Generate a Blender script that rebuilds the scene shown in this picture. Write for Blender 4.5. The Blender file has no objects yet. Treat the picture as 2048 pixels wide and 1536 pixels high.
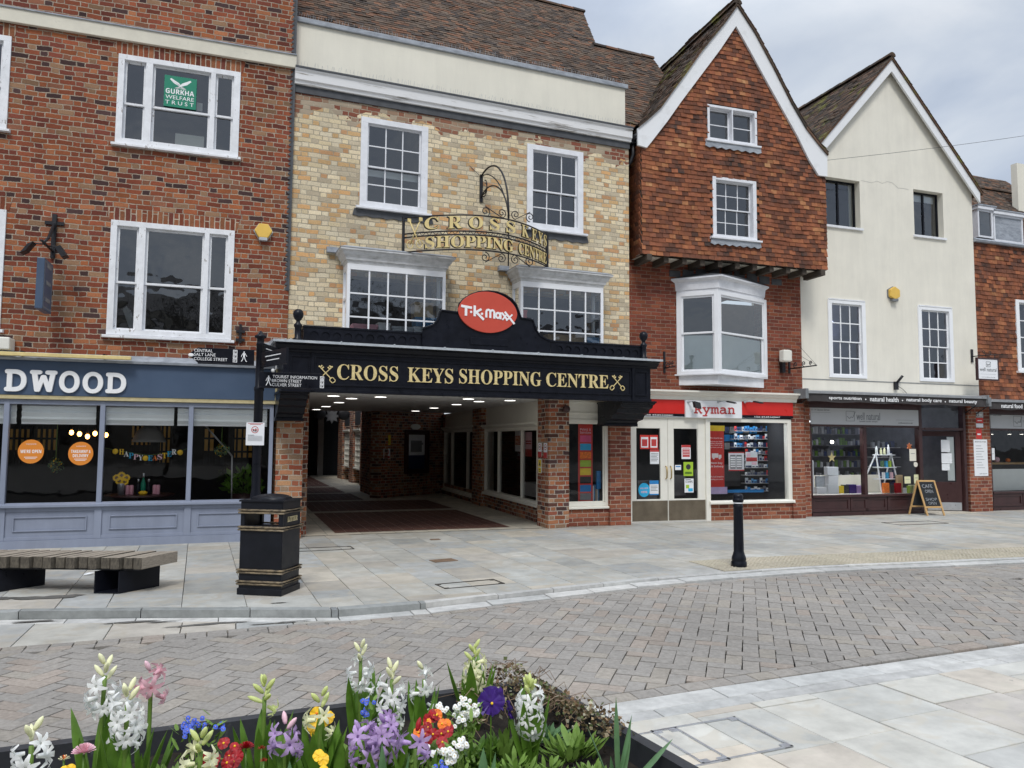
import bpy, bmesh, math, random
from mathutils import Vector, Matrix
random.seed(7)
SC = bpy.context.scene; COL = SC.collection
R = math.radians
# ------------------------------------------------------------ camera
FPX = 1530.0; HC = 1.65
_p, _r, _y = R(4.25), R(0.4), R(20.0)
FW = Vector((math.sin(_y)*math.cos(_p), math.cos(_y)*math.cos(_p), math.sin(_p)))
_rt = Vector((math.cos(_y), -math.sin(_y), 0)); _up = _rt.cross(FW)
RT = math.cos(_r)*_rt + math.sin(_r)*_up; UP = -math.sin(_r)*_rt + math.cos(_r)*_up
cam = bpy.data.cameras.new('camera'); co = bpy.data.objects.new('camera', cam); COL.objects.link(co)
cam.sensor_width = 36; cam.lens = FPX/2048*36; cam.clip_end = 600; cam.clip_start = .05
co.matrix_world = Matrix(((RT.x, UP.x, -FW.x, 0), (RT.y, UP.y, -FW.y, 0), (RT.z, UP.z, -FW.z, HC), (0, 0, 0, 1)))
SC.camera = co
SC.view_settings.view_transform = 'Standard'; SC.view_settings.look = 'None'
SC.view_settings.exposure = 0.22; SC.view_settings.gamma = 1
SC.cycles.max_bounces = 7; SC.cycles.transparent_max_bounces = 12

def ray(px, py): return FW*FPX + RT*(px-1024) - UP*(py-768)
def G(px, py, z=0.0):
    d = ray(px, py); t = (z-HC)/d.z; return d.x*t, d.y*t
def AY(px, py, Y):
    d = ray(px, py); t = Y/d.y; return Vector((d.x*t, Y, HC+d.z*t))

# ------------------------------------------------------------ world, sun
SUN_EL, SUN_AZ = R(52), R(200)
W = bpy.data.worlds.new('World'); SC.world = W; W.use_nodes = True
nt = W.node_tree; nt.nodes.clear()
def nn(nt, typ, ins=None, **pr):
    n = nt.nodes.new(typ)
    for k, v in pr.items(): setattr(n, k, v)
    for k, v in (ins or {}).items():
        s = n.inputs[k]
        if hasattr(v, 'is_output') : nt.links.new(v, s)
        else: s.default_value = v
    return n
def ramp(nt, fac, stops, interp='LINEAR'):
    n = nt.nodes.new('ShaderNodeValToRGB'); nt.links.new(fac, n.inputs[0]); cr = n.color_ramp; cr.interpolation = interp
    while len(cr.elements) < len(stops): cr.elements.new(.5)
    for e, (p, c) in zip(cr.elements, stops):
        e.position = p; e.color = (c[0], c[1], c[2], 1) if hasattr(c, '__len__') else (c, c, c, 1)
    return n.outputs[0]
tc = nn(nt, 'ShaderNodeTexCoord'); sep = nn(nt, 'ShaderNodeSeparateXYZ', {0: tc.outputs['Generated']})
sky = nn(nt, 'ShaderNodeTexSky', sky_type='NISHITA', sun_disc=False, sun_elevation=SUN_EL, sun_rotation=SUN_AZ)
bg1 = nn(nt, 'ShaderNodeBackground', {0: sky.outputs[0], 1: .1})
mp = nn(nt, 'ShaderNodeMapping', {0: tc.outputs['Generated'], 'Scale': (1, 1, 1.7), 'Location': (3.1, 1.3, .4)})
n1 = nn(nt, 'ShaderNodeTexNoise', {'Vector': mp.outputs[0], 'Scale': 2.6, 'Detail': 7, 'Roughness': .52, 'Distortion': .35})
cl = ramp(nt, n1.outputs[0], [(.30, (.36, .41, .50)), (.46, (.48, .54, .64)), (.56, (.60, .65, .72)), (.70, (.80, .82, .85))])
zen = nn(nt, 'ShaderNodeMapRange', {0: sep.outputs[2], 1: .45, 2: 1.0, 3: 1.0, 4: 2.5})
bg2 = nn(nt, 'ShaderNodeBackground', {0: cl, 1: zen.outputs[0]})
mx = nn(nt, 'ShaderNodeMixShader', {0: .86, 1: bg1.outputs[0], 2: bg2.outputs[0]})
nn(nt, 'ShaderNodeOutputWorld', {0: mx.outputs[0]})
sl = bpy.data.lights.new('sun', 'SUN'); sl.energy = 1.5; sl.angle = R(16); sl.color = (1, .97, .92)
so = bpy.data.objects.new('sun', sl); COL.objects.link(so)
sd = Vector((math.sin(SUN_AZ)*math.cos(SUN_EL), math.cos(SUN_AZ)*math.cos(SUN_EL), math.sin(SUN_EL)))
so.rotation_euler = sd.to_track_quat('Z', 'Y').to_euler()

# ------------------------------------------------------------ materials
MATS = {}
def newmat(name):
    m = bpy.data.materials.new(name); m.use_nodes = True; m.node_tree.nodes.clear(); MATS[name] = m; return m, m.node_tree
def mth(nt, op, a, b=None, c=None):
    n = nt.nodes.new('ShaderNodeMath'); n.operation = op
    for i, v in enumerate((a, b, c)):
        if v is None: continue
        if hasattr(v, 'is_output'): nt.links.new(v, n.inputs[i])
        else: n.inputs[i].default_value = v
    return n.outputs[0]
def mix(nt, f, a, b, mode='MIX'):
    n = nt.nodes.new('ShaderNodeMix'); n.data_type = 'RGBA'; n.blend_type = mode
    for i, v in ((0, f), (6, a), (7, b)):
        if hasattr(v, 'is_output'): nt.links.new(v, n.inputs[i])
        else: n.inputs[i].default_value = v if i == 0 else (*v, 1)
    return n.outputs[2]
def finish(nt, color, rough=.7, bump=None, bs=.3, bd=.005, metal=0, spec=.5, coat=0, emi=None, emis=0):
    b = nt.nodes.new('ShaderNodeBsdfPrincipled')
    for k, v in (('Base Color', color), ('Roughness', rough), ('Metallic', metal), ('Specular IOR Level', spec), ('Coat Weight', coat)):
        if hasattr(v, 'is_output'): nt.links.new(v, b.inputs[k])
        else: b.inputs[k].default_value = (*v, 1) if k == 'Base Color' else v
    if emi: b.inputs['Emission Color'].default_value = (*emi, 1); b.inputs['Emission Strength'].default_value = emis
    if bump is not None:
        bu = nn(nt, 'ShaderNodeBump', {'Height': bump, 'Strength': bs, 'Distance': bd}); nt.links.new(bu.outputs[0], b.inputs['Normal'])
    o = nt.nodes.new('ShaderNodeOutputMaterial'); nt.links.new(b.outputs[0], o.inputs[0]); return b
def noise(nt, vec, sc, det=4, rough=.55, dist=0):
    return nn(nt, 'ShaderNodeTexNoise', {'Vector': vec, 'Scale': sc, 'Detail': det, 'Roughness': rough, 'Distortion': dist}).outputs[0]
def OC(nt): return nn(nt, 'ShaderNodeTexCoord').outputs['Object']
def plain(name, c, rough=.6, var=.12, sc=6, metal=0, bs=.15, spec=.4, bsc=60, dirt=None, emis=0, coat=0, trans=0, streaks=0):
    m, nt = newmat(name); v = OC(nt)
    f = ramp(nt, noise(nt, v, sc, 6, .6), [(.3, (1-var,)*3), (.7, (1+var,)*3)])
    col = mix(nt, 1.0, c, f, 'MULTIPLY')
    if dirt:
        d = ramp(nt, noise(nt, v, sc*.7+2, 8, .72, .6), [(dirt[1], (0,)*3), (dirt[1]+.12, (1,)*3)])
        col = mix(nt, d, col, dirt[0])
    rr = ramp(nt, noise(nt, v, sc*2, 3), [(.3, max(0, rough-.08)), (.7, min(1, rough+.08))])
    if streaks:
        sv = nn(nt, 'ShaderNodeMapping', {0: v, 'Scale': (3.2, 3.2, .4)}).outputs[0]
        col = mix(nt, 1.0, col, ramp(nt, noise(nt, sv, 1.6, 6, .7), [(.35, 1-streaks), (.62, 1.02)]), 'MULTIPLY')
        col = mix(nt, ramp(nt, noise(nt, v, 26, 5, .8), [(.70, 0.), (.76, .35)]), col, (.35, .33, .28))
    b = finish(nt, col, rr, noise(nt, v, bsc, 3), bs, .003, metal, spec, emi=c if emis else None, emis=emis, coat=coat)
    if trans:
        tr = nn(nt, 'ShaderNodeBsdfTranslucent', {0: col}); o = [n for n in nt.nodes if n.type == 'OUTPUT_MATERIAL'][0]
        ms = nn(nt, 'ShaderNodeMixShader', {0: trans, 1: b.outputs[0], 2: tr.outputs[0]}); nt.links.new(ms.outputs[0], o.inputs[0])
    return m
def brick(name, L, H, mort, pal, mcol, bond='flemish', tint=None, dist=1.0, vert=False, red_top=None, bs=.8, bv=.24):
    m, nt = newmat(name); v = OC(nt)
    # slow and fine distortion of handmade courses
    nz = nn(nt, 'ShaderNodeTexNoise', {'Vector': v, 'Scale': 2.2, 'Detail': 2}); nf = nn(nt, 'ShaderNodeTexNoise', {'Vector': v, 'Scale': 28.0, 'Detail': 2})
    def off(n, a):
        s = nn(nt, 'ShaderNodeVectorMath', {0: n.outputs['Color'], 1: (.5, .5, .5)}, operation='SUBTRACT')
        return nn(nt, 'ShaderNodeVectorMath', {0: s.outputs[0], 'Scale': a}, operation='SCALE').outputs[0]
    v1 = nn(nt, 'ShaderNodeVectorMath', {0: v, 1: off(nz, .05*dist)}, operation='ADD').outputs[0]
    v2 = nn(nt, 'ShaderNodeVectorMath', {0: v1, 1: off(nf, .018*dist)}, operation='ADD').outputs[0]
    sp = nn(nt, 'ShaderNodeSeparateXYZ', {0: v2})
    u = mth(nt, 'ADD', sp.outputs[0], sp.outputs[1]); w = sp.outputs[2]
    if vert: u, w = w, u
    rv = mth(nt, 'DIVIDE', w, H); row = mth(nt, 'FLOOR', rv); fv = mth(nt, 'SUBTRACT', rv, row)
    P = 1.5 if bond == 'flemish' else 1.0
    uu = mth(nt, 'ADD', mth(nt, 'DIVIDE', u, L*P), mth(nt, 'MULTIPLY', row, .5))
    rj = nn(nt, 'ShaderNodeTexWhiteNoise', {'W': row}, noise_dimensions='1D').outputs[0]
    uu = mth(nt, 'ADD', uu, mth(nt, 'MULTIPLY', rj, .12))
    cell = mth(nt, 'FLOOR', uu); fu = mth(nt, 'MULTIPLY', mth(nt, 'SUBTRACT', uu, cell), P)
    if bond == 'flemish':
        hdr = mth(nt, 'GREATER_THAN', fu, 1.0); t = mth(nt, 'SUBTRACT', fu, hdr)
        ln = mth(nt, 'SUBTRACT', 1.0, mth(nt, 'MULTIPLY', hdr, .5)); idu = mth(nt, 'MULTIPLY_ADD', cell, 2.0, hdr)
    else: hdr = None; t = fu; ln = 1.0; idu = cell
    ex = mth(nt, 'MULTIPLY', mth(nt, 'MINIMUM', t, mth(nt, 'SUBTRACT', ln, t)), L)
    ey = mth(nt, 'MULTIPLY', mth(nt, 'MINIMUM', fv, mth(nt, 'SUBTRACT', 1.0, fv)), H)
    e = mth(nt, 'MINIMUM', ex, ey)
    mk = nn(nt, 'ShaderNodeMapRange', {0: e, 1: mort*.32, 2: mort*.62, 3: 0.0, 4: 1.0}, interpolation_type='SMOOTHSTEP').outputs[0]
    idv = nn(nt, 'ShaderNodeCombineXYZ', {0: idu, 1: row})
    wn = nn(nt, 'ShaderNodeTexWhiteNoise', {'Vector': idv.outputs[0]}, noise_dimensions='2D')
    n = len(pal); bc = ramp(nt, wn.outputs[0], [(i/n, c) for i, c in enumerate(pal)], 'CONSTANT')
    sp2 = nn(nt, 'ShaderNodeSeparateColor', {0: wn.outputs['Color']})
    bc = mix(nt, 1.0, bc, ramp(nt, sp2.outputs[1], [(0, 1-bv), (1, 1+bv)]), 'MULTIPLY')
    bc = mix(nt, 1.0, bc, ramp(nt, noise(nt, v, 45, 5, .7), [(.25, .7), (.75, 1.25)]), 'MULTIPLY')
    if red_top:   # patches of a second brick near the head of the wall
        sv = nn(nt, 'ShaderNodeSeparateXYZ', {0: v})
        a = nn(nt, 'ShaderNodeMapRange', {0: sv.outputs[2], 1: red_top[0], 2: red_top[1], 3: -.35, 4: .3}).outputs[0]
        msk = mth(nt, 'GREATER_THAN', mth(nt, 'ADD', mth(nt, 'ADD', noise(nt, v, 1.1, 4), mth(nt, 'MULTIPLY', wn.outputs[0], .12)), a), .62)
        bc = mix(nt, msk, bc, ramp(nt, wn.outputs[0], [(0, (.24, .085, .055)), (.3, (.33, .22, .15)), (.5, (.27, .12, .075)), (.75, (.42, .34, .25))], 'CONSTANT'))
    bc = mix(nt, 1.0, bc, ramp(nt, noise(nt, v, .9, 5), [(.3, tint or .8), (.7, 1.1)]), 'MULTIPLY')
    fl = ramp(nt, noise(nt, v, 9, 6, .75), [(.70, 0.), (.76, .6)])
    bc = mix(nt, fl, bc, (.55, .52, .47))
    mc = mix(nt, 1.0, mcol, ramp(nt, noise(nt, v, 7, 5), [(.3, .6), (.7, 1.15)]), 'MULTIPLY')
    col = mix(nt, mk, mc, bc)
    h = mth(nt, 'ADD', mk, mth(nt, 'MULTIPLY', noise(nt, v, 90, 4), .5))
    h = mth(nt, 'ADD', h, mth(nt, 'MULTIPLY', sp2.outputs[2], .35))
    finish(nt, col, .9, h, bs, .008, spec=.2); return m
def island(name, pal, rough=.85, nsc=14, patch=None, bs=.4, blot=.25, stain=None, clus=0, gum=0):
    m, nt = newmat(name); v = OC(nt)
    ri = nn(nt, 'ShaderNodeNewGeometry').outputs['Random Per Island']
    fk = ri
    if clus:
        lo = nn(nt, 'ShaderNodeMapRange', {0: noise(nt, v, 1.5, 3, .6), 1: .3, 2: .7}).outputs[0]
        fk = mth(nt, 'ADD', mth(nt, 'MULTIPLY', ri, 1-clus), mth(nt, 'MULTIPLY', lo, clus))
    n = len(pal); c = ramp(nt, fk, [(i/n, p) for i, p in enumerate(pal)], 'CONSTANT')
    r2 = nn(nt, 'ShaderNodeTexWhiteNoise', {'W': ri}, noise_dimensions='1D').outputs[0]
    c = mix(nt, 1.0, c, ramp(nt, r2, [(0, 1-blot), (1, 1+blot)]), 'MULTIPLY')
    rv = nn(nt, 'ShaderNodeVectorMath', {0: v, 1: nn(nt, 'ShaderNodeCombineXYZ', {0: mth(nt, 'MULTIPLY', r2, 40.0), 1: mth(nt, 'MULTIPLY', r2, 71.0)}).outputs[0]}, operation='ADD').outputs[0]
    c = mix(nt, 1.0, c, ramp(nt, noise(nt, rv, nsc, 7, .65), [(.3, .78), (.7, 1.18)]), 'MULTIPLY')
    if patch:
        c = mix(nt, ramp(nt, noise(nt, v, patch[1], 6, .65), [(patch[2], 0.), (patch[2]+.1, patch[3])]), c, patch[0])
    if gum:
        c = mix(nt, ramp(nt, noise(nt, v, 16, 3, .5), [(.74, 0.), (.76, .5)]), c, (.16, .155, .145)); c = mix(nt, ramp(nt, noise(nt, v, 1.1, 7, .7), [(.58, 0.), (.72, .45)]), c, (.25, .24, .215))
    if stain:
        c = mix(nt, ramp(nt, noise(nt, rv, 3.0, 3, .5, 1.5), [(.52, 0.), (.62, .6)]), c, stain)
    c = mix(nt, 1.0, c, ramp(nt, noise(nt, v, .6, 4), [(.3, .86), (.7, 1.1)]), 'MULTIPLY')
    finish(nt, c, rough, noise(nt, v, 110, 5, .7), bs, .003, spec=.25); return m
def glass(name, tint=(.86, .9, .9), refl=.05, wav=.12, k=1.25):
    m, nt = newmat(name)
    v = OC(nt); bu = nn(nt, 'ShaderNodeBump', {'Height': noise(nt, v, 2.2, 2), 'Strength': wav, 'Distance': .03})
    fr = nn(nt, 'ShaderNodeFresnel', {'IOR': 1.5, 'Normal': bu.outputs[0]})
    f = mth(nt, 'MULTIPLY_ADD', fr.outputs[0], k, refl)
    t = nn(nt, 'ShaderNodeBsdfTransparent', {0: (*tint, 1)})
    g = nn(nt, 'ShaderNodeBsdfGlossy', {0: (.95, .97, 1, 1), 'Roughness': .012, 'Normal': bu.outputs[0]})
    ms = nn(nt, 'ShaderNodeMixShader', {0: f, 1: t.outputs[0], 2: g.outputs[0]})
    nn(nt, 'ShaderNodeOutputMaterial', {0: ms.outputs[0]}); return m
def paint_peel(name, c, under, lvl=.62, rough=.55):
    m, nt = newmat(name); v = OC(nt)
    vs = nn(nt, 'ShaderNodeMapping', {0: v, 'Scale': (1, 1, .35)}).outputs[0]
    n = noise(nt, vs, 22, 7, .7, .3); big = noise(nt, v, 2.5, 3)
    a = mth(nt, 'MULTIPLY_ADD', big, .35, mth(nt, 'SUBTRACT', n, .17))
    mk = ramp(nt, a, [(lvl, 0.), (lvl+.03, 1.)])
    base = mix(nt, 1.0, c, ramp(nt, noise(nt, v, 5, 6, .7), [(.3, .86), (.65, 1.04)]), 'MULTIPLY')
    finish(nt, mix(nt, mk, base, under), rough, mth(nt, 'SUBTRACT', noise(nt, v, 80, 3), mk), .4, .002, spec=.35); return m
def emitter(name, c, s):
    m, nt = newmat(name); finish(nt, c, .5, emi=c, emis=s); return m
def streak(name, c, c2, sc, rough=.75, vec=(1, 1, 12), bs=.4, r=(.35, .7)):
    m, nt = newmat(name); v = nn(nt, 'ShaderNodeMapping', {0: OC(nt), 'Scale': vec}).outputs[0]
    n = noise(nt, v, sc, 7, .65, .4)
    finish(nt, mix(nt, ramp(nt, n, [(r[0], 0.), (r[1], 1.)]), c, c2), rough, n, bs, .004, spec=.3); return m

brick('brick_red', .225, .0815, .0145, [(.31, .09, .045), (.24, .068, .038), (.36, .12, .05), (.18, .052, .035), (.28, .082, .042), (.33, .105, .047), (.08, .045, .042), (.29, .12, .07), (.22, .064, .04), (.31, .18, .105), (.265, .078, .04), (.39, .15, .07)], (.43, .35, .27), tint=.70)
brick('brick_soldier', .5, .078, .017, [(.22, .065, .035), (.27, .09, .045), (.16, .05, .035), (.30, .12, .06), (.24, .075, .04)], (.52, .42, .32), 'stretcher', vert=True, dist=.5)
brick('brick_yellow', .225, .0835, .014, [(.73, .61, .40), (.77, .65, .45), (.66, .39, .18), (.68, .56, .36), (.75, .63, .43), (.58, .38, .20), (.64, .53, .36), (.50, .42, .30), (.66, .56, .39), (.58, .38, .19), (.70, .61, .44), (.54, .46, .33), (.54, .31, .16), (.72, .62, .44)], (.46, .40, .30), 'flemish', tint=.84, red_top=(6.75, 7.75), bs=.6, bv=.11)
brick('brick_pier', .235, .0875, .017, [(.42, .15, .07), (.36, .10, .055), (.46, .25, .13), (.33, .11, .06), (.40, .17, .09), (.38, .24, .15), (.30, .09, .05), (.47, .21, .11), (.43, .29, .19)], (.50, .42, .33), 'flemish', dist=.8)
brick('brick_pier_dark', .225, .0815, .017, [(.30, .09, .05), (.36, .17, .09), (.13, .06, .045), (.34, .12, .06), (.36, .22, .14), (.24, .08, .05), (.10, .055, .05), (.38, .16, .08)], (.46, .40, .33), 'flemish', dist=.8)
brick('brick_brown', .225, .078, .013, [(.23, .065, .038), (.20, .058, .036), (.27, .085, .045), (.165, .05, .034), (.24, .075, .042), (.215, .062, .04)], (.30, .20, .15), 'stretcher', dist=.5, tint=.78)
brick('brick_shop', .235, .084, .017, [(.27, .085, .05), (.22, .07, .045), (.32, .12, .07), (.19, .06, .042), (.29, .1, .055)], (.40, .29, .22), 'stretcher', dist=.5)
island('tile_hung', [(.06, .04, .033), (.10, .05, .036), (.13, .058, .038), (.155, .062, .038), (.18, .072, .042), (.21, .078, .042), (.235, .085, .045), (.26, .092, .046), (.29, .105, .05), (.32, .125, .058), (.37, .165, .075), (.44, .23, .11)], .85, 9, blot=.24, clus=.30)
island('tile_roof', [(.115, .078, .055), (.085, .062, .048), (.15, .09, .06), (.10, .075, .058), (.065, .052, .045), (.13, .095, .07), (.165, .085, .052)], .9, 11, patch=((.17, .17, .05), 1.7, .66, .55), blot=.25)
island('tile_roof_moss', [(.10, .07, .052), (.075, .056, .045), (.125, .08, .056), (.09, .068, .052), (.06, .05, .042), (.14, .085, .058)], .92, 11, patch=((.19, .19, .035), 1.8, .55, .75), blot=.22)
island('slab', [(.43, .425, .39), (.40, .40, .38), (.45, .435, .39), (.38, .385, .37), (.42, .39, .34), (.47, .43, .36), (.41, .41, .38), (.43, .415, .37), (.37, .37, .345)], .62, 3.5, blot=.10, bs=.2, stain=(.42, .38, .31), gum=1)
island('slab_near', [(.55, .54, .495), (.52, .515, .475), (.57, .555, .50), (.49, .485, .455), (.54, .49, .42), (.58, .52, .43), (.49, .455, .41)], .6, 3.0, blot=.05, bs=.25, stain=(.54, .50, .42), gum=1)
island('block', [(.31, .285, .255), (.295, .275, .25), (.32, .29, .25), (.30, .28, .255), (.325, .28, .24), (.285, .265, .24), (.305, .285, .26)], .9, 30, blot=.07, bs=.5, gum=1)
island('kerb_stone', [(.53, .525, .50), (.50, .50, .48), (.56, .55, .52), (.48, .475, .455)], .7, 8, blot=.06, bs=.25)
island('kerb_dark', [(.27, .28, .27), (.31, .32, .31), (.24, .25, .25)], .75, 8, blot=.08, bs=.3)
island('passage_brick', [(.13, .062, .048), (.15, .075, .056), (.115, .057, .045)], .75, 20, blot=.12)
island('passage_stone', [(.50, .46, .38), (.54, .49, .40), (.46, .43, .36)], .7, 5, blot=.08)
island('tactile', [(.42, .38, .29), (.40, .36, .28), (.45, .40, .31)], .85, 20, blot=.06)
plain('joint', (.065, .058, .048), .95, .3, 9)
plain('render_cream', (.78, .745, .635), .85, .04, 1.3, streaks=.035, bs=.25, bsc=35, dirt=((.66, .63, .54), .70))
plain('render_cream2', (.78, .745, .645), .85, .05, 1.6, streaks=.045, bs=.2, bsc=30, dirt=((.68, .65, .54), .68))
plain('stone_band', (.70, .66, .55), .85, .08, 4, dirt=((.52, .5, .42), .62))
paint_peel('white_peel', (.82, .83, .85), (.36, .33, .30), .635)
streak('white_weathered', (.66, .66, .66), (.42, .42, .41), 6, vec=(1, 1, 2), r=(.4, .75)); paint_peel('white_peel2', (.78, .79, .82), (.40, .38, .35), .71)
plain('white_paint', (.82, .83, .85), .45, .03, 3, dirt=((.62, .61, .58), .74))
plain('white_upvc', (.86, .87, .88), .35, .02, 3)
plain('cream_paint', (.78, .76, .68), .5, .04, 4, dirt=((.6, .57, .48), .75))
streak('barge', (.80, .81, .82), (.60, .60, .59), 4, vec=(1, 1, 1), r=(.55, .85))
streak('wood_bare_white', (.80, .80, .80), (.30, .28, .25), 7, vec=(.22, 1, 3.2), r=(.57, .68))
streak('lead', (.24, .26, .29), (.42, .45, .49), 6, .5, (1, 1, 3)); streak('lead_light', (.36, .39, .42), (.55, .58, .61), 6, .45, (1, 1, 2))
plain('lead_dark', (.075, .08, .088), .7, .25, 8)
plain('blue_fascia', (.062, .095, .155), .42, .08, 1.5, bs=.15, bsc=8)
plain('blue_grey', (.25, .28, .36), .5, .06, 3, dirt=((.42, .43, .47), .74), streaks=.08)
plain('gold_trim', (.50, .43, .25), .5, .15, 9)
plain('gold', (.92, .74, .36), .3, .08, 12, metal=.35, spec=.6)
plain('gold_paint', (.72, .57, .25), .42, .1, 14, spec=.5)
plain('white_letter', (.88, .88, .88), .4, .01)
plain('black_paint', (.007, .008, .013), .34, .3, 5, bs=.10, bsc=45, spec=.22, dirt=((.05, .052, .06), .75))
plain('black_iron', (.014, .014, .017), .45, .3, 9)
plain('black_matt', (.02, .02, .022), .7, .2)
plain('bin_black', (.008, .009, .013), .4, .3, 4, spec=.25, dirt=((.06, .06, .06), .72), bs=.2)
plain('red_sign', (.56, .075, .045), .42, .05, 3); plain('red_bright', (.62, .025, .02), .35, .04, 3)
plain('brown_frame', (.05, .022, .022), .35, .2, 4); plain('dark_brown', (.028, .02, .018), .5, .2)
plain('grey_board', (.50, .51, .52), .5, .03, 3); plain('white_board', (.83, .84, .86), .4, .02)
plain('awning_dark', (.05, .045, .045), .8, .15, 8); plain('alu', (.55, .57, .6), .35, .1, 8, metal=.7)
plain('orange', (.72, .24, .03), .5, .03); plain('yellow_box', (.78, .50, .10), .5, .06); plain('green_sign', (.01, .22, .13), .45, .04)
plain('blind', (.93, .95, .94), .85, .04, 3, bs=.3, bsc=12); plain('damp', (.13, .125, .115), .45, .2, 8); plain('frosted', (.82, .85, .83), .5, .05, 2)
streak('wood_bench', (.24, .205, .165), (.38, .33, .265), 9, .85, (9, .8, 9), .5); streak('wood_end_shade', (.06, .052, .042), (.15, .13, .10), 9, .9, (5, 5, 2), .5)
streak('wood_pine', (.50, .30, .12), (.60, .38, .17), 9, .5, (6, 6, 1))
streak('timber_dark', (.055, .045, .037), (.11, .09, .07), 9, .85, (9, 1, 9))
streak('band_gold', (.30, .23, .14), (.03, .027, .024), 16, .5, (1, 1, 3)); plain('square_paving', (.25, .235, .21), .85, .2, .5); streak('bark', (.06, .05, .04), (.11, .1, .085), 6); plain('far_stone', (.30, .28, .24), .85, .15, .4); plain('far_brick', (.17, .085, .06), .85, .2, .5); plain('far_slate', (.06, .06, .065), .7)
plain('brass_dull', (.20, .165, .12), .38, .22, 4, metal=.6); plain('brass', (.5, .36, .14), .35, .1, metal=.9)
plain('cable_white', (.75, .75, .74), .5); plain('cable_dark', (.08, .08, .08), .6)
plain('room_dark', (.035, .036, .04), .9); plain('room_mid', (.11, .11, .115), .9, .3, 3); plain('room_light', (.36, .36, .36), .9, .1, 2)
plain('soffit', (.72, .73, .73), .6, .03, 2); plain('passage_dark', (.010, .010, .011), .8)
plain('poster_red', (.62, .045, .035), .5); plain('poster_blue', (.02, .22, .55), .5); plain('sky_blue', (.03, .42, .72), .5); plain('poster_green', (.36, .55, .04), .5)
plain('poster_pink', (.75, .1, .25), .5); plain('poster_yellow', (.85, .62, .03), .5); plain('paper', (.78, .8, .82), .7, .02); plain('navy', (.02, .035, .10), .5)
plain('lilac_board', (.55, .45, .7), .5); plain('ink', (.04, .04, .045), .6); plain('ink_grey', (.2, .21, .22), .6); plain('ink_red', (.5, .05, .05), .6)
plain('cardboard', (.52, .38, .22), .85, .06); plain('pink_box', (.72, .35, .42), .6); plain('blue_box', (.1, .3, .55), .6)
plain('chalkboard', (.02, .022, .025), .85, .3); plain('chalk', (.55, .57, .6), .9)
emitter('lamp_white', (1, .97, .9), 3.0); emitter('bulb_warm', (1, .50, .12), 9.0); emitter('shop_fill_tube', (.9, .94, 1.), 9.0); emitter('tube_blue', (.62, .66, 1.), 1.6); emitter('lit_panel', (.7, .72, .75), .35); emitter('shop_lamp', (1, .95, .85), 5.0)
glass('glass', refl=.08, wav=.25); glass('glass_shop', (.975, .985, .98), .0, .06, .85); glass('glass_dark', (.45, .5, .55), .07, .1)
plain('soil', (.02, .015, .011), .95, .6, 25, bs=1, bsc=45); plain('planter_metal', (.035, .037, .042), .5, .3, 6, dirt=((.13, .14, .15), .62), bs=.3)
plain('leaf', (.12, .24, .03), .38, .28, 14, spec=.5, bs=.1, trans=.25); plain('leaf_blue', (.13, .25, .11), .45, .22, 14, spec=.5, trans=.2); plain('leaf_light', (.19, .31, .06), .5, .25, 18, trans=.25)
plain('petal_white', (.96, .96, .93), .55, .03, 20, trans=.18); plain('petal_cream', (.93, .92, .60), .55, .08, 20, trans=.2); plain('petal_lilac', (.60, .42, .72), .55, .25, 40, trans=.3); plain('petal_pink', (.84, .50, .56), .55, .25, 30, trans=.3)
plain('petal_bud', (.78, .84, .36), .5, .1, 20, trans=.35); plain('petal_purple', (.045, .012, .17), .5, .35, 30); plain('petal_red', (.34, .006, .012), .5, .4, 60); plain('petal_orange', (.85, .2, .02), .5, .4, 40); plain('petal_yellow', (.90, .55, .02), .5, .1, 20); plain('petal_blue', (.07, .13, .62), .5, .2, 30)
plain('petal_rose', (.85, .55, .62), .6, .15, 60)
island('ivy_dead', [(.25, .18, .10), (.33, .27, .17), (.18, .12, .07), (.20, .24, .10), (.42, .40, .30), (.30, .2, .12)], .85, 30, blot=.3)
plain('stem_brown', (.22, .15, .10), .85, .2); plain('pebble', (.42, .38, .32), .85, .2, 30)
plain('feather', (.20, .21, .23), .8, .3, 60)
M = MATS
# ------------------------------------------------------------ frames and mesh builder
class Frame:
    def __init__(s, ox, oy, deg):
        s.ox, s.oy, s.a = ox, oy, R(deg); s.c, s.s = math.cos(s.a), math.sin(s.a)
        s.u = Vector((s.c, s.s, 0)); s.n = Vector((-s.s, s.c, 0))     # n points into the building
    def W(s, x, y, z): return Vector((s.ox, s.oy, 0)) + s.u*x + s.n*y + Vector((0, 0, z))
    def P(s, px, py, d=0.0):          # photo pixel -> (x, z) on the plane d metres in front of the facade
        r = ray(px, py); o = Vector((s.ox, s.oy, 0)) - s.n*d
        t = o.dot(s.n)/r.dot(s.n); w = r*t + Vector((0, 0, HC)) - o
        return w.dot(s.u), w.z
    def rect(s, tl, tr, bl, br, d=0.0):
        p = [s.P(*q, d) for q in (tl, tr, bl, br)]
        return (p[0][0]+p[2][0])/2, (p[1][0]+p[3][0])/2, (p[2][1]+p[3][1])/2, (p[0][1]+p[1][1])/2   # x0 x1 z0 z1
    def L(s, w):                      # world -> local
        v = w - Vector((s.ox, s.oy, 0)); return Vector((v.dot(s.u), v.dot(s.n), w.z))
ID = Frame(0, 0, 0)
ORG = {}
def tag(o, label, cat, group=None, kind=None):
    if label: o['label'] = label
    if cat: o['category'] = cat
    if group: o['group'] = group
    if kind: o['kind'] = kind
    return o
def thing(name, label, cat, F=ID, org=(0, 0, 0), group=None):
    o = bpy.data.objects.new(name, None); COL.objects.link(o); o.empty_display_size = .2
    o.location = F.W(*org); o.rotation_euler = (0, 0, F.a); ORG[o] = Vector(org)
    return tag(o, label, cat, group)
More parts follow.
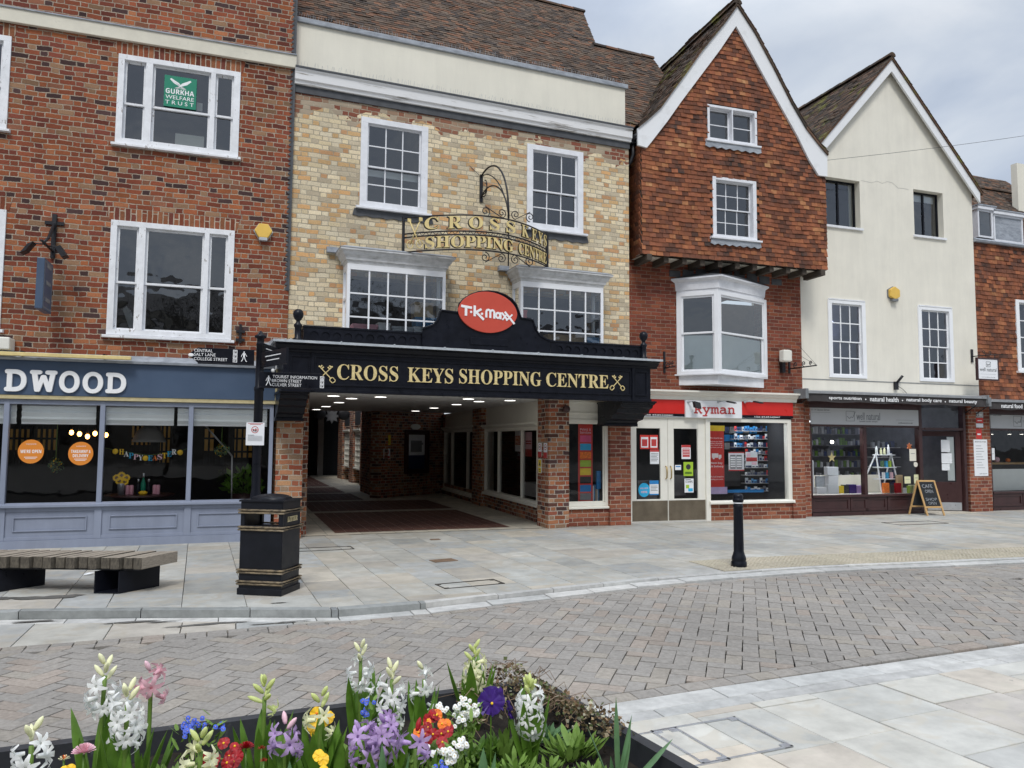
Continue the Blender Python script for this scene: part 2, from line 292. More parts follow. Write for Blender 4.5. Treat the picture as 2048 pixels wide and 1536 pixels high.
class MB:
    def __init__(s): s.v = []; s.f = []; s.mi = []; s.m = 0; s.sm = []; s.smooth = False
    def add(s, vs, fs):
        b = len(s.v); s.v += [tuple(v) for v in vs]
        for f in fs: s.f.append(tuple(b+i for i in f)); s.mi.append(s.m); s.sm.append(s.smooth)
        return s
    def box(s, x0, x1, y0, y1, z0, z1):
        return s.add([(x0, y0, z0), (x1, y0, z0), (x1, y1, z0), (x0, y1, z0), (x0, y0, z1), (x1, y0, z1), (x1, y1, z1), (x0, y1, z1)],
                     [(0, 3, 2, 1), (4, 5, 6, 7), (0, 1, 5, 4), (1, 2, 6, 5), (2, 3, 7, 6), (3, 0, 4, 7)])
    def obox(s, c, X, Y, Z):          # oriented box: centre, half-axis vectors
        c, X, Y, Z = map(Vector, (c, X, Y, Z))
        vs = [c+a*X+b*Y+e*Z for e in (-1, 1) for a, b in ((-1, -1), (1, -1), (1, 1), (-1, 1))]
        return s.add(vs, [(0, 3, 2, 1), (4, 5, 6, 7), (0, 1, 5, 4), (1, 2, 6, 5), (2, 3, 7, 6), (3, 0, 4, 7)])
    def quad(s, a, b, c, d): return s.add([a, b, c, d], [(0, 1, 2, 3)])
    def prism(s, pts, y0, y1):        # polygon in xz extruded along y
        n = len(pts)
        return s.add([(p[0], y0, p[1]) for p in pts]+[(p[0], y1, p[1]) for p in pts],
                     [tuple(range(n)), tuple(range(2*n-1, n-1, -1))]+[(i, n+i, n+(i+1) % n, (i+1) % n) for i in range(n)])
    def ext(s, prof, x0, x1):         # profile in (y,z) extruded along x
        n = len(prof)
        return s.add([(x0, p[0], p[1]) for p in prof]+[(x1, p[0], p[1]) for p in prof],
                     [tuple(range(n)), tuple(range(2*n-1, n-1, -1))]+[(i, (i+1) % n, n+(i+1) % n, n+i) for i in range(n)])
    def hpoly(s, pts, z0, z1):        # polygon in xy extruded along z
        n = len(pts)
        return s.add([(p[0], p[1], z0) for p in pts]+[(p[0], p[1], z1) for p in pts],
                     [tuple(range(n-1, -1, -1)), tuple(range(n, 2*n))]+[(i, (i+1) % n, n+(i+1) % n, n+i) for i in range(n)])
    def lathe(s, prof, cx, cy, seg=16, flat=False):  # (r,z)
        b = []; sm = s.smooth; s.smooth = not flat
        vs = [(cx+r*math.cos(2*math.pi*i/seg), cy+r*math.sin(2*math.pi*i/seg), z) for r, z in prof for i in range(seg)]
        fs = [(j*seg+i, j*seg+(i+1) % seg, (j+1)*seg+(i+1) % seg, (j+1)*seg+i) for j in range(len(prof)-1) for i in range(seg)]
        fs += [tuple(range(seg-1, -1, -1)), tuple((len(prof)-1)*seg+i for i in range(seg))]
        s.add(vs, fs); s.smooth = sm; return s
    def tube(s, path, r, seg=6, taper=None):
        path = [Vector(p) for p in path]; vs = []; n = len(path); sm = s.smooth; s.smooth = seg > 4; a = None
        for i, p in enumerate(path):
            d = (path[min(i+1, n-1)]-path[max(i-1, 0)]).normalized()
            if a is not None: a = a-d*a.dot(d)
            if a is None or a.length < 1e-3: a = d.cross(Vector((0, 0, 1)) if abs(d.z) < .9 else Vector((1, 0, 0)))
            a = a.normalized(); b = d.cross(a)
            rr = r*(taper[i] if taper else 1)
            vs += [p+rr*(math.cos(2*math.pi*k/seg+math.pi/seg)*a+math.sin(2*math.pi*k/seg+math.pi/seg)*b) for k in range(seg)]
        fs = [(j*seg+i, j*seg+(i+1) % seg, (j+1)*seg+(i+1) % seg, (j+1)*seg+i) for j in range(n-1) for i in range(seg)]
        fs += [tuple(range(seg-1, -1, -1)), tuple((n-1)*seg+i for i in range(seg))]
        s.add(vs, fs); s.smooth = sm; return s
    def ball(s, c, r, seg=10, rings=6, sc=(1, 1, 1)):
        sm = s.smooth; s.smooth = True; c = Vector(c); vs = []
        for j in range(rings+1):
            t = math.pi*j/rings
            for i in range(seg):
                p = 2*math.pi*i/seg; vs.append((c.x+r*sc[0]*math.sin(t)*math.cos(p), c.y+r*sc[1]*math.sin(t)*math.sin(p), c.z+r*sc[2]*math.cos(t)))
        s.add(vs, [(j*seg+i, (j+1)*seg+i, (j+1)*seg+(i+1) % seg, j*seg+(i+1) % seg) for j in range(rings) for i in range(seg)])
        s.smooth = sm; return s
    def disc(s, cx, cz, r, y0, y1, seg=28, rz=None):
        return s.prism([(cx+r*math.cos(2*math.pi*i/seg), cz+(rz or r)*math.sin(2*math.pi*i/seg)) for i in range(seg)], y0, y1)
    def mesh(s, vs, fs): return s.add(vs, fs)
    def build(s, name, mats, parent=None, F=ID, org=None, bevel=0, label=None, cat=None, group=None, kind=None, fn=None):
        if isinstance(mats, str): mats = [mats]
        if org is None: org = ORG[parent] if parent is not None else Vector((0, 0, 0))
        org = Vector(org)
        me = bpy.data.meshes.new(name)
        vs = [fn(Vector(v)) for v in s.v] if fn else s.v
        me.from_pydata([(v[0]-org.x, v[1]-org.y, v[2]-org.z) for v in vs], [], s.f)
        for m in mats: me.materials.append(M[m])
        me.polygons.foreach_set('material_index', s.mi); me.polygons.foreach_set('use_smooth', s.sm); me.update()
        o = bpy.data.objects.new(name, me); COL.objects.link(o); ORG[o] = org
        if parent is not None: o.parent = parent
        else: o.location = F.W(*org); o.rotation_euler = (0, 0, F.a)
        if bevel:
            b = o.modifiers.new('bevel', 'BEVEL'); b.width = bevel; b.segments = 2; b.limit_method = 'ANGLE'; b.angle_limit = R(40)
        return tag(o, label, cat, group, kind)
def curve_mesh(setup, ext, offset=0):
    cu = bpy.data.curves.new('tmp', 'CURVE'); cu.dimensions = '2D'; cu.fill_mode = 'BOTH'; cu.extrude = ext; setup(cu)
    o = bpy.data.objects.new('tmp', cu); COL.objects.link(o); me = o.to_mesh()
    r = [v.co.copy() for v in me.vertices], [tuple(p.vertices) for p in me.polygons]
    o.to_mesh_clear(); bpy.data.objects.remove(o); bpy.data.curves.remove(cu); return r
def wall(mb, outline, holes, y0, y1):   # polygon with holes in the xz plane, real thickness
    def setup(cu):
        for pts in [outline]+holes:
            sp = cu.splines.new('POLY'); sp.points.add(len(pts)-1); sp.use_cyclic_u = True
            for p, q in zip(sp.points, pts): p.co = (q[0], q[1], 0, 1)
    vs, fs = curve_mesh(setup, abs(y1-y0)/2); ym = (y0+y1)/2
    return mb.add([(v.x, ym-v.z, v.y) for v in vs], fs)
def rp(x0, x1, z0, z1): return [(x0, z0), (x1, z0), (x1, z1), (x0, z1)]
SER = lambda s: ''.join(chr(0x1D400+ord(c)-65) if 'A' <= c <= 'Z' else chr(0x1D41A+ord(c)-97) if 'a' <= c <= 'z' else c for c in s)
MON = lambda s: ''.join(chr(0x1D670+ord(c)-65) if 'A' <= c <= 'Z' else chr(0x1D68A+ord(c)-97) if 'a' <= c <= 'z' else c for c in s)
BLD = lambda s: ''.join(chr(0x1D5D4+ord(c)-65) if 'A' <= c <= 'Z' else chr(0x1D5EE+ord(c)-97) if 'a' <= c <= 'z' else c for c in s)
TC = {}
def text(mb, s, x0, x1, z0, z1, y, ext=.004, off=0, sp=1.0, slope=0, fn=None, center=False):
    """text fitted into the box x0..x1, z0..z1, standing ext*2 proud of plane y"""
    key = (s, off, sp)
    if key not in TC:
        cu = bpy.data.curves.new('t', 'FONT'); cu.body = s; cu.offset = off; cu.space_character = sp; cu.extrude = .5; cu.resolution_u = 3
        o = bpy.data.objects.new('t', cu); COL.objects.link(o); me = o.to_mesh()
        TC[key] = [v.co.copy() for v in me.vertices], [tuple(p.vertices) for p in me.polygons]
        o.to_mesh_clear(); bpy.data.objects.remove(o); bpy.data.curves.remove(cu)
    vs, fs = TC[key]
    if not vs: return mb
    ax, bx = min(v.x for v in vs), max(v.x for v in vs); az, bz = min(v.y for v in vs), max(v.y for v in vs)
    kx = (x1-x0)/(bx-ax) if x1 is not None else (z1-z0)/(bz-az); kz = (z1-z0)/(bz-az)
    if center: x0 = x0-(bx-ax)*kx/2
    out = []
    for v in vs:
        p = Vector((x0+(v.x-ax)*kx, y-ext-v.z*2*ext, z0+(v.y-az)*kz))
        p.z += slope*(p.x-x0)
        out.append(fn(p) if fn else p)
    return mb.add(out, fs)
def inter(poly, b):                    # x-interval of a convex polygon at height b
    xs = []
    for i in range(len(poly)):
        (x0, z0), (x1, z1) = poly[i], poly[(i+1) % len(poly)]
        if (z0-b)*(z1-b) < 0 or z0 == b: xs.append(x0+(x1-x0)*((b-z0)/(z1-z0) if z1 != z0 else 0))
    return (min(xs), max(xs)) if len(xs) >= 2 else None
def tiles(mb, O, U, V, rowfn, b0, b1, w=.155, g=.092, lift=.024, holes=(), wob=.006, rnd=random):
    """overlapping clay tiles on a plane: O origin, U along a course, V up the slope"""
    O, U, V = Vector(O), Vector(U).normalized(), Vector(V).normalized(); N = U.cross(V)
    if N.y > 0 and abs(N.z) < .9: N = -N
    if N.z < -.01: N = -N
    j = 0; b = b0; ph = rnd.random()*9
    while b < b1:
        it = rowfn(b+g*.4)
        if it:
            a0, a1 = it; k0 = math.floor(a0/w)-1; sh = w/2*(j % 2)+rnd.uniform(-.012, .012)
            for k in range(k0, int((a1-a0)/w)+k0+4):
                xa = k*w+sh+rnd.uniform(-.004, .004); xb = (k+1)*w+sh-.004
                xa = max(xa, a0); xb = min(xb, a1)
                if xb-xa < .02: continue
                cx = (xa+xb)/2
                if any(h[0] < cx < h[1] and h[2]-g*.5 < b+g*.3 < h[3]-g*.3 for h in holes): continue
                sag = wob*math.sin(cx*2.3+ph)+wob*.7*math.sin(cx*5.1+b*3)
                db = rnd.uniform(-.005, .005)+sag; l0 = lift+rnd.uniform(-.005, .007)+(rnd.random() < .04)*.01; l1 = l0+rnd.uniform(-.004, .004)
                th = .013; up = g*1.35
                tl = rnd.uniform(-.004, .004)
                def q(a, bb, h): return O+U*a+V*bb+N*h
                vs = [q(xa, b+db-tl, l0), q(xb, b+db+tl, l1), q(xb, b+db+up, .004+th), q(xa, b+db+up, .004+th),
                      q(xa, b+db-tl, l0-th), q(xb, b+db+tl, l1-th), q(xb, b+db+up, .002), q(xa, b+db+up, .002)]
                mb.add(vs, [(0, 1, 2, 3), (4, 5, 1, 0), (4, 0, 3, 7), (1, 5, 6, 2)])
        b += g; j += 1
    return mb
# ------------------------------------------------------------ windows
def room(mb, x0, x1, y, z0, z1, d=1.2):
    mb.add([(x0, y, z0), (x1, y, z0), (x1, y+d, z0), (x0, y+d, z0), (x0, y, z1), (x1, y, z1), (x1, y+d, z1), (x0, y+d, z1)],
           [(0, 1, 2, 3), (7, 6, 5, 4), (3, 2, 6, 7), (0, 3, 7, 4), (2, 1, 5, 6)])
def frame_rect(mb, x0, x1, z0, z1, w, y0, y1, wt=None, wb=None):
    wt = wt or w; wb = wb or w
    mb.box(x0, x0+w, y0, y1, z0, z1); mb.box(x1-w, x1, y0, y1, z0, z1)
    mb.box(x0+w, x1-w, y0, y1, z1-wt, z1); mb.box(x0+w, x1-w, y0, y1, z0, z0+wb)
def window(T, r, lights, rail=.5, cols=1, rows=1, cas=.07, mat='white_peel', y=.0, proud=.02, bar=.02, sill=(.05, .05, .05), roomd=1.3, gmat='glass', roommat='room_dark', label=None, sash=.035, casb=None):
    """box sash window: casing, sashes with meeting rail at fraction rail (None = casement), glazing bars, glass, sill, dark room"""
    x0, x1, z0, z1 = r; mb = MB(); W_ = x1-x0; casb = casb or cas
    xs = [(x0+a*W_, x0+b*W_) for a, b in lights]; gz0, gz1 = z0+casb, z1-cas
    yp = y-proud
    # casing posts and head
    mb.box(x0, x1, yp, y+.1, gz1, z1); mb.box(x0, x1, yp, y+.1, z0, gz0)
    e = x0
    for a, b in xs: mb.box(e, a, yp, y+.1, gz0, gz1); e = b
    mb.box(e, x1, yp, y+.1, gz0, gz1)
    pm = MB(); zr = gz0+(gz1-gz0)*rail if rail else None
    for a, b in xs:
        segs = [(gz0, zr+.018, .06), (zr-.018, gz1, .03)] if rail else [(gz0, gz1, .035)]
        nc = max(1, round(cols*(b-a)/max(q-p for p, q in xs))) if len(xs) > 1 else cols
        nr = rows
        for s0, s1, yy in segs:
            frame_rect(mb, a, b, s0, s1, sash, y+yy, y+yy+.03)
            for i in range(1, nc):
                cx = a+sash+(b-a-2*sash)*i/nc; mb.box(cx-bar/2, cx+bar/2, y+yy+.003, y+yy+.025, s0+sash, s1-sash)
            for i in range(1, nr):
                cz = s0+sash+(s1-s0-2*sash)*i/nr; mb.box(a+sash, b-sash, y+yy+.005, y+yy+.022, cz-bar/2, cz+bar/2)
            yg = y+yy+.015; pm.quad((a+.01, yg, s0+.01), (b-.01, yg, s0+.01), (b-.01, yg, s1-.01), (a+.01, yg, s1-.01))
    wn = mb.build('window', mat, T, bevel=.003, label=label)
    pm.build('pane', gmat, wn)
    if sill:
        sm = MB(); sm.ext([(y-sill[0]-proud, z0-sill[2]), (y-sill[0]-proud, z0-.012), (y+.02, z0+.004), (y+.02, z0-sill[2])], x0-sill[1], x1+sill[1]); sm.build('sill', mat, wn, bevel=.004)
    if roomd:
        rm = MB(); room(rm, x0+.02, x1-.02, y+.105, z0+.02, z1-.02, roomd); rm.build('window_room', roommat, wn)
    return wn
def spiral(cx, cz, r, turns, a0, sgn=1, n=22, y=0):
    return [(cx+r*(1-i/n*.85)*math.cos(a0+sgn*turns*2*math.pi*i/n), y, cz+r*(1-i/n*.85)*math.sin(a0+sgn*turns*2*math.pi*i/n)) for i in range(n+1)]
def sheet(F, name, label, cat, x0, x1, z0, z1, y, col, lines=None, group=None, th=.004):
    """a small printed notice: panel plus print built just proud of it"""
    T = thing(name, label, cat, F, ((x0+x1)/2, y, z0), group)
    MB().box(x0, x1, y-th, y, z0, z1).build('panel', col, T)
    for i, (mat, items) in enumerate((lines or {}).items()):
        mb = MB()
        for it in items:
            if it[0] == 'r': _, a, b, c, d = it; mb.box(x0+(x1-x0)*a, x0+(x1-x0)*b, y-th-.0015-.0006*i, y-th-.0003, z0+(z1-z0)*c, z0+(z1-z0)*d)
            elif it[0] == 'd': _, a, c, rr = it; mb.disc(x0+(x1-x0)*a, z0+(z1-z0)*c, rr*(x1-x0), y-th-.0012-.0006*i, y-th-.0003, 20)
            elif it[0] == 't':
                _, s, a, b, c, d = it; text(mb, s, x0+(x1-x0)*a, x0+(x1-x0)*b, z0+(z1-z0)*c, z0+(z1-z0)*d, y-th-.0005, .0008)
        mb.build('print', mat, T)
    return T
# ------------------------------------------------------------ ground
FA = Frame(0, 13.30, -.6); FB = Frame(1.1, 13.33, 2.0); FC = Frame(7.83, 13.93, -2.3); FD = Frame(12.4, 13.98, -1.0); FE = Frame(17.0, 13.95, 0)
# street falls a step below the pavement
KF = [(-30, 8.9), (-9, 8.75), (-2.01, 8.57), (-.4, 8.13), (1.02, 7.66), (1.9, 7.70), (2.73, 7.84), (4.75, 8.17), (6.2, 8.27), (7.46, 8.27), (10.8, 7.99), (15, 7.6), (40, 5.5)]
KN = [(-30, 3.0), (1.2, 4.40), (2.04, 4.44), (3.55, 4.53), (6.5, 4.66), (10, 4.9), (40, 7.0)]
def lerp_line(K, x):
    for (a, b), (c, d) in zip(K, K[1:]):
        if x <= c: return b+(d-b)*(x-a)/(c-a)
    return K[-1][1]
ZR = -.075; ZN = -.055
g = MB(); g.quad((-250, -250, -.16), (250, -250, -.16), (250, 250, -.16), (-250, 250, -.16)); g.build('ground', 'joint', kind='structure')
def flat_poly(mb, pts, z, dz=.03):
    n = len(pts); c = random.uniform(-.002, .002); tx, ty = random.uniform(-.004, .004), random.uniform(-.004, .004)
    cx = sum(p[0] for p in pts)/n; cy = sum(p[1] for p in pts)/n
    top = [(p[0], p[1], z+c+(p[0]-cx)*tx+(p[1]-cy)*ty) for p in pts]; bot = [(p[0], p[1], z-dz) for p in pts]
    r = .0025
    ins = [(p[0]+(cx-p[0])*r/(abs(cx-p[0])+.001)*1.0, p[1]+(cy-p[1])*r/(abs(cy-p[1])+.001), p[2]) for p in top]
    mid = [(p[0], p[1], p[2]-.004) for p in top]
    mb.add(ins+mid+bot, [tuple(range(n))]+[(n+i, n+(i+1) % n, (i+1) % n, i) for i in range(n)]+[(2*n+i, 2*n+(i+1) % n, n+(i+1) % n, n+i) for i in range(n)])
def clip(poly, nx, ny, c):      # keep nx*x+ny*y <= c
    out = []
    for i in range(len(poly)):
        a, b = poly[i], poly[(i+1) % len(poly)]; da = nx*a[0]+ny*a[1]-c; db = nx*b[0]+ny*b[1]-c
        if da <= 0: out.append(a)
        if da*db < 0: t = da/(da-db); out.append((a[0]+(b[0]-a[0])*t, a[1]+(b[1]-a[1])*t))
    return out
def area(p): return abs(sum(p[i][0]*p[(i+1) % len(p)][1]-p[(i+1) % len(p)][0]*p[i][1] for i in range(len(p)))/2)
def clip_above(poly, K, off, above=True):   # clip against the local tangent of polyline K shifted by off
    cx = sum(p[0] for p in poly)/len(poly)
    for (a, b), (c, d) in zip(K, K[1:]):
        if cx <= c: break
    L_ = math.hypot(c-a, d-b); nx, ny = (d-b)/L_, -(c-a)/L_          # points below the line
    k = nx*a+ny*b-off                                                # off>0 : line moved up
    return clip(poly, nx, ny, k) if above else clip(poly, -nx, -ny, -k)
def strips(mb, ang, u0, u1, v0, v1, ws, ls, z, clipfn, gap=.007):
    ca, sa = math.cos(R(ang)), math.sin(R(ang)); u = u0
    while u < u1:
        w = random.choice(ws); v = v0-random.random()*.5
        while v < v1:
            l = random.uniform(*ls); gg = gap*random.uniform(.4, 1.1)
            q = [(u+gg, v+gg), (u+w, v+gg), (u+w, v+l), (u+gg, v+l)]
            q = [(x*ca-y*sa, x*sa+y*ca) for x, y in q]; q = clipfn(q)
            if len(q) > 2 and area(q) > .004: flat_poly(mb, q, z)
            v += l
        u += w
g = MB(); g.box(-70, 70, -60, -1.45, ZN-.05, ZN-.008); g.build('market_square', 'square_paving', kind='structure')
# pavement in front of the shops, kerb offset .13
pv = MB()
BK = [(-30, 13.75), (.9, 13.40), (1.0, 13.5), (6.2, 13.75), (40, 14.4)]
TX = lambda q: q
def cp(q):
    cx = sum(p[0] for p in q)/4; cy = sum(p[1] for p in q)/4
    q = clip_above(q, KF, .155)
    if len(q) < 3: return []
    if not (1.3 < cx < 5.6 and False): q = clip(q, 0, 1, 14.35 if cx > 7.8 else 13.62)
    return q
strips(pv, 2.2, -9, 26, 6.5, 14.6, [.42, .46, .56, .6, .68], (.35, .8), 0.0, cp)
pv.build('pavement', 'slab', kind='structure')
# tactile slabs with blisters
tb = MB(); x = 5.98
while x < 24:
    k = lerp_line(KF, x); k2 = lerp_line(KF, x+.4)
    for r_ in range(2):
        o = .155+.42*r_; flat_poly(tb, [(x+.004, k+o), (x+.396, k2+o), (x+.396, k2+o+.414), (x+.004, k+o+.414)], .009)
        if x < 13:
            for i in range(6):
                for j in range(6):
                    bx, by = x+.033+i*.0667, k+(k2-k)*i/6+o+.04+j*.0667
                    tb.add([(bx+.017*math.cos(t*math.pi/3), by+.017*math.sin(t*math.pi/3), .009) for t in range(6)]+[(bx+.011*math.cos(t*math.pi/3), by+.011*math.sin(t*math.pi/3), .015) for t in range(6)],
                           [tuple(range(6, 12))]+[(t, (t+1) % 6, 6+(t+1) % 6, 6+t) for t in range(6)])
    x += .4
tb.build('tactile_paving', 'tactile', kind='structure')
# kerbs: far kerb has a face on the left, flush to the right; white gutter stones before it
def kerb(mb, K, x0, x1, o0, o1, z, step, dz=.12, zf=None):
    x = x0
    while x < x1:
        s = min(step*random.uniform(.8, 1.2), x1-x); a, b = lerp_line(K, x+.004), lerp_line(K, x+s-.004)
        # follow the bend
        zz = z if zf is None else zf(x+s/2)
        flat_poly(mb, [(x+.004, a+o0), (x+s-.004, b+o0), (x+s-.004, b+o1), (x+.004, a+o1)], zz, dz); x += s
kb = MB(); kerb(kb, KF, -12, 1.02, .02, .15, .004, .9); kerb(kb, KF, 1.02, 1.9, .02, .15, .004, .88); kb.build('kerb', 'kerb_dark', kind='structure')
kb = MB(); kerb(kb, KF, 1.9, 26, .055, .15, .003, .8); kb.build('kerb', 'kerb_stone', kind='structure')
gz = lambda x: ZR+.006+max(0, min(1, (x-1.0)/4.5))*.055
kb = MB(); kerb(kb, KF, -12, 1.02, -.17, .012, 0, .75, .05, gz); kerb(kb, KF, 1.02, 1.9, -.17, .045, 0, .88, .05, gz); kerb(kb, KF, 1.9, 26, -.16, .048, 0, .7, .05, gz); kb.build('gutter_stones', 'kerb_stone', kind='structure')
kb = MB(); kerb(kb, KN, .2, 26, -.20, -.065, ZN, .85, .05); kb2 = MB(); kerb(kb, KN, .2, 26, -.06, .14, ZN+.002, .75, .05)
kb.build('near_kerb', 'kerb_stone', kind='structure')
# road: herringbone blocks
zr = lambda cx, cy: ZR+.012+.03*max(0, min(1, (cx-1)/5))
rd = MB()
def road_clip(q, soldier=True):
    q = clip_above(q, KF, -.19-(.10 if soldier else 0), False)
    if len(q) > 2: q = clip_above(q, KN, .14+(.16 if soldier else 0))
    return q
def herring(ang, bw, cond, x0, x1, y0, y1):
    ca, sa = math.cos(R(ang)), math.sin(R(ang)); n = 60; bl = 2*bw; gg = .0036
    ox, oy = 5, 6.3
    for i in range(-90, 90):
        for j in range(-90, 90):
            # herringbone lattice: cell (i,j) holds a horizontal and a vertical block
            bx, by = (i*2+j)*bw*1.0, 0
            X = (2*i+j)*bw*1.0 - j*0; 
            hx, hy = (j+4*i)*bw, j*bw
            for q in (((hx, hy), (hx+bl, hy+bw)), ((hx+bl, hy-bw+0*bw), (hx+bl+bw, hy+bw))):
                (a, b), (c, d) = q; jx, jy = random.uniform(-.003, .003), random.uniform(-.003, .003)
                p = [(a+gg, b+gg), (c-gg, b+gg), (c-gg, d-gg), (a+gg, d-gg)]
                p = [(ox+(u+jx)*ca-(v+jy)*sa, oy+(u+jx)*sa+(v+jy)*ca) for u, v in p]
                cx = sum(t[0] for t in p)/4; cy = sum(t[1] for t in p)/4
                if not (x0 < cx < x1 and y0 < cy < y1) or not cond(cx, cy): continue
                p = road_clip(p)
                if len(p) > 2 and area(p) > .0015: flat_poly(rd, p, zr(cx, cy), .03)
# the strip of stone and setts at the far left
def leftstrip(cx, cy):
    lim = 7.2+(cx+1.69)*.035; k = lerp_line(KF, cx)
    return cy > lim and cy < k-.17 and cx < .62
diag = lambda cx, cy: (cy-8.1)*math.cos(R(35))+(cx-7.7)*math.sin(R(35)) > 0
herring(53, .128, lambda x, y: not diag(x, y) and not leftstrip(x, y), -5, 12, 3.6, 9.2)
herring(8, .128, lambda x, y: diag(x, y), 6, 17, 4, 9)
xx = -6
ls = MB()
while xx < .6:
    k0 = 7.2+(xx+1.69)*.035; s = random.uniform(.45, .75)
    k1 = k0+s*.035; t0 = lerp_line(KF, xx)-.18; t1 = lerp_line(KF, xx+s)-.18
    if t0-k0 > .3: 
        flat_poly(ls, [(xx, k0+.24), (xx+s-.008, k1+.24), (xx+s-.008, t1), (xx, t0)], ZR+.008)
    xx += s
ls.build('stone_channel', 'slab', kind='structure')
xx = -6
while xx < .9:
    k0 = 7.2+(xx+1.69)*.035
    if lerp_line(KF, xx)-.2 > k0+.24: flat_poly(rd, [(xx, k0+.115), (xx+.16, k0+.12), (xx+.16, k0+.232), (xx, k0+.228)], ZR+.012)
    flat_poly(rd, [(xx, k0), (xx+.166, k0+.006), (xx+.166, k0+.112), (xx, k0+.108)], ZR+.012)
    xx += .172
# soldier rows along both kerbs
for K, o in ((KF, -.28), (KN, .15)):
    x = -6 if K is KN else .9
    while x < 17:
        a, b = lerp_line(K, x), lerp_line(K, x+.2); flat_poly(rd, [(x, a+o), (x+.195, b+o), (x+.195, b+o+(.095 if K is KF else .14)), (x, a+o+(.095 if K is KF else .14))], zr(x, a)); x += .2
rd.build('road', 'block', kind='structure')
# near plaza slabs
pz = MB()
def cn(q):
    q = clip_above(q, KN, -.205, False)
    cx = sum(p[0] for p in q)/max(1, len(q)) if q else 0
    return q if q and cx > .2 else []
class Swap: pass
ca_ = 3.5
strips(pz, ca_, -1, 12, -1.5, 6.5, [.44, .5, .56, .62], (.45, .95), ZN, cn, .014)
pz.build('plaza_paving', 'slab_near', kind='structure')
# ------------------------------------------------------------ building A : red brick house with the navy shop front
F = FA; P = F.P
TA = thing('brick_townhouse', 'tall red brick townhouse on the left with a navy shop fascia below its sash windows', 'building', F, (0, 0, 0))
xR = P(577, 590)[0]; xL = -9.0
zfa_t = P(270, 729)[1]; zfa_b = P(270, 803)[1]; xsR = P(545, 900)[0]
W1 = F.rect((239, 107), (481, 147), (229, 285), (477, 316)); W2 = F.rect((224, 440), (469, 462), (211, 668), (463, 681))
dx = W1[1]-F.P(29, 70)[0]; W3 = (W1[0]-(W1[1]-P(20, 150)[0]), P(20, 150)[0], W1[2], W1[3])
W4 = (W2[0]-(W2[1]-P(6, 560)[0]), P(6, 560)[0], W2[2], W2[3])
mb = MB(); wall(mb, rp(xL, xR, zfa_b, 11.2), [rp(w[0]+.01, w[1]-.01, w[2]+.01, w[3]-.01) for w in (W1, W2, W3, W4)], 0, .3)
mb.box(xL, xR, .31, 9, 11.1, 11.2); mb.box(xR-.02, xR, .3, 9, 4, 11.1); mb.box(xL, xL+.02, .3, 9, 0, 11.1); mb.box(xL, xR, 9, 9.1, 0, 11.2)
mb.build('wall', 'brick_red', TA)
zb1 = P(290, 84)[1]; zb0 = P(290, 64)[1]
zc = [P(300, 65)[1], P(300, 92)[1]]
mb = MB(); mb.box(xL, xR+.02, -.07, 0, zc[1], zc[0]); mb.build('string_course', 'stone_band', TA, bevel=.006)
mb = MB(); mb.ext([(-.09, zc[0]-.01), (-.09, zc[0]+.01), (0, zc[0]+.05), (0, zc[0]-.01)], xL, xR+.02); mb.build('lead_flashing', 'lead', TA)
for w in (W1, W2, W3, W4):
    mb = MB(); t = .2
    mb.prism([(w[0]-.03, w[3]+.002), (w[1]+.03, w[3]+.002), (w[1]+.07, w[3]+t), (w[0]-.07, w[3]+t)], -.006, .02); mb.build('brick_arch', 'brick_soldier', TA)
    window(TA, w, [(.05, .22), (.275, .75), (.79, .945)], rail=.46, cas=.085, cols=1, rows=1, mat='white_peel', gmat='glass', roommat='room_dark', roomd=2.0, sash=.035, proud=.03)
# charity notice and papers in the upper window
zq = lambda a, b, c, d, dd: (*[P(a, (b+d)/2, dd)[0]], P(c, (b+d)/2, dd)[0], P((a+c)/2, d, dd)[1], P((a+c)/2, b, dd)[1])
a, b, c, d = zq(328, 154, 393, 216, -.02); T = thing('charity_sign', 'green GURKHA WELFARE TRUST notice in the upper sash window', 'sign', F, (a, .02, c)); MB().box(a, b, .016, .02, c, d).build('panel', 'green_sign', T)
mb = MB(); w_ = b-a; h_ = d-c
for s, u0, u1, v0, v1 in ((BLD('GURKHA'), .05, .93, .42, .58), ('WELFARE', .05, .93, .25, .37), ('T R U S T', .05, .93, .08, .20), ('THE', .43, .57, .60, .64)): text(mb, s, a+w_*u0, a+w_*u1, c+h_*v0, c+h_*v1, .0155, .001)
for sg in (1, -1): pts = [(a+w_*(.5+sg*q_[0]), c+h_*q_[1]) for q_ in ((-.18, .62), (-.12, .60), (.05, .79), (.30, .92), (.33, .88), (.20, .76), (.06, .70), (-.10, .60))]; mb.prism(pts if sg > 0 else pts[::-1], .0138-.0008*(sg > 0), .0158)
mb.build('lettering', 'white_letter', T)
for k, (q4, nm) in enumerate((((393, 206, 405, 222), 'cream card edge right of the green charity notice'), ((350, 270, 408, 294), 'cream paper propped in the foot of the upper sash window'))):
    a, b, c, d = zq(*q4, -.12); tag(MB().box(a, b, .115, .12, c, d).build('card', 'petal_cream' if k == 9 else 'cream_paint', None, F, (a, .12, c)), nm, 'card')
x, z = P(392, 650, -.7); tag(MB().obox((x-1.0, .8, W2[2]+.28), (.03, 0, .03), (0, .2, 0), (-.09, 0, .25)).obox((x-.93, .85, W2[2]+.26), (.02, 0, .0), (0, .2, 0), (-.1, 0, .24)).build('chair_back', 'paper', None, F, (x-1, .8, W2[2])), 'pale chair back inside the lower sash window', 'chair')
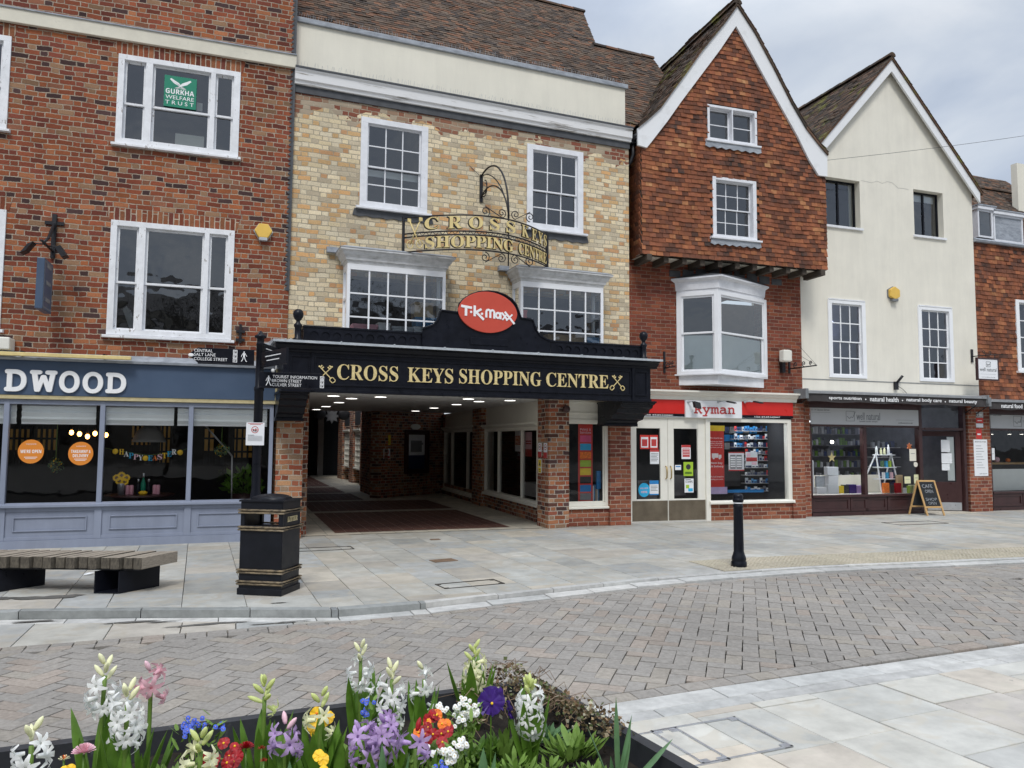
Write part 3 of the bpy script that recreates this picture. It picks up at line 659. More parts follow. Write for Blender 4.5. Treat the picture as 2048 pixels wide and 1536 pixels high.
# stepped lead flashing up the joint with the next house
mb = MB(); z = 4.15
while z < 11: mb.add([(xR-.01, -.012, z), (xR-.07, -.012, z+.015), (xR-.07, -.004, z+.03), (xR-.01, -.004, z+.11), (xR-.01, -.012, z+.11)], [(0, 4, 1), (1, 4, 3, 2)]); mb.box(xR-.02, xR+.01, -.03, .0, z, z+.083); z += .083
mb.build('step_flashing', 'lead_dark', TA)
# shop front
fx0, fx1 = xL, P(554, 770)[0]
SF = TA
mb = MB(); mb.box(fx0, fx1-.03, -.08, -.01, zfa_b+.06, zfa_t+.0); mb.build('fascia', 'blue_fascia', SF, bevel=.004)
mb = MB(); mb.ext([(-.15, zfa_t), (-.16, zfa_t+.035), (-.02, zfa_t+.13), (0, zfa_t+.13), (0, zfa_t)], fx0, fx1+.02); mb.build('lead_capping', 'lead', SF)
mb = MB(); mb.ext([(-.10, zfa_b), (-.10, zfa_b+.025), (-.085, zfa_b+.03), (-.09, zfa_b+.055), (-.01, zfa_b+.058), (-.01, zfa_b)], fx0, fx1); mb.box(fx1-.03, fx1, -.10, -.01, zfa_b+.06, zfa_t); mb.build('gold_moulding', 'gold_trim', SF)
zl = lambda px, py: P(px, py, .08)
mb = MB()
for ch, a, b, ya, yb in (('D', 10, 54, 739, 783), ('W', 60, 115, 741, 784), ('O', 119, 160, 742, 786), ('O', 166, 207, 744, 787), ('D', 212, 253, 746, 787)):
    text(mb, MON(ch), zl(a, 765)[0], zl(b, 765)[0], zl((a+b)/2, yb)[1], zl((a+b)/2, ya)[1], -.08, .02, off=.028)
mb.build('lettering', 'white_letter', SF)
zs = P(270, 1004)[1]; ztop = zfa_b-.005; xe = xsR
muls = [P(11, 900)[0], P(203, 900)[0], P(380, 900)[0]]; step = muls[2]-muls[1]; muls = [muls[0]-step*1.05, muls[0]-2.1*step]+muls
muls = sorted(muls)
mb = MB()
for m_ in muls: mb.box(m_-.035, m_+.035, -.06, .04, zs, ztop)
mb.box(xe-.06, xe, -.06, .04, zs, ztop); mb.box(xL, xe-.06, -.055, .04, ztop-.07, ztop)
mb.ext([(-.11, zs-.05), (-.11, zs-.01), (-.02, zs+.015), (.04, zs+.015), (.04, zs-.05)], xL, xe)
mb.build('shop_frame', 'blue_grey', SF, bevel=.004)
mb = MB(); mb.box(xL, xe, -.03, .02, .12, zs-.051); mb.box(xL, xe, -.07, .02, -.02, .118)
e = muls+[xe+.03]
for a, b in zip(e, e[1:]):
    mb.box(a-.05, a+.05, -.055, -.031, .12, zs-.052)
    x0, x1, z0, z1 = a+.05, b-.05, .12, zs-.052
    mb.box(x0, x1, -.05, -.031, z1-.06, z1); mb.box(x0, x1, -.05, -.031, z0, z0+.05)
    frame_rect(mb, x0+.10, x1-.10, z0+.13, z1-.14, .018, -.05, -.031)
mb.build('stall_riser', 'blue_grey', SF, bevel=.003)
mb = MB()
e2 = [xL]+muls+[xe-.02]
for a, b in zip(e2, e2[1:]): mb.quad((a+.03, 0, zs), (b-.03, 0, zs), (b-.03, 0, ztop-.06), (a+.03, 0, ztop-.06))
mb.build('pane', 'glass_shop', SF)
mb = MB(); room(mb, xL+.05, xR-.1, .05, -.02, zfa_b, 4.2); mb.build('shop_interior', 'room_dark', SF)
mb = MB()                                       # lamplit patches of the back wall painted as glowing panels behind dark lattice
for a, b, c, d in ((18, 60, 858, 900), (70, 112, 858, 900), (262, 300, 852, 890), (322, 340, 852, 925), (408, 428, 858, 905), (470, 505, 858, 915)):
    q = [P(a, c, -3.6), P(b, d, -3.6)]; mb.box(q[0][0], q[1][0], 3.6, 3.63, q[1][1], q[0][1])
mb.build('wall_glow', emitter('warm_glow', (.75, .45, .12), .03).name, SF)
mb = MB()
for a, c in ((18, 112), (262, 340), (408, 505)):
    q = [P(a, 850, -3.5), P(c, 930, -3.5)]; n = 9
    for i in range(n+1): x = q[0][0]+(q[1][0]-q[0][0])*i/n; mb.box(x-.02, x+.02, 3.5, 3.54, q[1][1], q[0][1])
    for i in range(4): z = q[1][1]+(q[0][1]-q[1][1])*i/3; mb.box(q[0][0], q[1][0], 3.5, 3.54, z-.02, z+.02)
mb.build('lattice', 'black_matt', SF)
zbl = P(400, 850)[1]
for a, b in ((-60, 36), (46, 194), (211, 349), (356, 534)):
    x0, x1 = P(a, 830, -.12)[0], P(b, 830, -.12)[0]; mb = MB(); n = 10
    for i in range(n):
        za, zb_ = ztop-.03-(ztop-.03-zbl)*i/n, ztop-.03-(ztop-.03-zbl)*(i+1)/n; o = .02*math.sin(i*2.1); o2 = .02*math.sin((i+1)*2.1)
        mb.quad((x0, .045+o, za), (x1, .045+o*.5, za), (x1, .045+o2*.5, zb_), (x0, .045+o2, zb_))
    mb.box(x0, x1, .055, .085, zbl-.015, zbl+.012)
    mb.build('roller_blind', 'blind', SF)
# stickers, wreaths, banner
def rnd_sign(px, py, r, w1, w2, label):
    x, z = P(px, py, -.01); rr = P(px+r, py, -.01)[0]-x
    T = thing('window_sticker', label, 'sticker', F, (x, -.008, z-rr), 'round orange stickers on the cafe glass')
    MB().disc(x, z, rr, -.010, -.004, 36, rr*1.05).build('disc', 'orange', T)
    mb = MB(); yk = -.0108
    if w2: text(mb, BLD(w1), x-rr*.78, x+rr*.78, z+rr*.05, z+rr*.33, yk, .0004); text(mb, BLD(w2), x-rr*.62, x+rr*.62, z-rr*.33, z-rr*.06, yk, .0004)
    else: text(mb, BLD(w1), x-rr*.8, x+rr*.8, z-rr*.14, z+rr*.16, yk, .0004)
    text(mb, 'WILDWOOD', x-rr*.4, x+rr*.4, z+rr*.6, z+rr*.7, yk, .0004)
    mb.box(x-rr*.5, x+rr*.5, yk-.001, yk+.0005, z-rr*.52, z-rr*.47); mb.box(x-rr*.4, x+rr*.4, yk-.001, yk+.0005, z-rr*.64, z-rr*.6); mb.build('print', 'white_letter', T)
rnd_sign(62.5, 903, 26, "WE'RE OPEN", None, "round orange sticker reading WE'RE OPEN on the cafe window")
rnd_sign(162, 907, 25, 'TAKEAWAY &', 'DELIVERY', 'round orange sticker reading TAKEAWAY & DELIVERY on the cafe window')
def wreath(px, py, r, label):
    x, z = P(px, py, -.15); T = thing('pompom_wreath', label, 'wreath', F, (x, .15, z), 'hanging green wreaths in the cafe window')
    mb = MB()
    for i in range(170):
        a, b = random.random()*6.28, math.acos(random.uniform(-1, 1)); q = r*random.uniform(.55, 1.1); c = Vector((x+q*math.sin(b)*math.cos(a), .15+q*math.sin(b)*math.sin(a), z+q*math.cos(b)))
        d = Vector((random.gauss(0, 1), random.gauss(0, 1), random.gauss(0, 1))).normalized()*.02; e_ = d.cross(Vector((.3, .5, .8))).normalized()*.009
        mb.m = 1 if i % 6 == 0 else 0; mb.quad(c-d, c+e_, c+d, c-e_)
    mb.build('foliage', ['leaf_blue', 'petal_yellow'], T)
    mb = MB(); mb.tube([(x, .15, z+r), (x, .15, ztop-.05)], .004, 4); mb.build('string', 'leaf_light', T)
wreath(111, 930, .11, 'green pompom wreath hanging between the two orange stickers'); wreath(443, 899, .11, 'green pompom wreath hanging in the right cafe window')
T = thing('easter_banner', 'colourful HAPPY EASTER letter banner strung across the middle cafe window', 'banner', F, (*[P(292, 915, -.2)[0]], .2, P(292, 915)[1]))
mb = MB(); cols = ['petal_yellow', 'petal_orange', 'sky_blue', 'petal_rose', 'white_letter']; S_ = 'HAPPY*EASTER'
A0, A1 = P(243, 908, -.2), P(348, 910, -.2)
for i, ch in enumerate(S_):
    t = i/11; x = A0[0]+(A1[0]-A0[0])*t; z = (A0[1]+A1[1])/2-.10*(1-(2*t-1)**2)
    mb.m = [0, 4, 2, 3, 4, 0, 2, 1, 3, 0, 2, 4][i]
    if ch == '*': mb.ball((x, .2, z+.04), .045, 8, 6, (1, .3, 1))
    else: text(mb, SER(ch), x-.035, x+.035, z, z+.085, .2, .003)
mb.m = 0
for x, z in ((A0[0]-.09, A0[1]+.04), (A1[0]+.09, A1[1]+.04)): mb.ball((x, .2, z), .045, 8, 6, (1, .3, 1))
mb.build('letters', cols, T)
MB().tube([(P(205, 895, -.2)[0], .2, P(205, 895, -.2)[1]), (A0[0]-.09, .2, A0[1]+.06), ((A0[0]+A1[0])/2, .2, A0[1]-.02), (A1[0]+.09, .2, A1[1]+.06), (P(385, 893, -.2)[0], .2, P(385, 893, -.2)[1])], .003, 4).build('string', 'leaf_light', T)
# table with vase, cans, bottles
yt = .55; xt, zt = P(280, 988, -yt); T = thing('cafe_table', 'round dark cafe table behind the middle cafe window', 'table', F, (xt, yt, 0))
mb = MB(); mb.lathe([(.02, zt-.03), (.52, zt-.03), (.52, zt), (.5, zt+.001)], xt, yt, 28); mb.build('table_top', 'brown_frame', T); mb = MB(); mb.lathe([(.22, -.01), (.2, .02), (.035, .04), (.035, zt-.03)], xt, yt, 12); mb.build('pedestal', 'black_iron', T)
x, z = P(242, 992, -.45); T = thing('flower_vase', 'grey metal vase of yellow sunflowers on the cafe table', 'vase', F, (x, .45, zt)); MB().lathe([(.05, zt), (.062, zt+.17), (.064, zt+.18)], x, .45, 14).build('vase', 'alu', T)
mb = MB()
for dx_, dz_ in ((-.07, .27), (.0, .31), (.07, .27), (-.03, .22), (.05, .21)):
    for k in range(14):
        a = k*6.283/14; c = Vector((x+dx_, .42, zt+dz_)); d = Vector((math.cos(a), -.15, math.sin(a))); q = Vector((-math.sin(a), 0, math.cos(a)))*.012
        mb.quad(c+d*.018, c+d*.045+q, c+d*.062, c+d*.045-q)
    mb.m = 1; mb.ball((x+dx_, .42, zt+dz_), .022, 8, 4, (1, .4, 1)); mb.m = 0
mb.build('sunflowers', ['petal_yellow', 'stem_brown'], T)
for i, px in enumerate((255, 263, 309, 316)):
    x, _ = P(px, 985, -.42); o = MB().lathe([(.026, zt), (.03, zt+.01), (.03, zt+.135), (.025, zt+.15), (.024, zt+.152)], x, .42, 12).build('drink_can', 'pink_box', None, F, (x, .42, zt))
    tag(o, ['pink can beside the sunflower vase, outermost', 'pink can of the left pair, nearest the bottles', 'pink can of the right pair, nearest the bottles', 'pink can at the right end of the cafe display'][i], 'can', 'pink drink cans on the cafe table')
for i, (px, s) in enumerate(((286, 1.0), (276, .72), (297, .72))):
    x, _ = P(px, 985, -.5); h = .34*s; T = thing('bottle', ['tall dark bottle with silver top at the centre of the cafe display', 'shorter bottle left of the tall one in the cafe display', 'shorter bottle right of the tall one in the cafe display'][i], 'bottle', F, (x, .5, zt), 'bottles on the cafe table')
    MB().lathe([(.035, zt), (.038, zt+.01), (.038, zt+h*.5), (.014, zt+h*.72), (.014, zt+h*.8)], x, .5, 12).build('body', 'green_sign' if i == 0 else 'black_paint', T)
    MB().lathe([(.0145, zt+h*.79), (.017, zt+h*.99), (.012, zt+h)], x, .5, 10).build('cap', 'alu', T)
x, _ = P(286, 988, -.36); tag(MB().ball((x, .36, zt+.03), .07, 12, 6, (1, .6, .5)).build('lemon_bowl', 'petal_yellow', None, F, (x, .36, zt)), 'yellow bowl in front of the bottles on the cafe table', 'bowl')
# pendant lamps
for i, (px, py) in enumerate(((143, 865), (159, 868), (175, 873), (190, 867), (212, 870))):
    x, z = P(px, py, -1.6); T = thing('pendant_lamp', ['leftmost glowing filament bulb hanging in the cafe', 'second glowing filament bulb from the left in the cafe', 'lowest glowing filament bulb, middle of the cafe row', 'fourth glowing filament bulb from the left in the cafe', 'glowing filament bulb behind the cafe window mullion'][i], 'lamp', F, (x, 1.6, z), 'filament bulbs glowing inside the cafe')
    mb = MB(); mb.ball((x, 1.6, z), .035, 10, 8, (1, 1, 1.25)); mb.build('bulb', 'bulb_warm', T)
    mb = MB(); mb.lathe([(.02, z+.04), (.022, z+.09), (.006, z+.1), (.006, zfa_b-.05)], x, 1.6, 8); mb.build('cord', 'black_iron', T)
x, z = P(298, 882, -1.2); T = thing('dome_lamp', 'large white dome pendant shade in the middle cafe window', 'lamp', F, (x, 1.2, z))
MB().lathe([(.27, z-.02), (.26, z+.02), (.2, z+.17), (.09, z+.25), (.03, z+.27)], x, 1.2, 24).build('shade', 'room_light', T); MB().tube([(x, 1.2, z+.27), (x, 1.2, zfa_b-.05)], .008, 5).build('cord', 'black_iron', T)
def bush(name, label, cat, F, x, y, z, n, r, mat, ls=.05, sc=(1, 1, 1), parent=None, pot=None):
    mb = MB()
    for i in range(n):
        d = Vector((random.gauss(0, 1), random.gauss(0, 1), random.gauss(0, 1))).normalized(); q = r*random.random()**.5
        c = Vector((x+d.x*q*sc[0], y+d.y*q*sc[1], z+abs(d.z)*q*sc[2])); t = (d+Vector((0, 0, .5))).normalized()*ls*random.uniform(.6, 1.2); s = t.cross(Vector((random.random(), random.random(), .2))).normalized()*ls*.3
        mb.quad(c, c+t*.5+s, c+t, c+t*.5-s)
    return mb
T = thing('potted_plant', 'leafy green pot plant at the right end of the cafe window', 'plant', F, (P(488, 990, -.9)[0], .9, 0))
x, z = P(488, 975, -.9); bush('', '', '', F, x, .9, z-.1, 160, .3, 0, .15, (1.0, .8, 1.5)).build('leaves', 'leaf', T); MB().lathe([(.14, 0), (.2, .35), (.2, z-.1)], x, .9, 12).build('pot', 'brown_frame', T)
T = thing('hanging_pole', 'pale pole with rope ends behind the right cafe window', 'pole', F, (P(465, 985, -.3)[0], .3, zs)); MB().tube([(*[P(410, 850, -.3)[0]], .3, P(410, 850, -.3)[1]), (P(464, 912, -.3)[0], .3, P(464, 912, -.3)[1])], .014, 6).build('strut', 'room_light', T)
MB().tube([(P(464, 912, -.3)[0], .3, P(464, 912, -.3)[1]), (P(463, 1000, -.3)[0], .3, zs)], .012, 6).build('upright', 'room_light', T)
# fittings on the wall
def alarm(F, px, py, r, mat, label, rot=0, face='lead_light', d=0):
    x, z = F.P(px, py, .1+d); rr = F.P(px+r, py, .1)[0]-x
    T = thing('alarm_box', label, 'alarm box', F, (x, -d, z)); mb = MB()
    pt = [(x+rr*math.cos(rot+i*math.pi/3), z+rr*.95*math.sin(rot+i*math.pi/3)) for i in range(6)]; mb.prism(pt, -.1-d, -.02-d); mb.build('cover', mat, T, bevel=.012)
    pt = [(x+rr*1.1*math.cos(rot+i*math.pi/3), z+rr*1.05*math.sin(rot+i*math.pi/3)) for i in range(6)]; mb = MB(); mb.prism(pt, -.03-d, -.0-d); mb.box(x-rr*.45, x+rr*.45, -.11-d, -.02-d, z-rr*1.15, z-rr*.82); mb.build('base', face, T)
    return T
alarm(F, 527, 461, 18, 'yellow_box', 'faded yellow hexagonal alarm box high on the red brick wall')
x, z0 = P(480, 688)[0], P(480, 686)[1]; z1 = P(480, 649)[1]; mb = MB(); mb.box(x-.02, x+.02, -.04, 0, z0, z1); mb.box(x-.07, x+.07, -.045, -.005, z1-.14, z1-.10); mb.box(x-.07, x+.07, -.045, -.005, z0+.03, z0+.07)
tag(mb.build('wall_tie', 'black_iron', None, F, (x, 0, z0)), 'black iron wall tie right of the lower sash window', 'wall tie')
a, b = P(-30, 703, .2), P(22, 703, .2); mb = MB(); z = P(8, 700, .2)[1]; mb.box(a[0], b[0], -.3, 0, z, P(8, 675, .2)[1]); tag(mb.build('control_box', 'cream_paint', None, F, (b[0], 0, z), bevel=.02), 'cream plastic box above the navy shop fascia', 'box')
a, b = P(-60, 704, .22)[0], P(263, 716, .22)[0]; z = P(130, 711, .22)[1]; T = thing('strip_light', 'long cream trough light fixed above the navy fascia', 'strip light', F, (b, -.2, z)); MB().box(a, b, -.29, -.2, z-.035, z+.02).build('trough', 'gold_paint', T, bevel=.006)
mb = MB(); [mb.box(b-.4-k*1.1, b-.37-k*1.1, -.2, 0, z-.02, z+.05) for k in range(3)]; mb.build('arm', 'black_iron', T)
# hanging sign, square to the wall, with two spot lamps
x = P(108, 480)[0]; zt_, zb_ = P(112, 430)[1], P(112, 520)[1]
T = thing('hanging_sign', 'narrow navy hanging sign on a black bracket on the red brick wall', 'sign', F, (x, 0, zb_))
mb = MB(); mb.box(x-.03, x+.03, -.05, 0, zb_+.02, zt_); mb.box(x-.13, x+.13, -.03, 0, zt_-.16, zt_-.11); mb.tube([(x, -.04, zt_-.15), (x, -.35, zb_+.25), (x, -.62, zb_+.12)], .022, 6); mb.tube([(x, -.03, zb_+.12), (x, -.75, zb_+.12)], .018, 6); mb.build('bracket', 'black_iron', T)
zs0, zs1 = F.P(98, 622, .5)[1], F.P(100, 522, .5)[1]
mb = MB(); mb.box(x-.05, x+.05, -.72, -.18, zs0, zs1); mb.build('board', 'blue_fascia', T, bevel=.008)
mb = MB(); [mb.obox((x+.053, -.45, zs0+.16+k*.25), (.002, 0, 0), (0, .14, 0), (0, 0, .03)) for k in range(3)]; mb.build('lettering', 'ink_grey', T)
mb = MB(); frame_rect(mb, -.70, -.20, zs0+.03, zs1-.03, .015, 0, .004); mb.build('border', 'ink_grey', T, fn=lambda v: Vector((x+.052-v.y*.5, v.x, v.z)))
for sx, dy in ((-.22, -.5), (.2, -.4)):
    mb = MB(); mb.tube([(x, dy, zb_+.12), (x+sx*.9, dy, zb_+.12)], .01, 5); c = Vector((x+sx, dy, zb_+.04)); mb.obox(c, (.035, 0, .02), (0, .1, 0), (-.045*(1 if sx < 0 else -1)*-1, 0, .07)); mb.build('spot_lamp', 'black_iron', T)

# ------------------------------------------------------------ building B : yellow brick house over the arcade
F = FB; P = F.P
TB = thing('yellow_brick_house', 'pale yellow brick house with cream parapet standing over the arcade entrance', 'building', F, (0, 0, 0))
xl = P(583, 400)[0]; xr = P(1258, 480)[0]; zo = P(1140, 797)[1]; zc0 = P(920, 241)[1]; zc1 = P(920, 201)[1]; zl1 = P(920, 196)[1]
zpt = P(930, 107)[1]; zct = P(920, 95)[1]
wB1 = F.rect((725, 234.5), (855, 254), (716, 414), (855, 426)); wB2 = F.rect((1055, 289), (1165.5, 304), (1052, 458), (1166, 465))
bayd = .42
b1 = F.rect((697, 524), (892, 546), (690, 655), (890, 668), bayd); b2 = F.rect((1042, 562), (1207, 576), (1040, 676), (1207, 686), bayd)
zbay0 = 3.35
hol = [rp(w[0]+.01, w[1]-.01, w[2]+.01, w[3]-.01) for w in (wB1, wB2)]+[rp(b[0]+.05, b[1]-.05, zbay0+.1, b[3]-.12) for b in (b1, b2)]
mb = MB(); wall(mb, rp(xl, xr, zo+.02, zc0+.05), hol, 0, .3); mb.box(xr-.02, xr, .3, 9, zo, zpt); mb.build('wall', 'brick_yellow', TB)
mb = MB(); mb.box(xl-.01, xr+.01, -.03, 0, zc0+.0, zc0+.13); mb.build('lead_band', 'lead_dark', TB)
mb = MB(); zz = zc0+.13; hh = zc1-zc0-.13
mb.ext([(0, zz), (-.07, zz), (-.08, zz+.05), (-.11, zz+.07), (-.12, zc1-.05), (-.15, zc1-.02), (-.15, zc1+.0), (0, zc1+.0)], xl-.01, xr+.02); mb.build('cornice', 'wood_bare_white', TB, bevel=.004)
mb = MB(); mb.ext([(.12, zc1), (-.165, zc1), (-.165, zc1+.03), (.12, zc1+.07)], xl-.01, xr+.03); mb.build('cornice_lead', 'lead_dark', TB)
mb = MB(); mb.box(xl, xr-.02, .1, .35, zc1+.03, zpt-.005); mb.build('parapet', 'render_cream', TB)
mb = MB(); mb.box(xl-.06, xr+.03, .05, .4, zpt-.005, zpt+.085); mb.build('coping', 'lead', TB, bevel=.008)
mb = MB()
for row, (yy, zz_, hgt) in enumerate(((-.1, zc1+.02, .13), (.12, zpt+.08, .12))):
    x = xl
    while x < xr:
        if random.random() > .12: mb.tube([(x, yy, zz_), (x+random.uniform(-.03, .03), yy-random.uniform(0, .05), zz_+hgt*random.uniform(.7, 1))], .0022, 3)
        x += .042
mb.build('bird_spikes', 'lead_light', TB, kind=None)
# roof of B
yr0 = .55; sl_ = math.tan(R(52)); V = Vector((0, math.cos(R(52)), math.sin(R(52)))); O = Vector((0, yr0, zpt-.5)); Nn = V.cross(Vector((1, 0, 0))); Nn = -Nn if Nn.z < 0 else Nn
def hitroof(px, py):
    d = ray(px, py); dl = Vector((d.dot(F.u), d.dot(F.n), d.z)); c = F.L(Vector((0, 0, HC))); t = (O-c).dot(Nn)/dl.dot(Nn); return c+dl*t
r1 = hitroof(1165, 24); r2 = hitroof(1192, 92); r3 = hitroof(1320, 113)
bR = (r1-O).dot(V); bL = (r2-O).dot(V); bE = (r3-O).dot(V)
mb = MB(); fr = lambda b: (xl-.05, xr+2.4) if b < bL else (xl-.05, r2.x+(r1.x-r2.x)*(b-bL)/(bR-bL))
tiles(mb, O, (1, 0, 0), V, fr, 0, bR, w=.165, g=.1, lift=.028, wob=.014)
ov = lambda x, b: tuple(O+Vector((1, 0, 0))*x+V*b)
mb.add([ov(xl-.05, -.3), ov(xr+2.4, -.3), ov(xr+2.4, bL), ov(r2.x, bL), ov(r1.x, bR), ov(xl-.05, bR)], [(0, 1, 2, 3, 4, 5)])
mb.build('roof', 'tile_roof', TB)
mb = MB(); top = O+V*bR
def ridge(mb, a, b, r=.10, seg=.33):
    a, b = Vector(a), Vector(b); n = max(1, int((b-a).length/seg)); d = (b-a)/n; up = Vector((0, 0, 1)); s = d.cross(up).normalized()
    for i in range(n):
        p = a+d*i+Vector((0, 0, random.uniform(-.006, .006))); q = p+d*1.04; k = 7; vs = []
        for P_, rr in ((p, r), (q, r*.93)): vs += [P_+s*rr*math.cos(math.pi*t/(k-1))+up*rr*math.sin(math.pi*t/(k-1)) for t in range(k)]
        mb.add(vs, [(t, t+1, k+t+1, k+t) for t in range(k-1)]+[tuple(range(k)), tuple(range(2*k-1, k-1, -1))])
ridge(mb, (xl-.05, top.y, top.z-.03), (r1.x+.03, top.y, top.z-.03)); tl = O+V*bL; mb.build('ridge', 'tile_roof', TB); mb = MB(); ridge(mb, (r2.x-.1, tl.y, tl.z-.03), (xr+2.4, tl.y, tl.z-.04)); mb.build('ridge', 'tile_roof', TB)
mb = MB(); mb.add([(r1.x-.02, top.y, top.z-.02), (r2.x-.02, tl.y, tl.z), (r2.x-.02, 2*top.y-tl.y, tl.z)], [(0, 1, 2)]); Vb = Vector((0, math.cos(R(52)), -math.sin(R(52))))
mb.quad((xl, top.y, top.z), (r1.x, top.y, top.z), (r1.x, top.y+5, top.z-5*sl_), (xl, top.y+5, top.z-5*sl_)); mb.quad((xl, tl.y, tl.z-.1), (xr+1, tl.y, tl.z-.1), (xr+1, tl.y+5, tl.z-5*sl_), (xl, tl.y+5, tl.z-5*sl_)); mb.build('roof_back', 'tile_roof', TB)
for w in (wB1, wB2):
    wn = window(TB, w, [(.10, .90)], rail=.46, cols=3, rows=2, cas=.10, casb=.10, mat='white_peel2', roommat='room_dark', bar=.022, sash=.03, proud=.025, sill=(.06, .07, .05))
    mb = MB(); z = w[2]-.05; pts = [(w[0]-.09, z), (w[1]+.09, z)]; n = 12
    pts += [(w[1]+.12-(w[1]-w[0]+.24)*i/n, z-.11-.03*(i % 2)-.015*random.random()) for i in range(n+1)]; mb.prism(pts, -.02, -.001); mb.build('lead_apron', 'lead_dark', TB)
MB().box(wB1[0]+.14, wB1[1]-.12, .16, .17, wB1[2]+.62, wB1[2]+.74).build('window_blind', 'blind', TB)
# rectangular bays
def bay(r, cols, label):
    x0, x1, _, z1 = r; zb = zbay0; BT = TB; mb = MB(); y0 = -bayd
    yb = y0; z0 = zb; zh = z1-.10
    n = cols; rh = (P(800, 575, bayd)[1]-P(800, 621, bayd)[1])
    for (a, b) in ((x0, x0+.055), (x1-.055, x1)): mb.box(a, b, y0, y0+.06, z0, z1)
    mb.box(x0+.055, x1-.055, y0, y0+.06, zh, z1)
    for i in range(1, n): cx = x0+.055+(x1-x0-.11)*i/n; mb.box(cx-.014, cx+.014, y0+.012, y0+.05, z0, zh)
    z = zh-rh
    while z > z0: mb.box(x0+.055, x1-.055, y0+.015, y0+.047, z-.013, z+.013); z -= rh
    for xs_ in (x0, x1-.05):     # returns
        mb.box(xs_, xs_+.05, y0+.061, y0+.10, z0, z1); mb.box(xs_, xs_+.05, -.06, 0, z0, z1); mb.box(xs_, xs_+.05, y0+.1, -.06, zh, z1); mb.box(xs_, xs_+.05, y0+.1, -.06, zh-rh*1.25, zh-rh*1.25+.05)
    mb.box(x0, x1, y0, 0, z0-.3, z0)
    wn = mb.build('bay_window', 'white_paint', BT, bevel=.003, label=label)
    pm = MB(); pm.quad((x0+.05, y0+.03, z0), (x1-.05, y0+.03, z0), (x1-.05, y0+.03, zh), (x0+.05, y0+.03, zh)); [pm.quad((q, y0+.06, z0), (q, -.02, z0), (q, -.02, zh), (q, y0+.06, zh)) for q in (x0+.02, x1-.02)]; pm.build('pane', 'glass', wn)
    mb = MB(); prof = [(0, 0), (.01, .05), (.035, .06), (.04, .10), (.08, .14), (.10, .19), (.14, .21), (.14, .24)]
    def hood(o0, z0_, o1, z1_):
        a = [(x0-o0, y0-o0, z0_), (x1+o0, y0-o0, z0_), (x1+o0, 0, z0_), (x0-o0, 0, z0_)]; b = [(x0-o1, y0-o1, z1_), (x1+o1, y0-o1, z1_), (x1+o1, 0, z1_), (x0-o1, 0, z1_)]; return a, b
    for (o0, h0), (o1, h1) in zip(prof, prof[1:]):
        a, b = hood(o0, z1+h0, o1, z1+h1); mb.add(a+b, [(0, 1, 5, 4), (1, 2, 6, 5), (3, 0, 4, 7)])
    a, b = hood(0, z1, .14, z1+.24); mb.add(a, [(3, 2, 1, 0)]); mb.build('hood', 'white_weathered', wn)
    mb = MB(); a, b = hood(.15, z1+.242, .05, z1+.29); mb.add(a+b, [(0, 1, 5, 4), (1, 2, 6, 5), (3, 0, 4, 7), (4, 5, 6, 7), (3, 2, 1, 0)]); mb.box(x0-.30, x0-.1, -.10, 0, z1+.24, z1+.33); mb.build('hood_lead', 'lead', wn)
    mb = MB(); room(mb, x0+.01, x1-.01, .31, z0-.02, z1-.01, 2.0); mb.build('window_room', 'room_dark', wn)
    return wn
bay(b1, 5, 'left of the two white bay windows, boxes heaped behind its panes'); bay(b2, 5, 'right of the two white bay windows, above the canopy')
zpr = zbay0+.2
def stack(F, items):
    for (a, b, t, bt, d, mat, label) in items:
        x0, z1 = F.P(a, t, d); x1, z0 = F.P(b, bt, d)[0], F.P(a, bt, d)[1]
        o = MB().box(x0, x1, -d, -d+.25, z0, z1).box(x0-.008, x1+.008, -d-.008, -d+.258, z1-.04, z1+.004).build('storage_box', mat, None, F, ((x0+x1)/2, -d, z0), bevel=.006); tag(o, label, 'box', 'boxes stored behind the upstairs bay windows')
stack(F, [(706, 755, 647, 672, .3, 'pink_box', 'pink box at the left of the left bay window'), (757, 780, 645, 675, .28, 'paper', 'white carton next to the pink box in the left bay'), (785, 826, 652, 675, .3, 'lead_light', 'low grey box in the middle of the left bay'),
          (829, 866, 604, 634, .22, 'cardboard', 'cream and lilac archive box high in the left bay'), (831, 876, 634, 652, .25, 'blue_box', 'bright blue box below the cream archive box'), (828, 880, 653, 672, .3, 'paper', 'white box under the bright blue box'),
          (1098, 1140, 668, 690, .3, 'cardboard', 'brown carton at the left of the right bay'), (1142, 1168, 669, 690, .28, 'cardboard', 'brown carton in the middle of the right bay'), (1174, 1196, 674, 690, .3, 'blue_box', 'blue box at the right end of the right bay'), (1047, 1054, 620, 640, .25, 'poster_red', 'small red box at the left edge of the right bay')])
# ground storey of B: piers, soffit, right-hand window bay
ppl = (P(549, 1000)[0], P(603, 1000)[0]); ppr = (P(1097, 1000)[0], P(1138, 1000)[0]); zsf = zo
mb = MB(); mb.box(ppl[0], ppl[1], 0, .45, -.02, zsf); mb.build('entrance_pier', 'brick_pier', TB, label='left brick pier of the arcade entrance')
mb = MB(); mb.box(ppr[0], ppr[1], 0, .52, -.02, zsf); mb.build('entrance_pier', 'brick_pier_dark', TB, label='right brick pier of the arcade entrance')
rw = .16
x0, x1 = ppr[1], P(1215, 900, -rw)[0]; xq = P(1262, 950, -.05)[0]
zsl = P(1180, 1012, -rw)[1]; zwt = P(1180, 839, -rw)[1]; zpn0, zpn1 = P(1180, 828, -rw)[1], P(1180, 804, -rw)[1]
MB().box(x0, x1, rw-.02, rw+.2, -.02, zsl-.05).build('brick_apron', 'brick_shop', TB); MB().box(x1, xq, .05, rw+.3, -.02, zsf).build('shop_pier', 'brick_shop', TB)
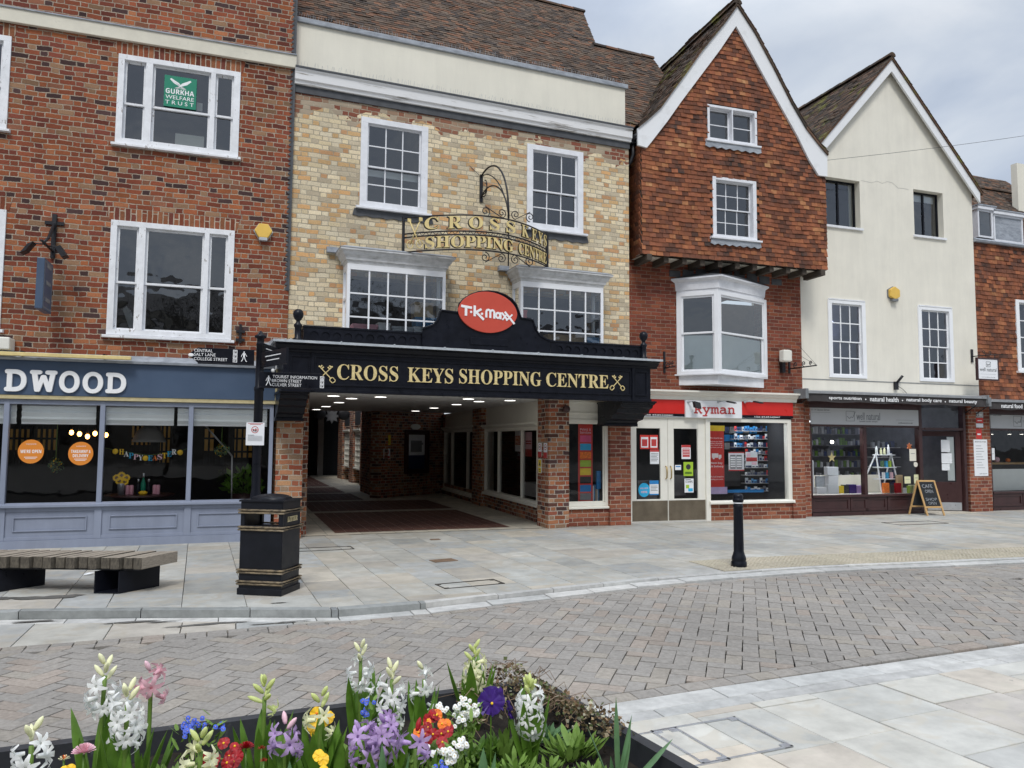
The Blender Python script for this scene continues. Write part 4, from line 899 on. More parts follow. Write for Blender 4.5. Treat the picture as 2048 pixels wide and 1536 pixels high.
mb = MB(); mb.box(x0, x1, rw, rw+.05, zwt, zsf); frame_rect(mb, x0+.02, x1-.02, zpn0, zpn1, .03, rw-.02, rw); mb.build('header_panel', 'cream_paint', TB, bevel=.004)
wn = window(TB, (x0, x1, zsl, zwt), [(.07, .93)], rail=None, cas=.07, y=rw, mat='cream_paint', roommat='room_mid', sill=(.05, .02, .05), sash=.02, gmat='glass_shop', roomd=.9)
pc = lambda px, py, d: P(px, py, d)
xa, za = P(1156, 848, -rw-.12); xb, zb = P(1185, 1005, -rw-.12)
T = thing('service_poster', 'tall red poster strip with coloured squares in the narrow window', 'poster', F, ((xa+xb)/2, rw+.12, zb)); MB().box(xa, xb, rw+.11, rw+.12, zb, za).build('panel', 'poster_red', T, bevel=.004)
cl_ = ['poster_pink', 'sky_blue', 'petal_orange', 'poster_green', 'poster_yellow', 'black_matt', 'poster_blue', 'ink_grey']
for i, c in enumerate(cl_):
    z1_ = za-(za-zb)*(.145+i*.105); MB().box(xa+.04, xb-.04, rw+.104, rw+.109, z1_-(za-zb)*.085, z1_).build('coloured_square', c, T)
mb = MB(); text(mb, BLD('Print &'), xa+.04, xb-.04, za-.13, za-.08, rw+.109, .001); text(mb, BLD('Services'), xa+.04, xb-.04, za-.19, za-.14, rw+.109, .001); mb.build('print', 'petal_rose', T)
for i in range(9):
    c = ['cardboard', 'paper', 'blue_box'][i % 3]; x = x0+.09+(i % 4)*.025 if i < 4 else x1-.22+(i-4)*.03; o = MB().box(x, x+.02, rw+.2, rw+.35, zsl+.07, zsl+.36+.02*(i % 3)).build('folder', c, None, F, (x, rw+.2, zsl+.07))
    tag(o, 'thin upright %s folder %s of the red poster strip' % (['brown', 'white', 'blue'][i % 3], 'left' if i < 4 else 'right'), 'folder', 'upright folders %s of the red strip, %s' % ('left' if i < 4 else 'right', c))
x, z = P(1198, 960, -rw-.15); tag(MB().box(x-.05, x+.05, rw+.15, rw+.2, z-.18, z+.18).build('gift_bag', 'poster_blue', None, F, (x, rw+.15, z-.18), bevel=.006), 'blue packet hanging right of the red poster strip', 'packet')
# ------------------------------------------------------------ black entrance canopy
F = FB; P = F.P; D = 1.0
q = lambda px, py, d=D: P(px, py, d)
cx0, cx1 = q(566, 740)[0], q(1301, 760)[0]; zf0 = q(935, 791)[1]; zt = q(935, 703, 1.14)[1]; zf1 = zt-.13
TCp = thing('entrance_canopy', 'black timber arcade canopy with gold lettering and red oval sign', 'canopy', F, ((cx0+cx1)/2, 0, zf0))
mb = MB(); mb.box(cx0, cx1, -D, -D+.12, zf0, zf1+.02); mb.box(cx0, cx0+.1, -D+.12, 0, zf0, zf1+.02); mb.box(cx1-.1, cx1, -D+.12, 0, zf0, zf1+.02)
mb.box(cx0-.015, cx1+.015, -D-.015, -D+.1, zf0-.02, zf0+.03)
pa, pb = q(628, 745)[0], q(1262, 765)[0]; la, lb = q(580, 745)[0], q(621, 745)[0]; ra, rb = q(1269, 765)[0], q(1294, 765)[0]
for a, b in ((pa, pb), (la, lb), (ra, rb)): frame_rect(mb, a, b, zf0+.09, zf1-.05, .025, -D-.018, -D+.01)
for x in ((lb+pa)/2, (pb+ra)/2): mb.box(x-.025, x+.025, -D-.03, -D, zf0, zf1)
mb.build('fascia', 'black_paint', TCp, bevel=.003)
prof = [(-D+.1, zf1), (-D-.02, zf1), (-D-.03, zf1+.03), (-D-.06, zf1+.045), (-D-.10, zf1+.10), (-D-.13, zf1+.115), (-D-.13, zt), (-D+.1, zt)]
mb = MB(); mb.ext(prof, cx0-.13, cx1+.13); mb.box(cx0-.13, cx0, -D+.1, 0, zf1+.05, zt); mb.box(cx1, cx1+.13, -D+.1, 0, zf1+.05, zt); mb.build('cornice', 'black_paint', TCp)
mb = MB(); mb.add([(cx0-.17, -D-.17, zt+.002), (cx1+.17, -D-.17, zt+.002), (cx1+.17, -D-.17, zt+.04), (cx0-.17, -D-.17, zt+.04), (cx0-.17, .0, zt+.11), (cx1+.17, .0, zt+.11), (cx0-.17, 0, zt+.002), (cx1+.17, 0, zt+.002)], [(0, 1, 2, 3), (3, 2, 5, 4), (0, 3, 4, 6), (1, 7, 5, 2), (0, 6, 7, 1)])
x = cx0
while x < cx1: mb.box(x, x+.02, -D-.175, -.02, zt+.03, zt+.052); x += .85
mb.box(cx0-.30, cx0-.15, -.4, 0, zt-.06, zt+.06); mb.build('lead_roof', 'lead_light', TCp)
mb = MB(); mb.box(cx0+.1, cx1-.1, -D+.12, -.002, zo, zo+.03); mb.build('soffit', 'soffit', TCp)
# gold letters: words fitted to the spans read off the board
mb = MB()
for wd, a, b, yc in (('CROSS', 674, 796, 746), ('KEYS', 815, 906, 751), ('SHOPPING', 918, 1082, 755.5), ('CENTRE', 1092, 1216, 761.5)):
    z = q((a+b)/2, yc)[1]; h = .125; text(mb, SER(wd), q(a, yc)[0], q(b, yc)[0], z-h, z+h, -D, .008)
mb.build('lettering', 'gold', TCp, bevel=.0)
def key(mb, cx, cz, s, dirn, y):   # one key lying on the diagonal: bow below, bit above
    d = Vector((dirn*.70, 0, .71)); n_ = Vector((d.z, 0, -d.x)); c = Vector((cx, y, cz))
    mb.obox(c+d*.0, d*s*.62, n_*s*.035, (0, .006, 0))
    for k in range(20):
        a0, a1 = k*6.283/20, (k+1)*6.283/20; f = lambda a: c-d*s*.78+d*s*.2*math.cos(a)+n_*s*.22*math.sin(a)*(1+.25*math.cos(2*a))
        p0, p1 = f(a0), f(a1); mb.obox((p0+p1)/2, (p1-p0)*.56, ((p1-p0).normalized().cross(Vector((0, 1, 0))))*s*.035, (0, .007, 0))
    for k in (.45, .62): mb.obox(c+d*s*k-n_*s*.12*dirn, d*s*.05, n_*s*.1, (0, .0065, 0))
    mb.ball(c+d*s*.70, s*.07, 8, 5, (1, .3, 1))
for px, py in ((651, 746), (1234, 764)):
    mb = MB(); x, z = q(px, py); key(mb, x, z, .2, 1, -D-.008); key(mb, x, z, .2, -1, -D-.012); mb.build('crossed_keys', 'gold', TCp)
# parapet of pierced roundels, pediment board and oval
dp = .86; pz0, pz1 = q(720, 690, dp)[1], q(720, 661, dp)[1]; pr0 = q(1190, 710, dp)[1]; xa, xb = q(606, 670, dp)[0], q(1285, 700, dp)[0]
m0, m1 = q(845, 670, dp)[0], q(1101, 690, dp)[0]; pz0 = zt+.04
for a, b in ((xa, m0), (m1, xb)):
    mb = MB()
    n = round((b-a-.16)/.175); st = (b-a-.16)/n; holes = []
    for i in range(n): c_ = a+.08+st*(i+.5); holes.append([(c_+.066*math.cos(t*6.283/20), (pz0+pz1)/2+.066*math.sin(t*6.283/20)) for t in range(20)])
    wall(mb, rp(a, b, pz0, pz1), holes, -dp-.02, -dp+.0); mb.box(a, b, -dp, -dp+.02, pz0, pz1); mb.box(a, b, -dp-.035, -dp+.035, pz1, pz1+.03); mb.box(a, b, -dp-.03, -dp-.02, pz0, pz0+.02); mb.build('parapet_band', 'black_paint', TCp, bevel=.002)
mb = MB()
mb.box(xa-.01, xa+.03, -dp, -.02, pz1-.02, pz1+.02); [mb.box(xa, xa+.02, -dp+.1*k, -dp+.1*k+.02, pz0, pz1) for k in range(1, 8)]
mb.build('side_railing', 'black_paint', TCp, bevel=.002)
dd = .92; Q = lambda px, py: q(px, py, dd)
pts = [(845, 657), (852, 655), (866, 650), (875, 640), (880, 624), (884, 621), (916, 625), (918, 612)]
pts += [(975+62*math.cos(R(a)), 626.5-44*math.sin(R(a))) for a in (155, 140, 122, 105, 88, 72, 55, 38, 22)]
pts += [(1042, 636), (1066, 640), (1068, 648), (1072, 660), (1080, 671), (1094, 679), (1101, 681)]
P2 = [Q(*p) for p in pts]; P2 = P2+[(P2[-1][0], pz0), (P2[0][0], pz0)]
mb = MB(); wall(mb, P2, [], -dd, -dd+.05)
path = [(p[0], -dd-.005, p[1]) for p in P2[:-2]]; mb.tube(path, .022, 5); x, z = Q(978, 684); mb.box(x-.35, x+.35, -dd-.015, -dd, z-.06, z+.06); mb.box(P2[0][0]-.02, P2[-3][0]+.02, -dd-.03, -dd+.05, pz0-.03, pz0+.03)
mb.build('pediment_board', 'black_paint', TCp, bevel=.003)
ox, oz = Q(975, 625); rx = (Q(1034, 625)[0]-Q(916, 625)[0])/2; rz = (Q(975, 584)[1]-Q(975, 666)[1])/2
ovs = thing('oval_sign', 'red oval sign with white lettering on the canopy pediment', 'sign', F, (ox, -dd, oz-rz))
pe = [(ox+rx*math.cos(t*6.283/56), oz+rz*abs(math.sin(t*6.283/56))**1.12*(1 if math.sin(t*6.283/56) > 0 else -1)) for t in range(56)]
mb = MB(); mb.prism(pe, -dd-.035, -dd-.001); mb.build('board', 'red_sign', ovs, bevel=.004)
mb = MB(); y = -dd-.036; U_ = rx/59     # u = one photo pixel at the sign
def st(pts, w, dy=0):

    for (a, b), (c, d_) in zip(pts, pts[1:]):
        p0 = Vector((ox+a*U_, 0, oz-b*U_)); p1 = Vector((ox+c*U_, 0, oz-d_*U_)); v = (p1-p0); L_ = v.length; v.normalize(); n_ = Vector((v.z, 0, -v.x)); st.k += 1
        mb.obox((p0+p1)/2+Vector((0, y-.003-.0004*(st.k % 9), 0)), v*(L_/2+w*U_*.35), n_*w*U_/2, (0, .004, 0))
st.k = 0
st([(-52, -8), (-34, -6)], 4.6); st([(-44, -7), (-44, 8)], 4.8)                       # T
st([(-27, -9), (-27, 8)], 4.6); st([(-15, -4), (-25, 2)], 4.2); st([(-25, 1), (-10, 14)], 4.4)
def arc(cx, cz, rx_, rz_, a0, a1, w, n=9): st([(cx+rx_*math.cos(R(a0+(a1-a0)*i/n)), cz-rz_*math.sin(R(a0+(a1-a0)*i/n))) for i in range(n+1)], w)
st([(-4, 9), (-4, 0)], 4); arc(0, 0, 4, 4.5, 180, 0, 3.6, 6); st([(4, 0), (4, 9.5)], 4); arc(8, .5, 4, 4.5, 180, 0, 3.6, 6); st([(12, .5), (12, 10)], 4)
arc(19.5, 5, 4, 4.8, 0, 360, 3.6, 14); st([(24.5, 0), (24.5, 10.5)], 3.8)
st([(28, 0), (38, 12)], 3.6); st([(38, 1), (29, 12)], 2.8); st([(34, -2), (52, 18)], 3.8); st([(48, 2), (37, 13)], 2.8)
for a, b in ((-34, 2), (-12.5, 4)):
    x, z = ox+a*U_, oz-b*U_; mb.disc(x, z, 2.3*U_, y-.007, y, 12)
mb.build('lettering', 'white_letter', ovs)
for i, (px, ya, yb, d_) in enumerate(((597, 618, 684, .9), (1287, 663, 712, .9))):
    x, z1 = q(px, ya, d_); z0 = zt+.04; h = z1-z0; mb = MB()
    mb.lathe([(.075, z0), (.075, z0+.05), (.05, z0+.07), (.05, z1-.30), (.065, z1-.28), (.065, z1-.25), (.035, z1-.22), (.03, z1-.19), (.05, z1-.17), (.075, z1-.13), (.083, z1-.08), (.072, z1-.035), (.04, z1-.007), (.005, z1)], x, -d_, 18); mb.build('finial_post', 'black_paint', TCp)
# scrolled brackets
for a, b, t, bt in ((556, 611, 783, 838), (1226, 1290, 802, 843)):
    x0, x1 = q(a, 800, .6)[0], q(b, 800, .6)[0]; z1 = zf0; z0 = z1-.42
    prof = [(0, z1), (-.95, z1), (-.95, z1-.05), (-.88, z1-.07), (-.86, z1-.12), (-.76, z1-.15), (-.72, z1-.22), (-.58, z1-.25), (-.52, z1-.33), (-.34, z1-.36), (-.28, z1-.42), (0, z1-.42)]
    mb = MB(); mb.ext(prof, x0, x1); mb.ext([(0, z1-.005), (-.97, z1-.005), (-.97, z1-.03), (0, z1-.03)], x0-.02, x1+.02); mb.ext([(-.01, z0-.04), (-.30, z0-.04), (-.30, z0+.01), (-.01, z0+.01)], x0-.015, x1+.015)
    mb.build('bracket', 'black_paint', TCp, bevel=.006)
# white cable clipped up the left end of the canopy
mb = MB(); pp = [(583, 676, .3), (570, 690, .75), (549, 703, 1.0), (553, 720, 1.05), (552, 738, 1.05), (546, 741, 1.0)]
mb.tube([(q(a, b, c)[0], -c, q(a, b, c)[1]) for a, b, c in pp], .008, 5); mb.ball((q(546, 741, 1.0)[0], -1.0, q(546, 741, 1.0)[1]), .03, 8, 5); tag(mb.build('cable', 'cable_white', None, F, (q(549, 703, 1.0)[0], -1, zt)), 'loose white cable looping down the left end of the canopy', 'cable')
# ------------------------------------------------------------ wrought iron arc sign
dS = .55; C0 = P(802, 470, dS); C1 = P(1097, 500, dS)
SP = lambda px, py, d: (P(px, py, d)[0], -d, P(px, py, d)[1])
# the sign is bowed towards the street: parametrise t along the arc by photo columns, depth bulges in the middle
mid = P(955, 470, 1.05)
xA, xBm = P(806, 480, .45)[0], P(1094, 500, .45)[0]
zTop = P(806, 437, .45)[1]; zBot = P(806, 505, .45)[1]
Tn = lambda t: (xA+(xBm-xA)*t, -.45-.72*math.sin(math.pi*t)**.9 if 0 < t < 1 else -.45)
def arcw(v):                        # flat layout (x in 0..1 along the sign, y offset, z 0..1) -> bowed sign
    t = min(.999, max(.001, v.x)); x, y = Tn(t); return Vector((x, y+v.y, zTop*v.z+zBot*(1-v.z)))
TS = thing('wrought_iron_sign', 'bowed wrought iron hanging sign with gold CROSS KEYS SHOPPING CENTRE letters', 'sign', F, (Tn(.62)[0], 0, zBot))
mb = MB()
for zz in (1.0, .535, .43, 0.0): mb.tube([tuple(arcw(Vector((i/24, 0, zz)))) for i in range(25)], .014, 5)
mb.build('rails', 'black_iron', TS)
mb = MB()
for t in (0.0, 1.0): x, y = Tn(min(.999, max(.001, t))); mb.box(x-.02, x+.02, y-.03, y+.03, zBot-.1, zTop+.04)
x, y = Tn(.62); mb.tube([(x, y, zBot-.22), (x, y, zTop+.1)], .013, 6); mb.build('upright', 'black_iron', TS)
mb = MB(); n = 26
for i in range(n):
    t0 = .04+.92*i/n; w_ = .92/n
    pts = [arcw(Vector((t0+w_*k/6, 0, .482+.04*math.sin(k/6*6.283)))) for k in range(7)]; mb.tube(pts, .006, 3)
mb.build('scroll_band', 'black_iron', TS)
def letters(mb, s, ta, tb, za, zb, ext, yo, off=0):
    tmp = MB(); text(tmp, SER(s), ta, tb, za, zb, yo, ext, off=off); mb.add([arcw(Vector(v)) for v in tmp.v], tmp.f)
gm, bm = MB(), MB()
for s, ta, tb, za, zb in (('C', .11, .185, .60, .95), ('R', .235, .315, .60, .95), ('O', .355, .44, .60, .95), ('S', .485, .55, .60, .95), ('S', .60, .67, .60, .95), ('K', .725, .79, .60, .95), ('E', .82, .87, .60, .95), ('Y', .885, .935, .60, .95), ('S', .95, .985, .60, .95), ('SHOPPING', .115, .655, .05, .39), ('CENTRE', .70, .985, .05, .39)):
    letters(gm, s, ta, tb, za, zb, .010, -.012); letters(bm, s, ta-.004, tb+.004, za-.014, zb+.014, .010, .012, .035)
gm.build('lettering', 'gold_paint', TS); bm.build('letter_backing', 'black_iron', TS)
mb = MB()
for kx, sg in ((.06, 1), (.06, -1)):
    pa, pb = arcw(Vector((kx-.025*sg, -.01, .2))), arcw(Vector((kx+.03*sg, -.01, .92))); mb.tube([pa, pb], .012, 5)
    for c in (pa,): mb.tube([(c.x+.07*math.cos(k*.785)*.8, c.y, c.z+.07*math.sin(k*.785)) for k in range(9)], .01, 5)
    mb.obox(pb, (.03, 0, .0), (0, .01, 0), (0, 0, .03))
mb.build('crossed_keys', 'gold_paint', TS)
mb = MB(); xm, ym = Tn(.62)
for sg in (1, -1):
    for zb_, up in ((zTop, 1), (zBot, -1)):
        for dx_, r_, k in ((.13, .085, 1.1), (.42, .09, 1.2)):
            c = (xm+sg*dx_, zb_+up*.10); mb.tube([(p[0], ym+(0.0 if dx_ < .2 else .03), p[2]) for p in spiral(c[0], c[1], r_, 1.5, R(-90*up), -sg*up, 22)], .009, 4)
        mb.tube([(xm+sg*.42, ym+.03, zb_+up*.19), (xm+sg*.3, ym+.02, zb_+up*.12), (xm+sg*.12, ym, zb_+up*.015)], .009, 4)
mb.build('scrollwork', 'black_iron', TS)
bx, bz1 = P(962, 352)[0], P(962, 350)[1]; bz0 = P(962, 405)[1]
mb = MB(); mb.box(bx-.03, bx+.03, -.03, 0, bz0, bz1)
def bez(p, n=14): 
    p = [Vector(a) for a in p]; o = []
    for i in range(n+1):
        t = i/n; o.append((1-t)**3*p[0]+3*t*(1-t)**2*p[1]+3*t*t*(1-t)*p[2]+t**3*p[3])
    return o
mb.tube(bez([(bx, -.02, bz1-.03), (bx, -.6, bz1+.15), (xm, ym, bz1-.1), (xm, ym, zTop+.02)]), .017, 6); mb.tube(bez([(bx, -.02, bz1-.05), (bx, -.35, bz1), (xm, ym+.2, bz1-.35), (xm, ym, zTop+.05)]), .011, 5); mb.tube(bez([(bx, -.02, bz0+.08), (bx, -.4, bz0+.35), (xm, ym+.1, bz0+.1), (xm, ym, zTop+.02)]), .014, 6)
for z_ in (bz0+.3, bz0+.25): mb.tube([(bx+.02, -.15-.13*math.sin(k*.7), z_+.13*math.cos(k*.7)-.05) for k in range(8)], .010, 5)
mb.build('hanger', 'black_iron', TS)
# ------------------------------------------------------------ arcade passage
TP = thing('arcade_passage', 'dim covered shopping passage running back behind the canopy', 'passage', ID, (3.3, 13.6, 0))
mb = MB(); mb.box(1.0, 6.4, 13.9, 22.4, zo, zo+.03); mb.box(ppl[0]+1.2, 6.6, 13.35, 13.9, zo+.004, zo+.034); mb.build('ceiling', 'soffit', TP)
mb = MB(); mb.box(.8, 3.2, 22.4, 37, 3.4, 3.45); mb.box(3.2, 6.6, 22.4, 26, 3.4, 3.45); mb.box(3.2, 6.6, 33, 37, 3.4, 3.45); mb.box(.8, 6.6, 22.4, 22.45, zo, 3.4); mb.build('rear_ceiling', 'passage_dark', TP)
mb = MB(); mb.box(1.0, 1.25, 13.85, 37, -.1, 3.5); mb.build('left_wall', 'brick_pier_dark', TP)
FR = Frame(6.26, 23.5, -92.45); FO = Frame(4.43, 34.2, -89.6); FQ = Frame(3.9, 21.76, 36.4)
def tunnel_tag(o): return o
def fbuild(mb, name, mat, F, **k):      # geometry given in another frame, kept as a part of the passage
    def fn(v): return F.W(*v)
    return mb.build(name, mat, TP, fn=fn, **k)
wl = lambda px, py: FR.P(px, py)
n0, n1 = wl(971, 990)[0], wl(1079, 1000)[0]; f0, f1 = wl(890, 970)[0], wl(952, 1000)[0]
zwa, zwb = wl(1060, 1002)[1], wl(1060, 858)[1]
zfa, zfb = wl(930, 985)[1], wl(930, 862)[1]
mb = MB(); wall(mb, rp(0, 9.62, -.1, zo), [rp(n0+.05, n1-.02, zwa, zwb), rp(f0, f1, zfa, zfb)], 0, .2); fbuild(mb, 'right_wall', 'cream_paint', FR)
mb = MB(); mb.box(f1+.0, n0, -.12, -.001, -.02, zo); mb.box(-.1, f0-.1, -.05, -.001, -.02, zo); mb.box(0, 9.6, -.03, -.0011, -.02, .33); fbuild(mb, 'brick_pilaster', 'brick_pier_dark', FR)
mb = MB()
for a, b, z0, z1, ms in ((n0+.05, n1-.02, zwa, zwb, (.28, .72)), (f0, f1, zfa, zfb, (.25, .75))):
    frame_rect(mb, a-.03, b+.03, z0-.04, z1+.04, .07, -.05, .05); mb.ext([(-.12, z1+.14), (-.14, z1+.10), (-.05, z1+.04), (.02, z1+.04), (.02, z1+.14)], a-.08, b+.06); mb.ext([(-.1, z0-.08), (-.1, z0-.03), (.02, z0), (.02, z0-.08)], a-.05, b+.05)
    for m_ in ms: x = a+(b-a)*m_; mb.box(x-.03, x+.03, -.03, .05, z0, z1)
fbuild(mb, 'window_frame', 'cream_paint', FR, bevel=.003)
mb = MB(); 
for a, b, z0, z1 in ((n0, n1, zwa, zwb), (f0, f1, zfa, zfb)): mb.quad((a, .02, z0), (b, .02, z0), (b, .02, z1), (a, .02, z1))
fbuild(mb, 'pane', 'glass_shop', FR)
mb = MB(); room(mb, .1, 9.15, .21, 0, zo-.01, 1.7); fbuild(mb, 'shop_interior', 'room_dark', FR)
# poster wall, window row, end doors
mb = MB(); mb.box(0, 2.95, 0, .3, -.1, zo+.9); fbuild(mb, 'poster_wall', 'brick_pier_dark', FQ)
mb = MB(); mb.box(3.9, 4.2, 21.9, 24.9, -.1, 3.4); mb.build('side_wall', 'brick_pier_dark', TP)
mb = MB(); mb.box(-2, 9.4, .25, .35, -.1, 3.4); fbuild(mb, 'window_row_wall', 'cream_paint', FO)
for i, (a, b) in enumerate(((745, 760), (724, 735), (702, 710), (679, 688))): x0, x1 = FO.P(a, 960)[0], FO.P(b, 960)[0]; mb = MB(); mb.box(x0, x1, -.1, .24, -.05, 3.3); fbuild(mb, 'brick_pilaster', 'brick_pier_dark', FO)
for a, b, t, bt in ((735, 755, 865, 942), (711, 724, 866, 936), (690, 702, 867, 931)):
    x0, z0 = FO.P(a, bt); x1, z1 = FO.P(b, t); z0, z1 = FO.P((a+b)/2, bt)[1], FO.P((a+b)/2, t)[1]; mb = MB(); frame_rect(mb, x0, x1, z0, z1, .06, -.04, .02)
    for k in range(1, 4): x = x0+(x1-x0)*k/4; mb.box(x-.02, x+.02, -.03, .01, z0, z1)
    for k in range(1, 6): z = z0+(z1-z0)*k/6; mb.box(x0, x1, -.03, .01, z-.015, z+.015)
    mb.ext([(-.12, z1+.16), (-.12, z1+.10), (-.02, z1), (.2, z1), (.2, z1+.16)], x0-.1, x1+.1); mb.box(x0-.05, x1+.05, -.1, .02, z0-.05, z0); fbuild(mb, 'small_paned_window', 'cream_paint', FO)
    mb = MB(); mb.box(x0+.02, x1-.02, .012, .016, z0, z1); fbuild(mb, 'pane', 'glass_dark', FO)
    mb = MB(); mb.box(x0, x1, -.06, .0, z1+.3, z1+.85); fbuild(mb, 'name_board', 'black_matt', FO)
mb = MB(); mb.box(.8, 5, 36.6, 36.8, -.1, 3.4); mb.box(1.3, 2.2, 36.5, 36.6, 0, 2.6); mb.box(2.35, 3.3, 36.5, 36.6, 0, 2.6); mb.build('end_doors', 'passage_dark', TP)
mb = MB(); mb.box(3.7, 3.95, 36.2, 36.6, 0, 3.2); mb.build('pillar', 'room_light', TP)
w = AY(664, 832, 30); T = thing('hanging_star', 'pale star decoration hanging in the dark far end of the passage', 'decoration', ID, tuple(w)); mb = MB(); pts = []
for k in range(16): r_ = .30 if k % 2 == 0 else .17; pts.append((w.x+r_*math.sin(k*math.pi/8), w.z+r_*math.cos(k*math.pi/8)))
mb.prism(pts, w.y-.02, w.y+.02); mb.build('star', 'room_mid', T); MB().tube([(w.x, w.y, w.z+.28), (w.x, w.y, 3.4)], .01, 4).build('cord', 'black_iron', T)
for k, (px, py) in enumerate(((640, 828), (688, 829))):
    w = AY(px, py, 29.5); tag(MB().ball(tuple(w), .22, 12, 8, (1, .3, 1)).build('scroll_ornament', 'black_iron', None, ID, tuple(w)), ['dark round ornament left of the pale hanging star', 'dark round ornament right of the pale hanging star'][k], 'ornament')
lights = [(667, 792), (703, 797), (761, 794), (678, 805), (652, 813), (633, 819), (937, 798), (958, 803), (1020, 801), (913, 809), (868, 816), (831, 822)]
words = ['nearest at the far left of the ceiling', 'second from the left in the front row', 'third from the left in the front row', 'left side, second row back', 'left side, third row back', 'left side, farthest back', 'right side, left one of the close front pair', 'right side, right one of the close front pair', 'nearest to the right brick pier', 'right side, behind the close pair', 'right side, second from the back', 'right side, farthest back']
for (px, py), wd in zip(lights, words):
    x, y = G(px, py, zo-.01); T = thing('downlight', 'round lit ceiling downlight in the passage, '+wd, 'ceiling light', ID, (x, y, zo), 'round downlights in the passage ceiling')
    MB().lathe([(.13, zo-.012), (.13, zo)], x, y, 24, True).build('rim', 'white_paint', T); MB().lathe([(.11, zo-.014), (.11, zo-.0125)], x, y, 24, True).build('diffuser', 'lamp_white', T)
# passage floor
fl = [MB(), MB()]
def panel(x0, x1, y0, y1, m, z=.006):
    x = x0
    while x < x1-.01:
        y = y0
        while y < y1-.01:
            if m == 0: w_, l_ = .21, .105
            else: w_, l_ = .6, .6
            a, b = min(x+w_, x1), min(y+l_, y1); e_ = .003; fl[m].add([(x+e_, y+e_, z), (a-e_, y+e_, z), (a-e_, b-e_, z), (x+e_, b-e_, z)], [(0, 1, 2, 3)]); y += l_
        x += w_
panel(1.0, 6.3, 13.64, 36.5, 1, .003)
for x0, x1, y0, y1 in ((1.75, 5.05, 13.9, 17.7), (1.75, 5.1, 18.1, 20.9), (1.6, 3.45, 21.3, 23.9), (1.6, 3.35, 24.3, 27.2), (1.6, 3.3, 27.6, 36)): panel(x0, x1, y0, y1, 0, .009)
fl[1].build('passage_floor', 'passage_stone', kind='structure'); fl[0].build('passage_brick_panels', 'passage_brick', kind='structure')
# poster board and notices
def on(F, px0, py0, px1, py1):
    a = F.P(px0, (py0+py1)/2)[0]; b = F.P(px1, (py0+py1)/2)[0]; m_ = (px0+px1)/2; return a, b, F.P(m_, py1)[1], F.P(m_, py0)[1]
a, b, c, d = on(FQ, 808, 860, 854, 947); T = thing('poster_case', 'framed poster case on the dim brick wall inside the passage', 'poster case', FQ, ((a+b)/2, 0, c)); mb = MB(); frame_rect(mb, a, b, c, d, .1, -.1, 0); mb.box(a+.1, b-.1, -.03, 0, c+.1, d-.1); mb.build('case', 'brown_frame', T, bevel=.005)
zm = c+(d-c)*.42; MB().box(a+.16, b-.16, -.04, -.031, zm, d-.14).build('poster', 'paper', T); mb = MB(); mb.box(a+.16, b-.16, -.04, -.031, c+.14, zm); mb.build('poster_lower', 'navy', T); mb = MB(); mb.box(a+.25, b-.3, -.045, -.041, zm+.1, zm+(d-zm)*.58); mb.box(a+.3, b-.25, -.05, -.041, zm+(d-zm)*.42, zm+(d-zm)*.5); mb.build('picture', 'ink_grey', T)
a, b, c, d = on(FQ, 821, 848, 840, 859); o = MB().disc((a+b)/2, (c+d)/2, (b-a)/2, -.03, 0, 24, (d-c)/2).build('oval_plaque', 'cream_paint', None, FQ, ((a+b)/2, 0, c)); tag(o, 'small cream oval plaque above the poster case', 'plaque')
a, b, c, d = on(FQ, 769, 870, 781, 890); sheet(FQ, 'warning_sign', 'yellow warning triangle sign on the passage brick wall', 'sign', a, b, c, d, -.001, 'poster_yellow', {'ink': [('t', '⚠', .3, .7, .5, .9), ('r', .2, .8, .3, .35), ('r', .2, .8, .18, .23)]})
a, b, c, d = on(FQ, 767, 897, 780, 918); sheet(FQ, 'no_smoking_sign', 'white and red no smoking sign below the yellow warning sign', 'sign', a, b, c, d, -.001, 'paper', {'ink_red': [('d', .5, .66, .3), ('r', .05, .95, .05, .28)], 'white_letter': [('d', .5, .66, .22)], 'ink': [('r', .3, .7, .62, .68)]})
# notices on the right pier (left face) and passage window posters
FPR = Frame(FB.W(ppr[0], 0, 0).x, FB.W(ppr[0], 0, 0).y, -90+2.0)
for nm, a, b, t, bt in (('left', 1080, 1086, 886, 914), ('right', 1088, 1095, 886, 916)):
    ya, yb = .50, .28; u = ya if nm == 'left' else .24; q4 = [ (ppr[0]-.002, u, 0) ]
    d0 = -(.40 if nm == 'left' else .14); w_ = .16; z1, z0 = P((a+b)/2, t, d0)[1], P((a+b)/2, bt, d0)[1]
    Fp = Frame(F.W(ppr[0]-.002, -d0, 0).x, F.W(ppr[0]-.002, -d0, 0).y, 2.0-90)
    sheet(Fp, 'safety_notice', 'white and red safety notice, %s of the pair on the right brick pier' % nm, 'notice', -w_/2, w_/2, z0, z1, 0, 'paper', {'ink_red': [('r', 0, 1, 0, .38), ('d', .5, .72, .36)], 'paper': [('d', .5, .72, .27)], 'ink': [('r', .3, .7, .68, .75)]}, group='safety notices on the right pier')
z1, z0 = P(1083, 918, -.4)[1], P(1083, 946, -.4)[1]; Fp = Frame(F.W(ppr[0]-.002, .4, 0).x, F.W(ppr[0]-.002, .4, 0).y, 2.0-90)
sheet(Fp, 'warning_notice', 'narrow yellow warning notice below the pair on the right brick pier', 'notice', -.08, .08, z0, z1, 0, 'paper', {'poster_yellow': [('r', .1, .9, .03, .38), ('r', .1, .9, .45, .95)], 'ink': [('t', '▲', .25, .75, .55, .85), ('r', .2, .8, .1, .14), ('r', .2, .8, .22, .26)]})
xx_, zz_ = P(1130, 818); tag(MB().ball((xx_, -.06, zz_), .075, 10, 8, (1, .9, 1)).build('bell', 'brown_frame', None, F, (xx_, 0, zz_)), 'dark round bell high on the right brick pier', 'bell')
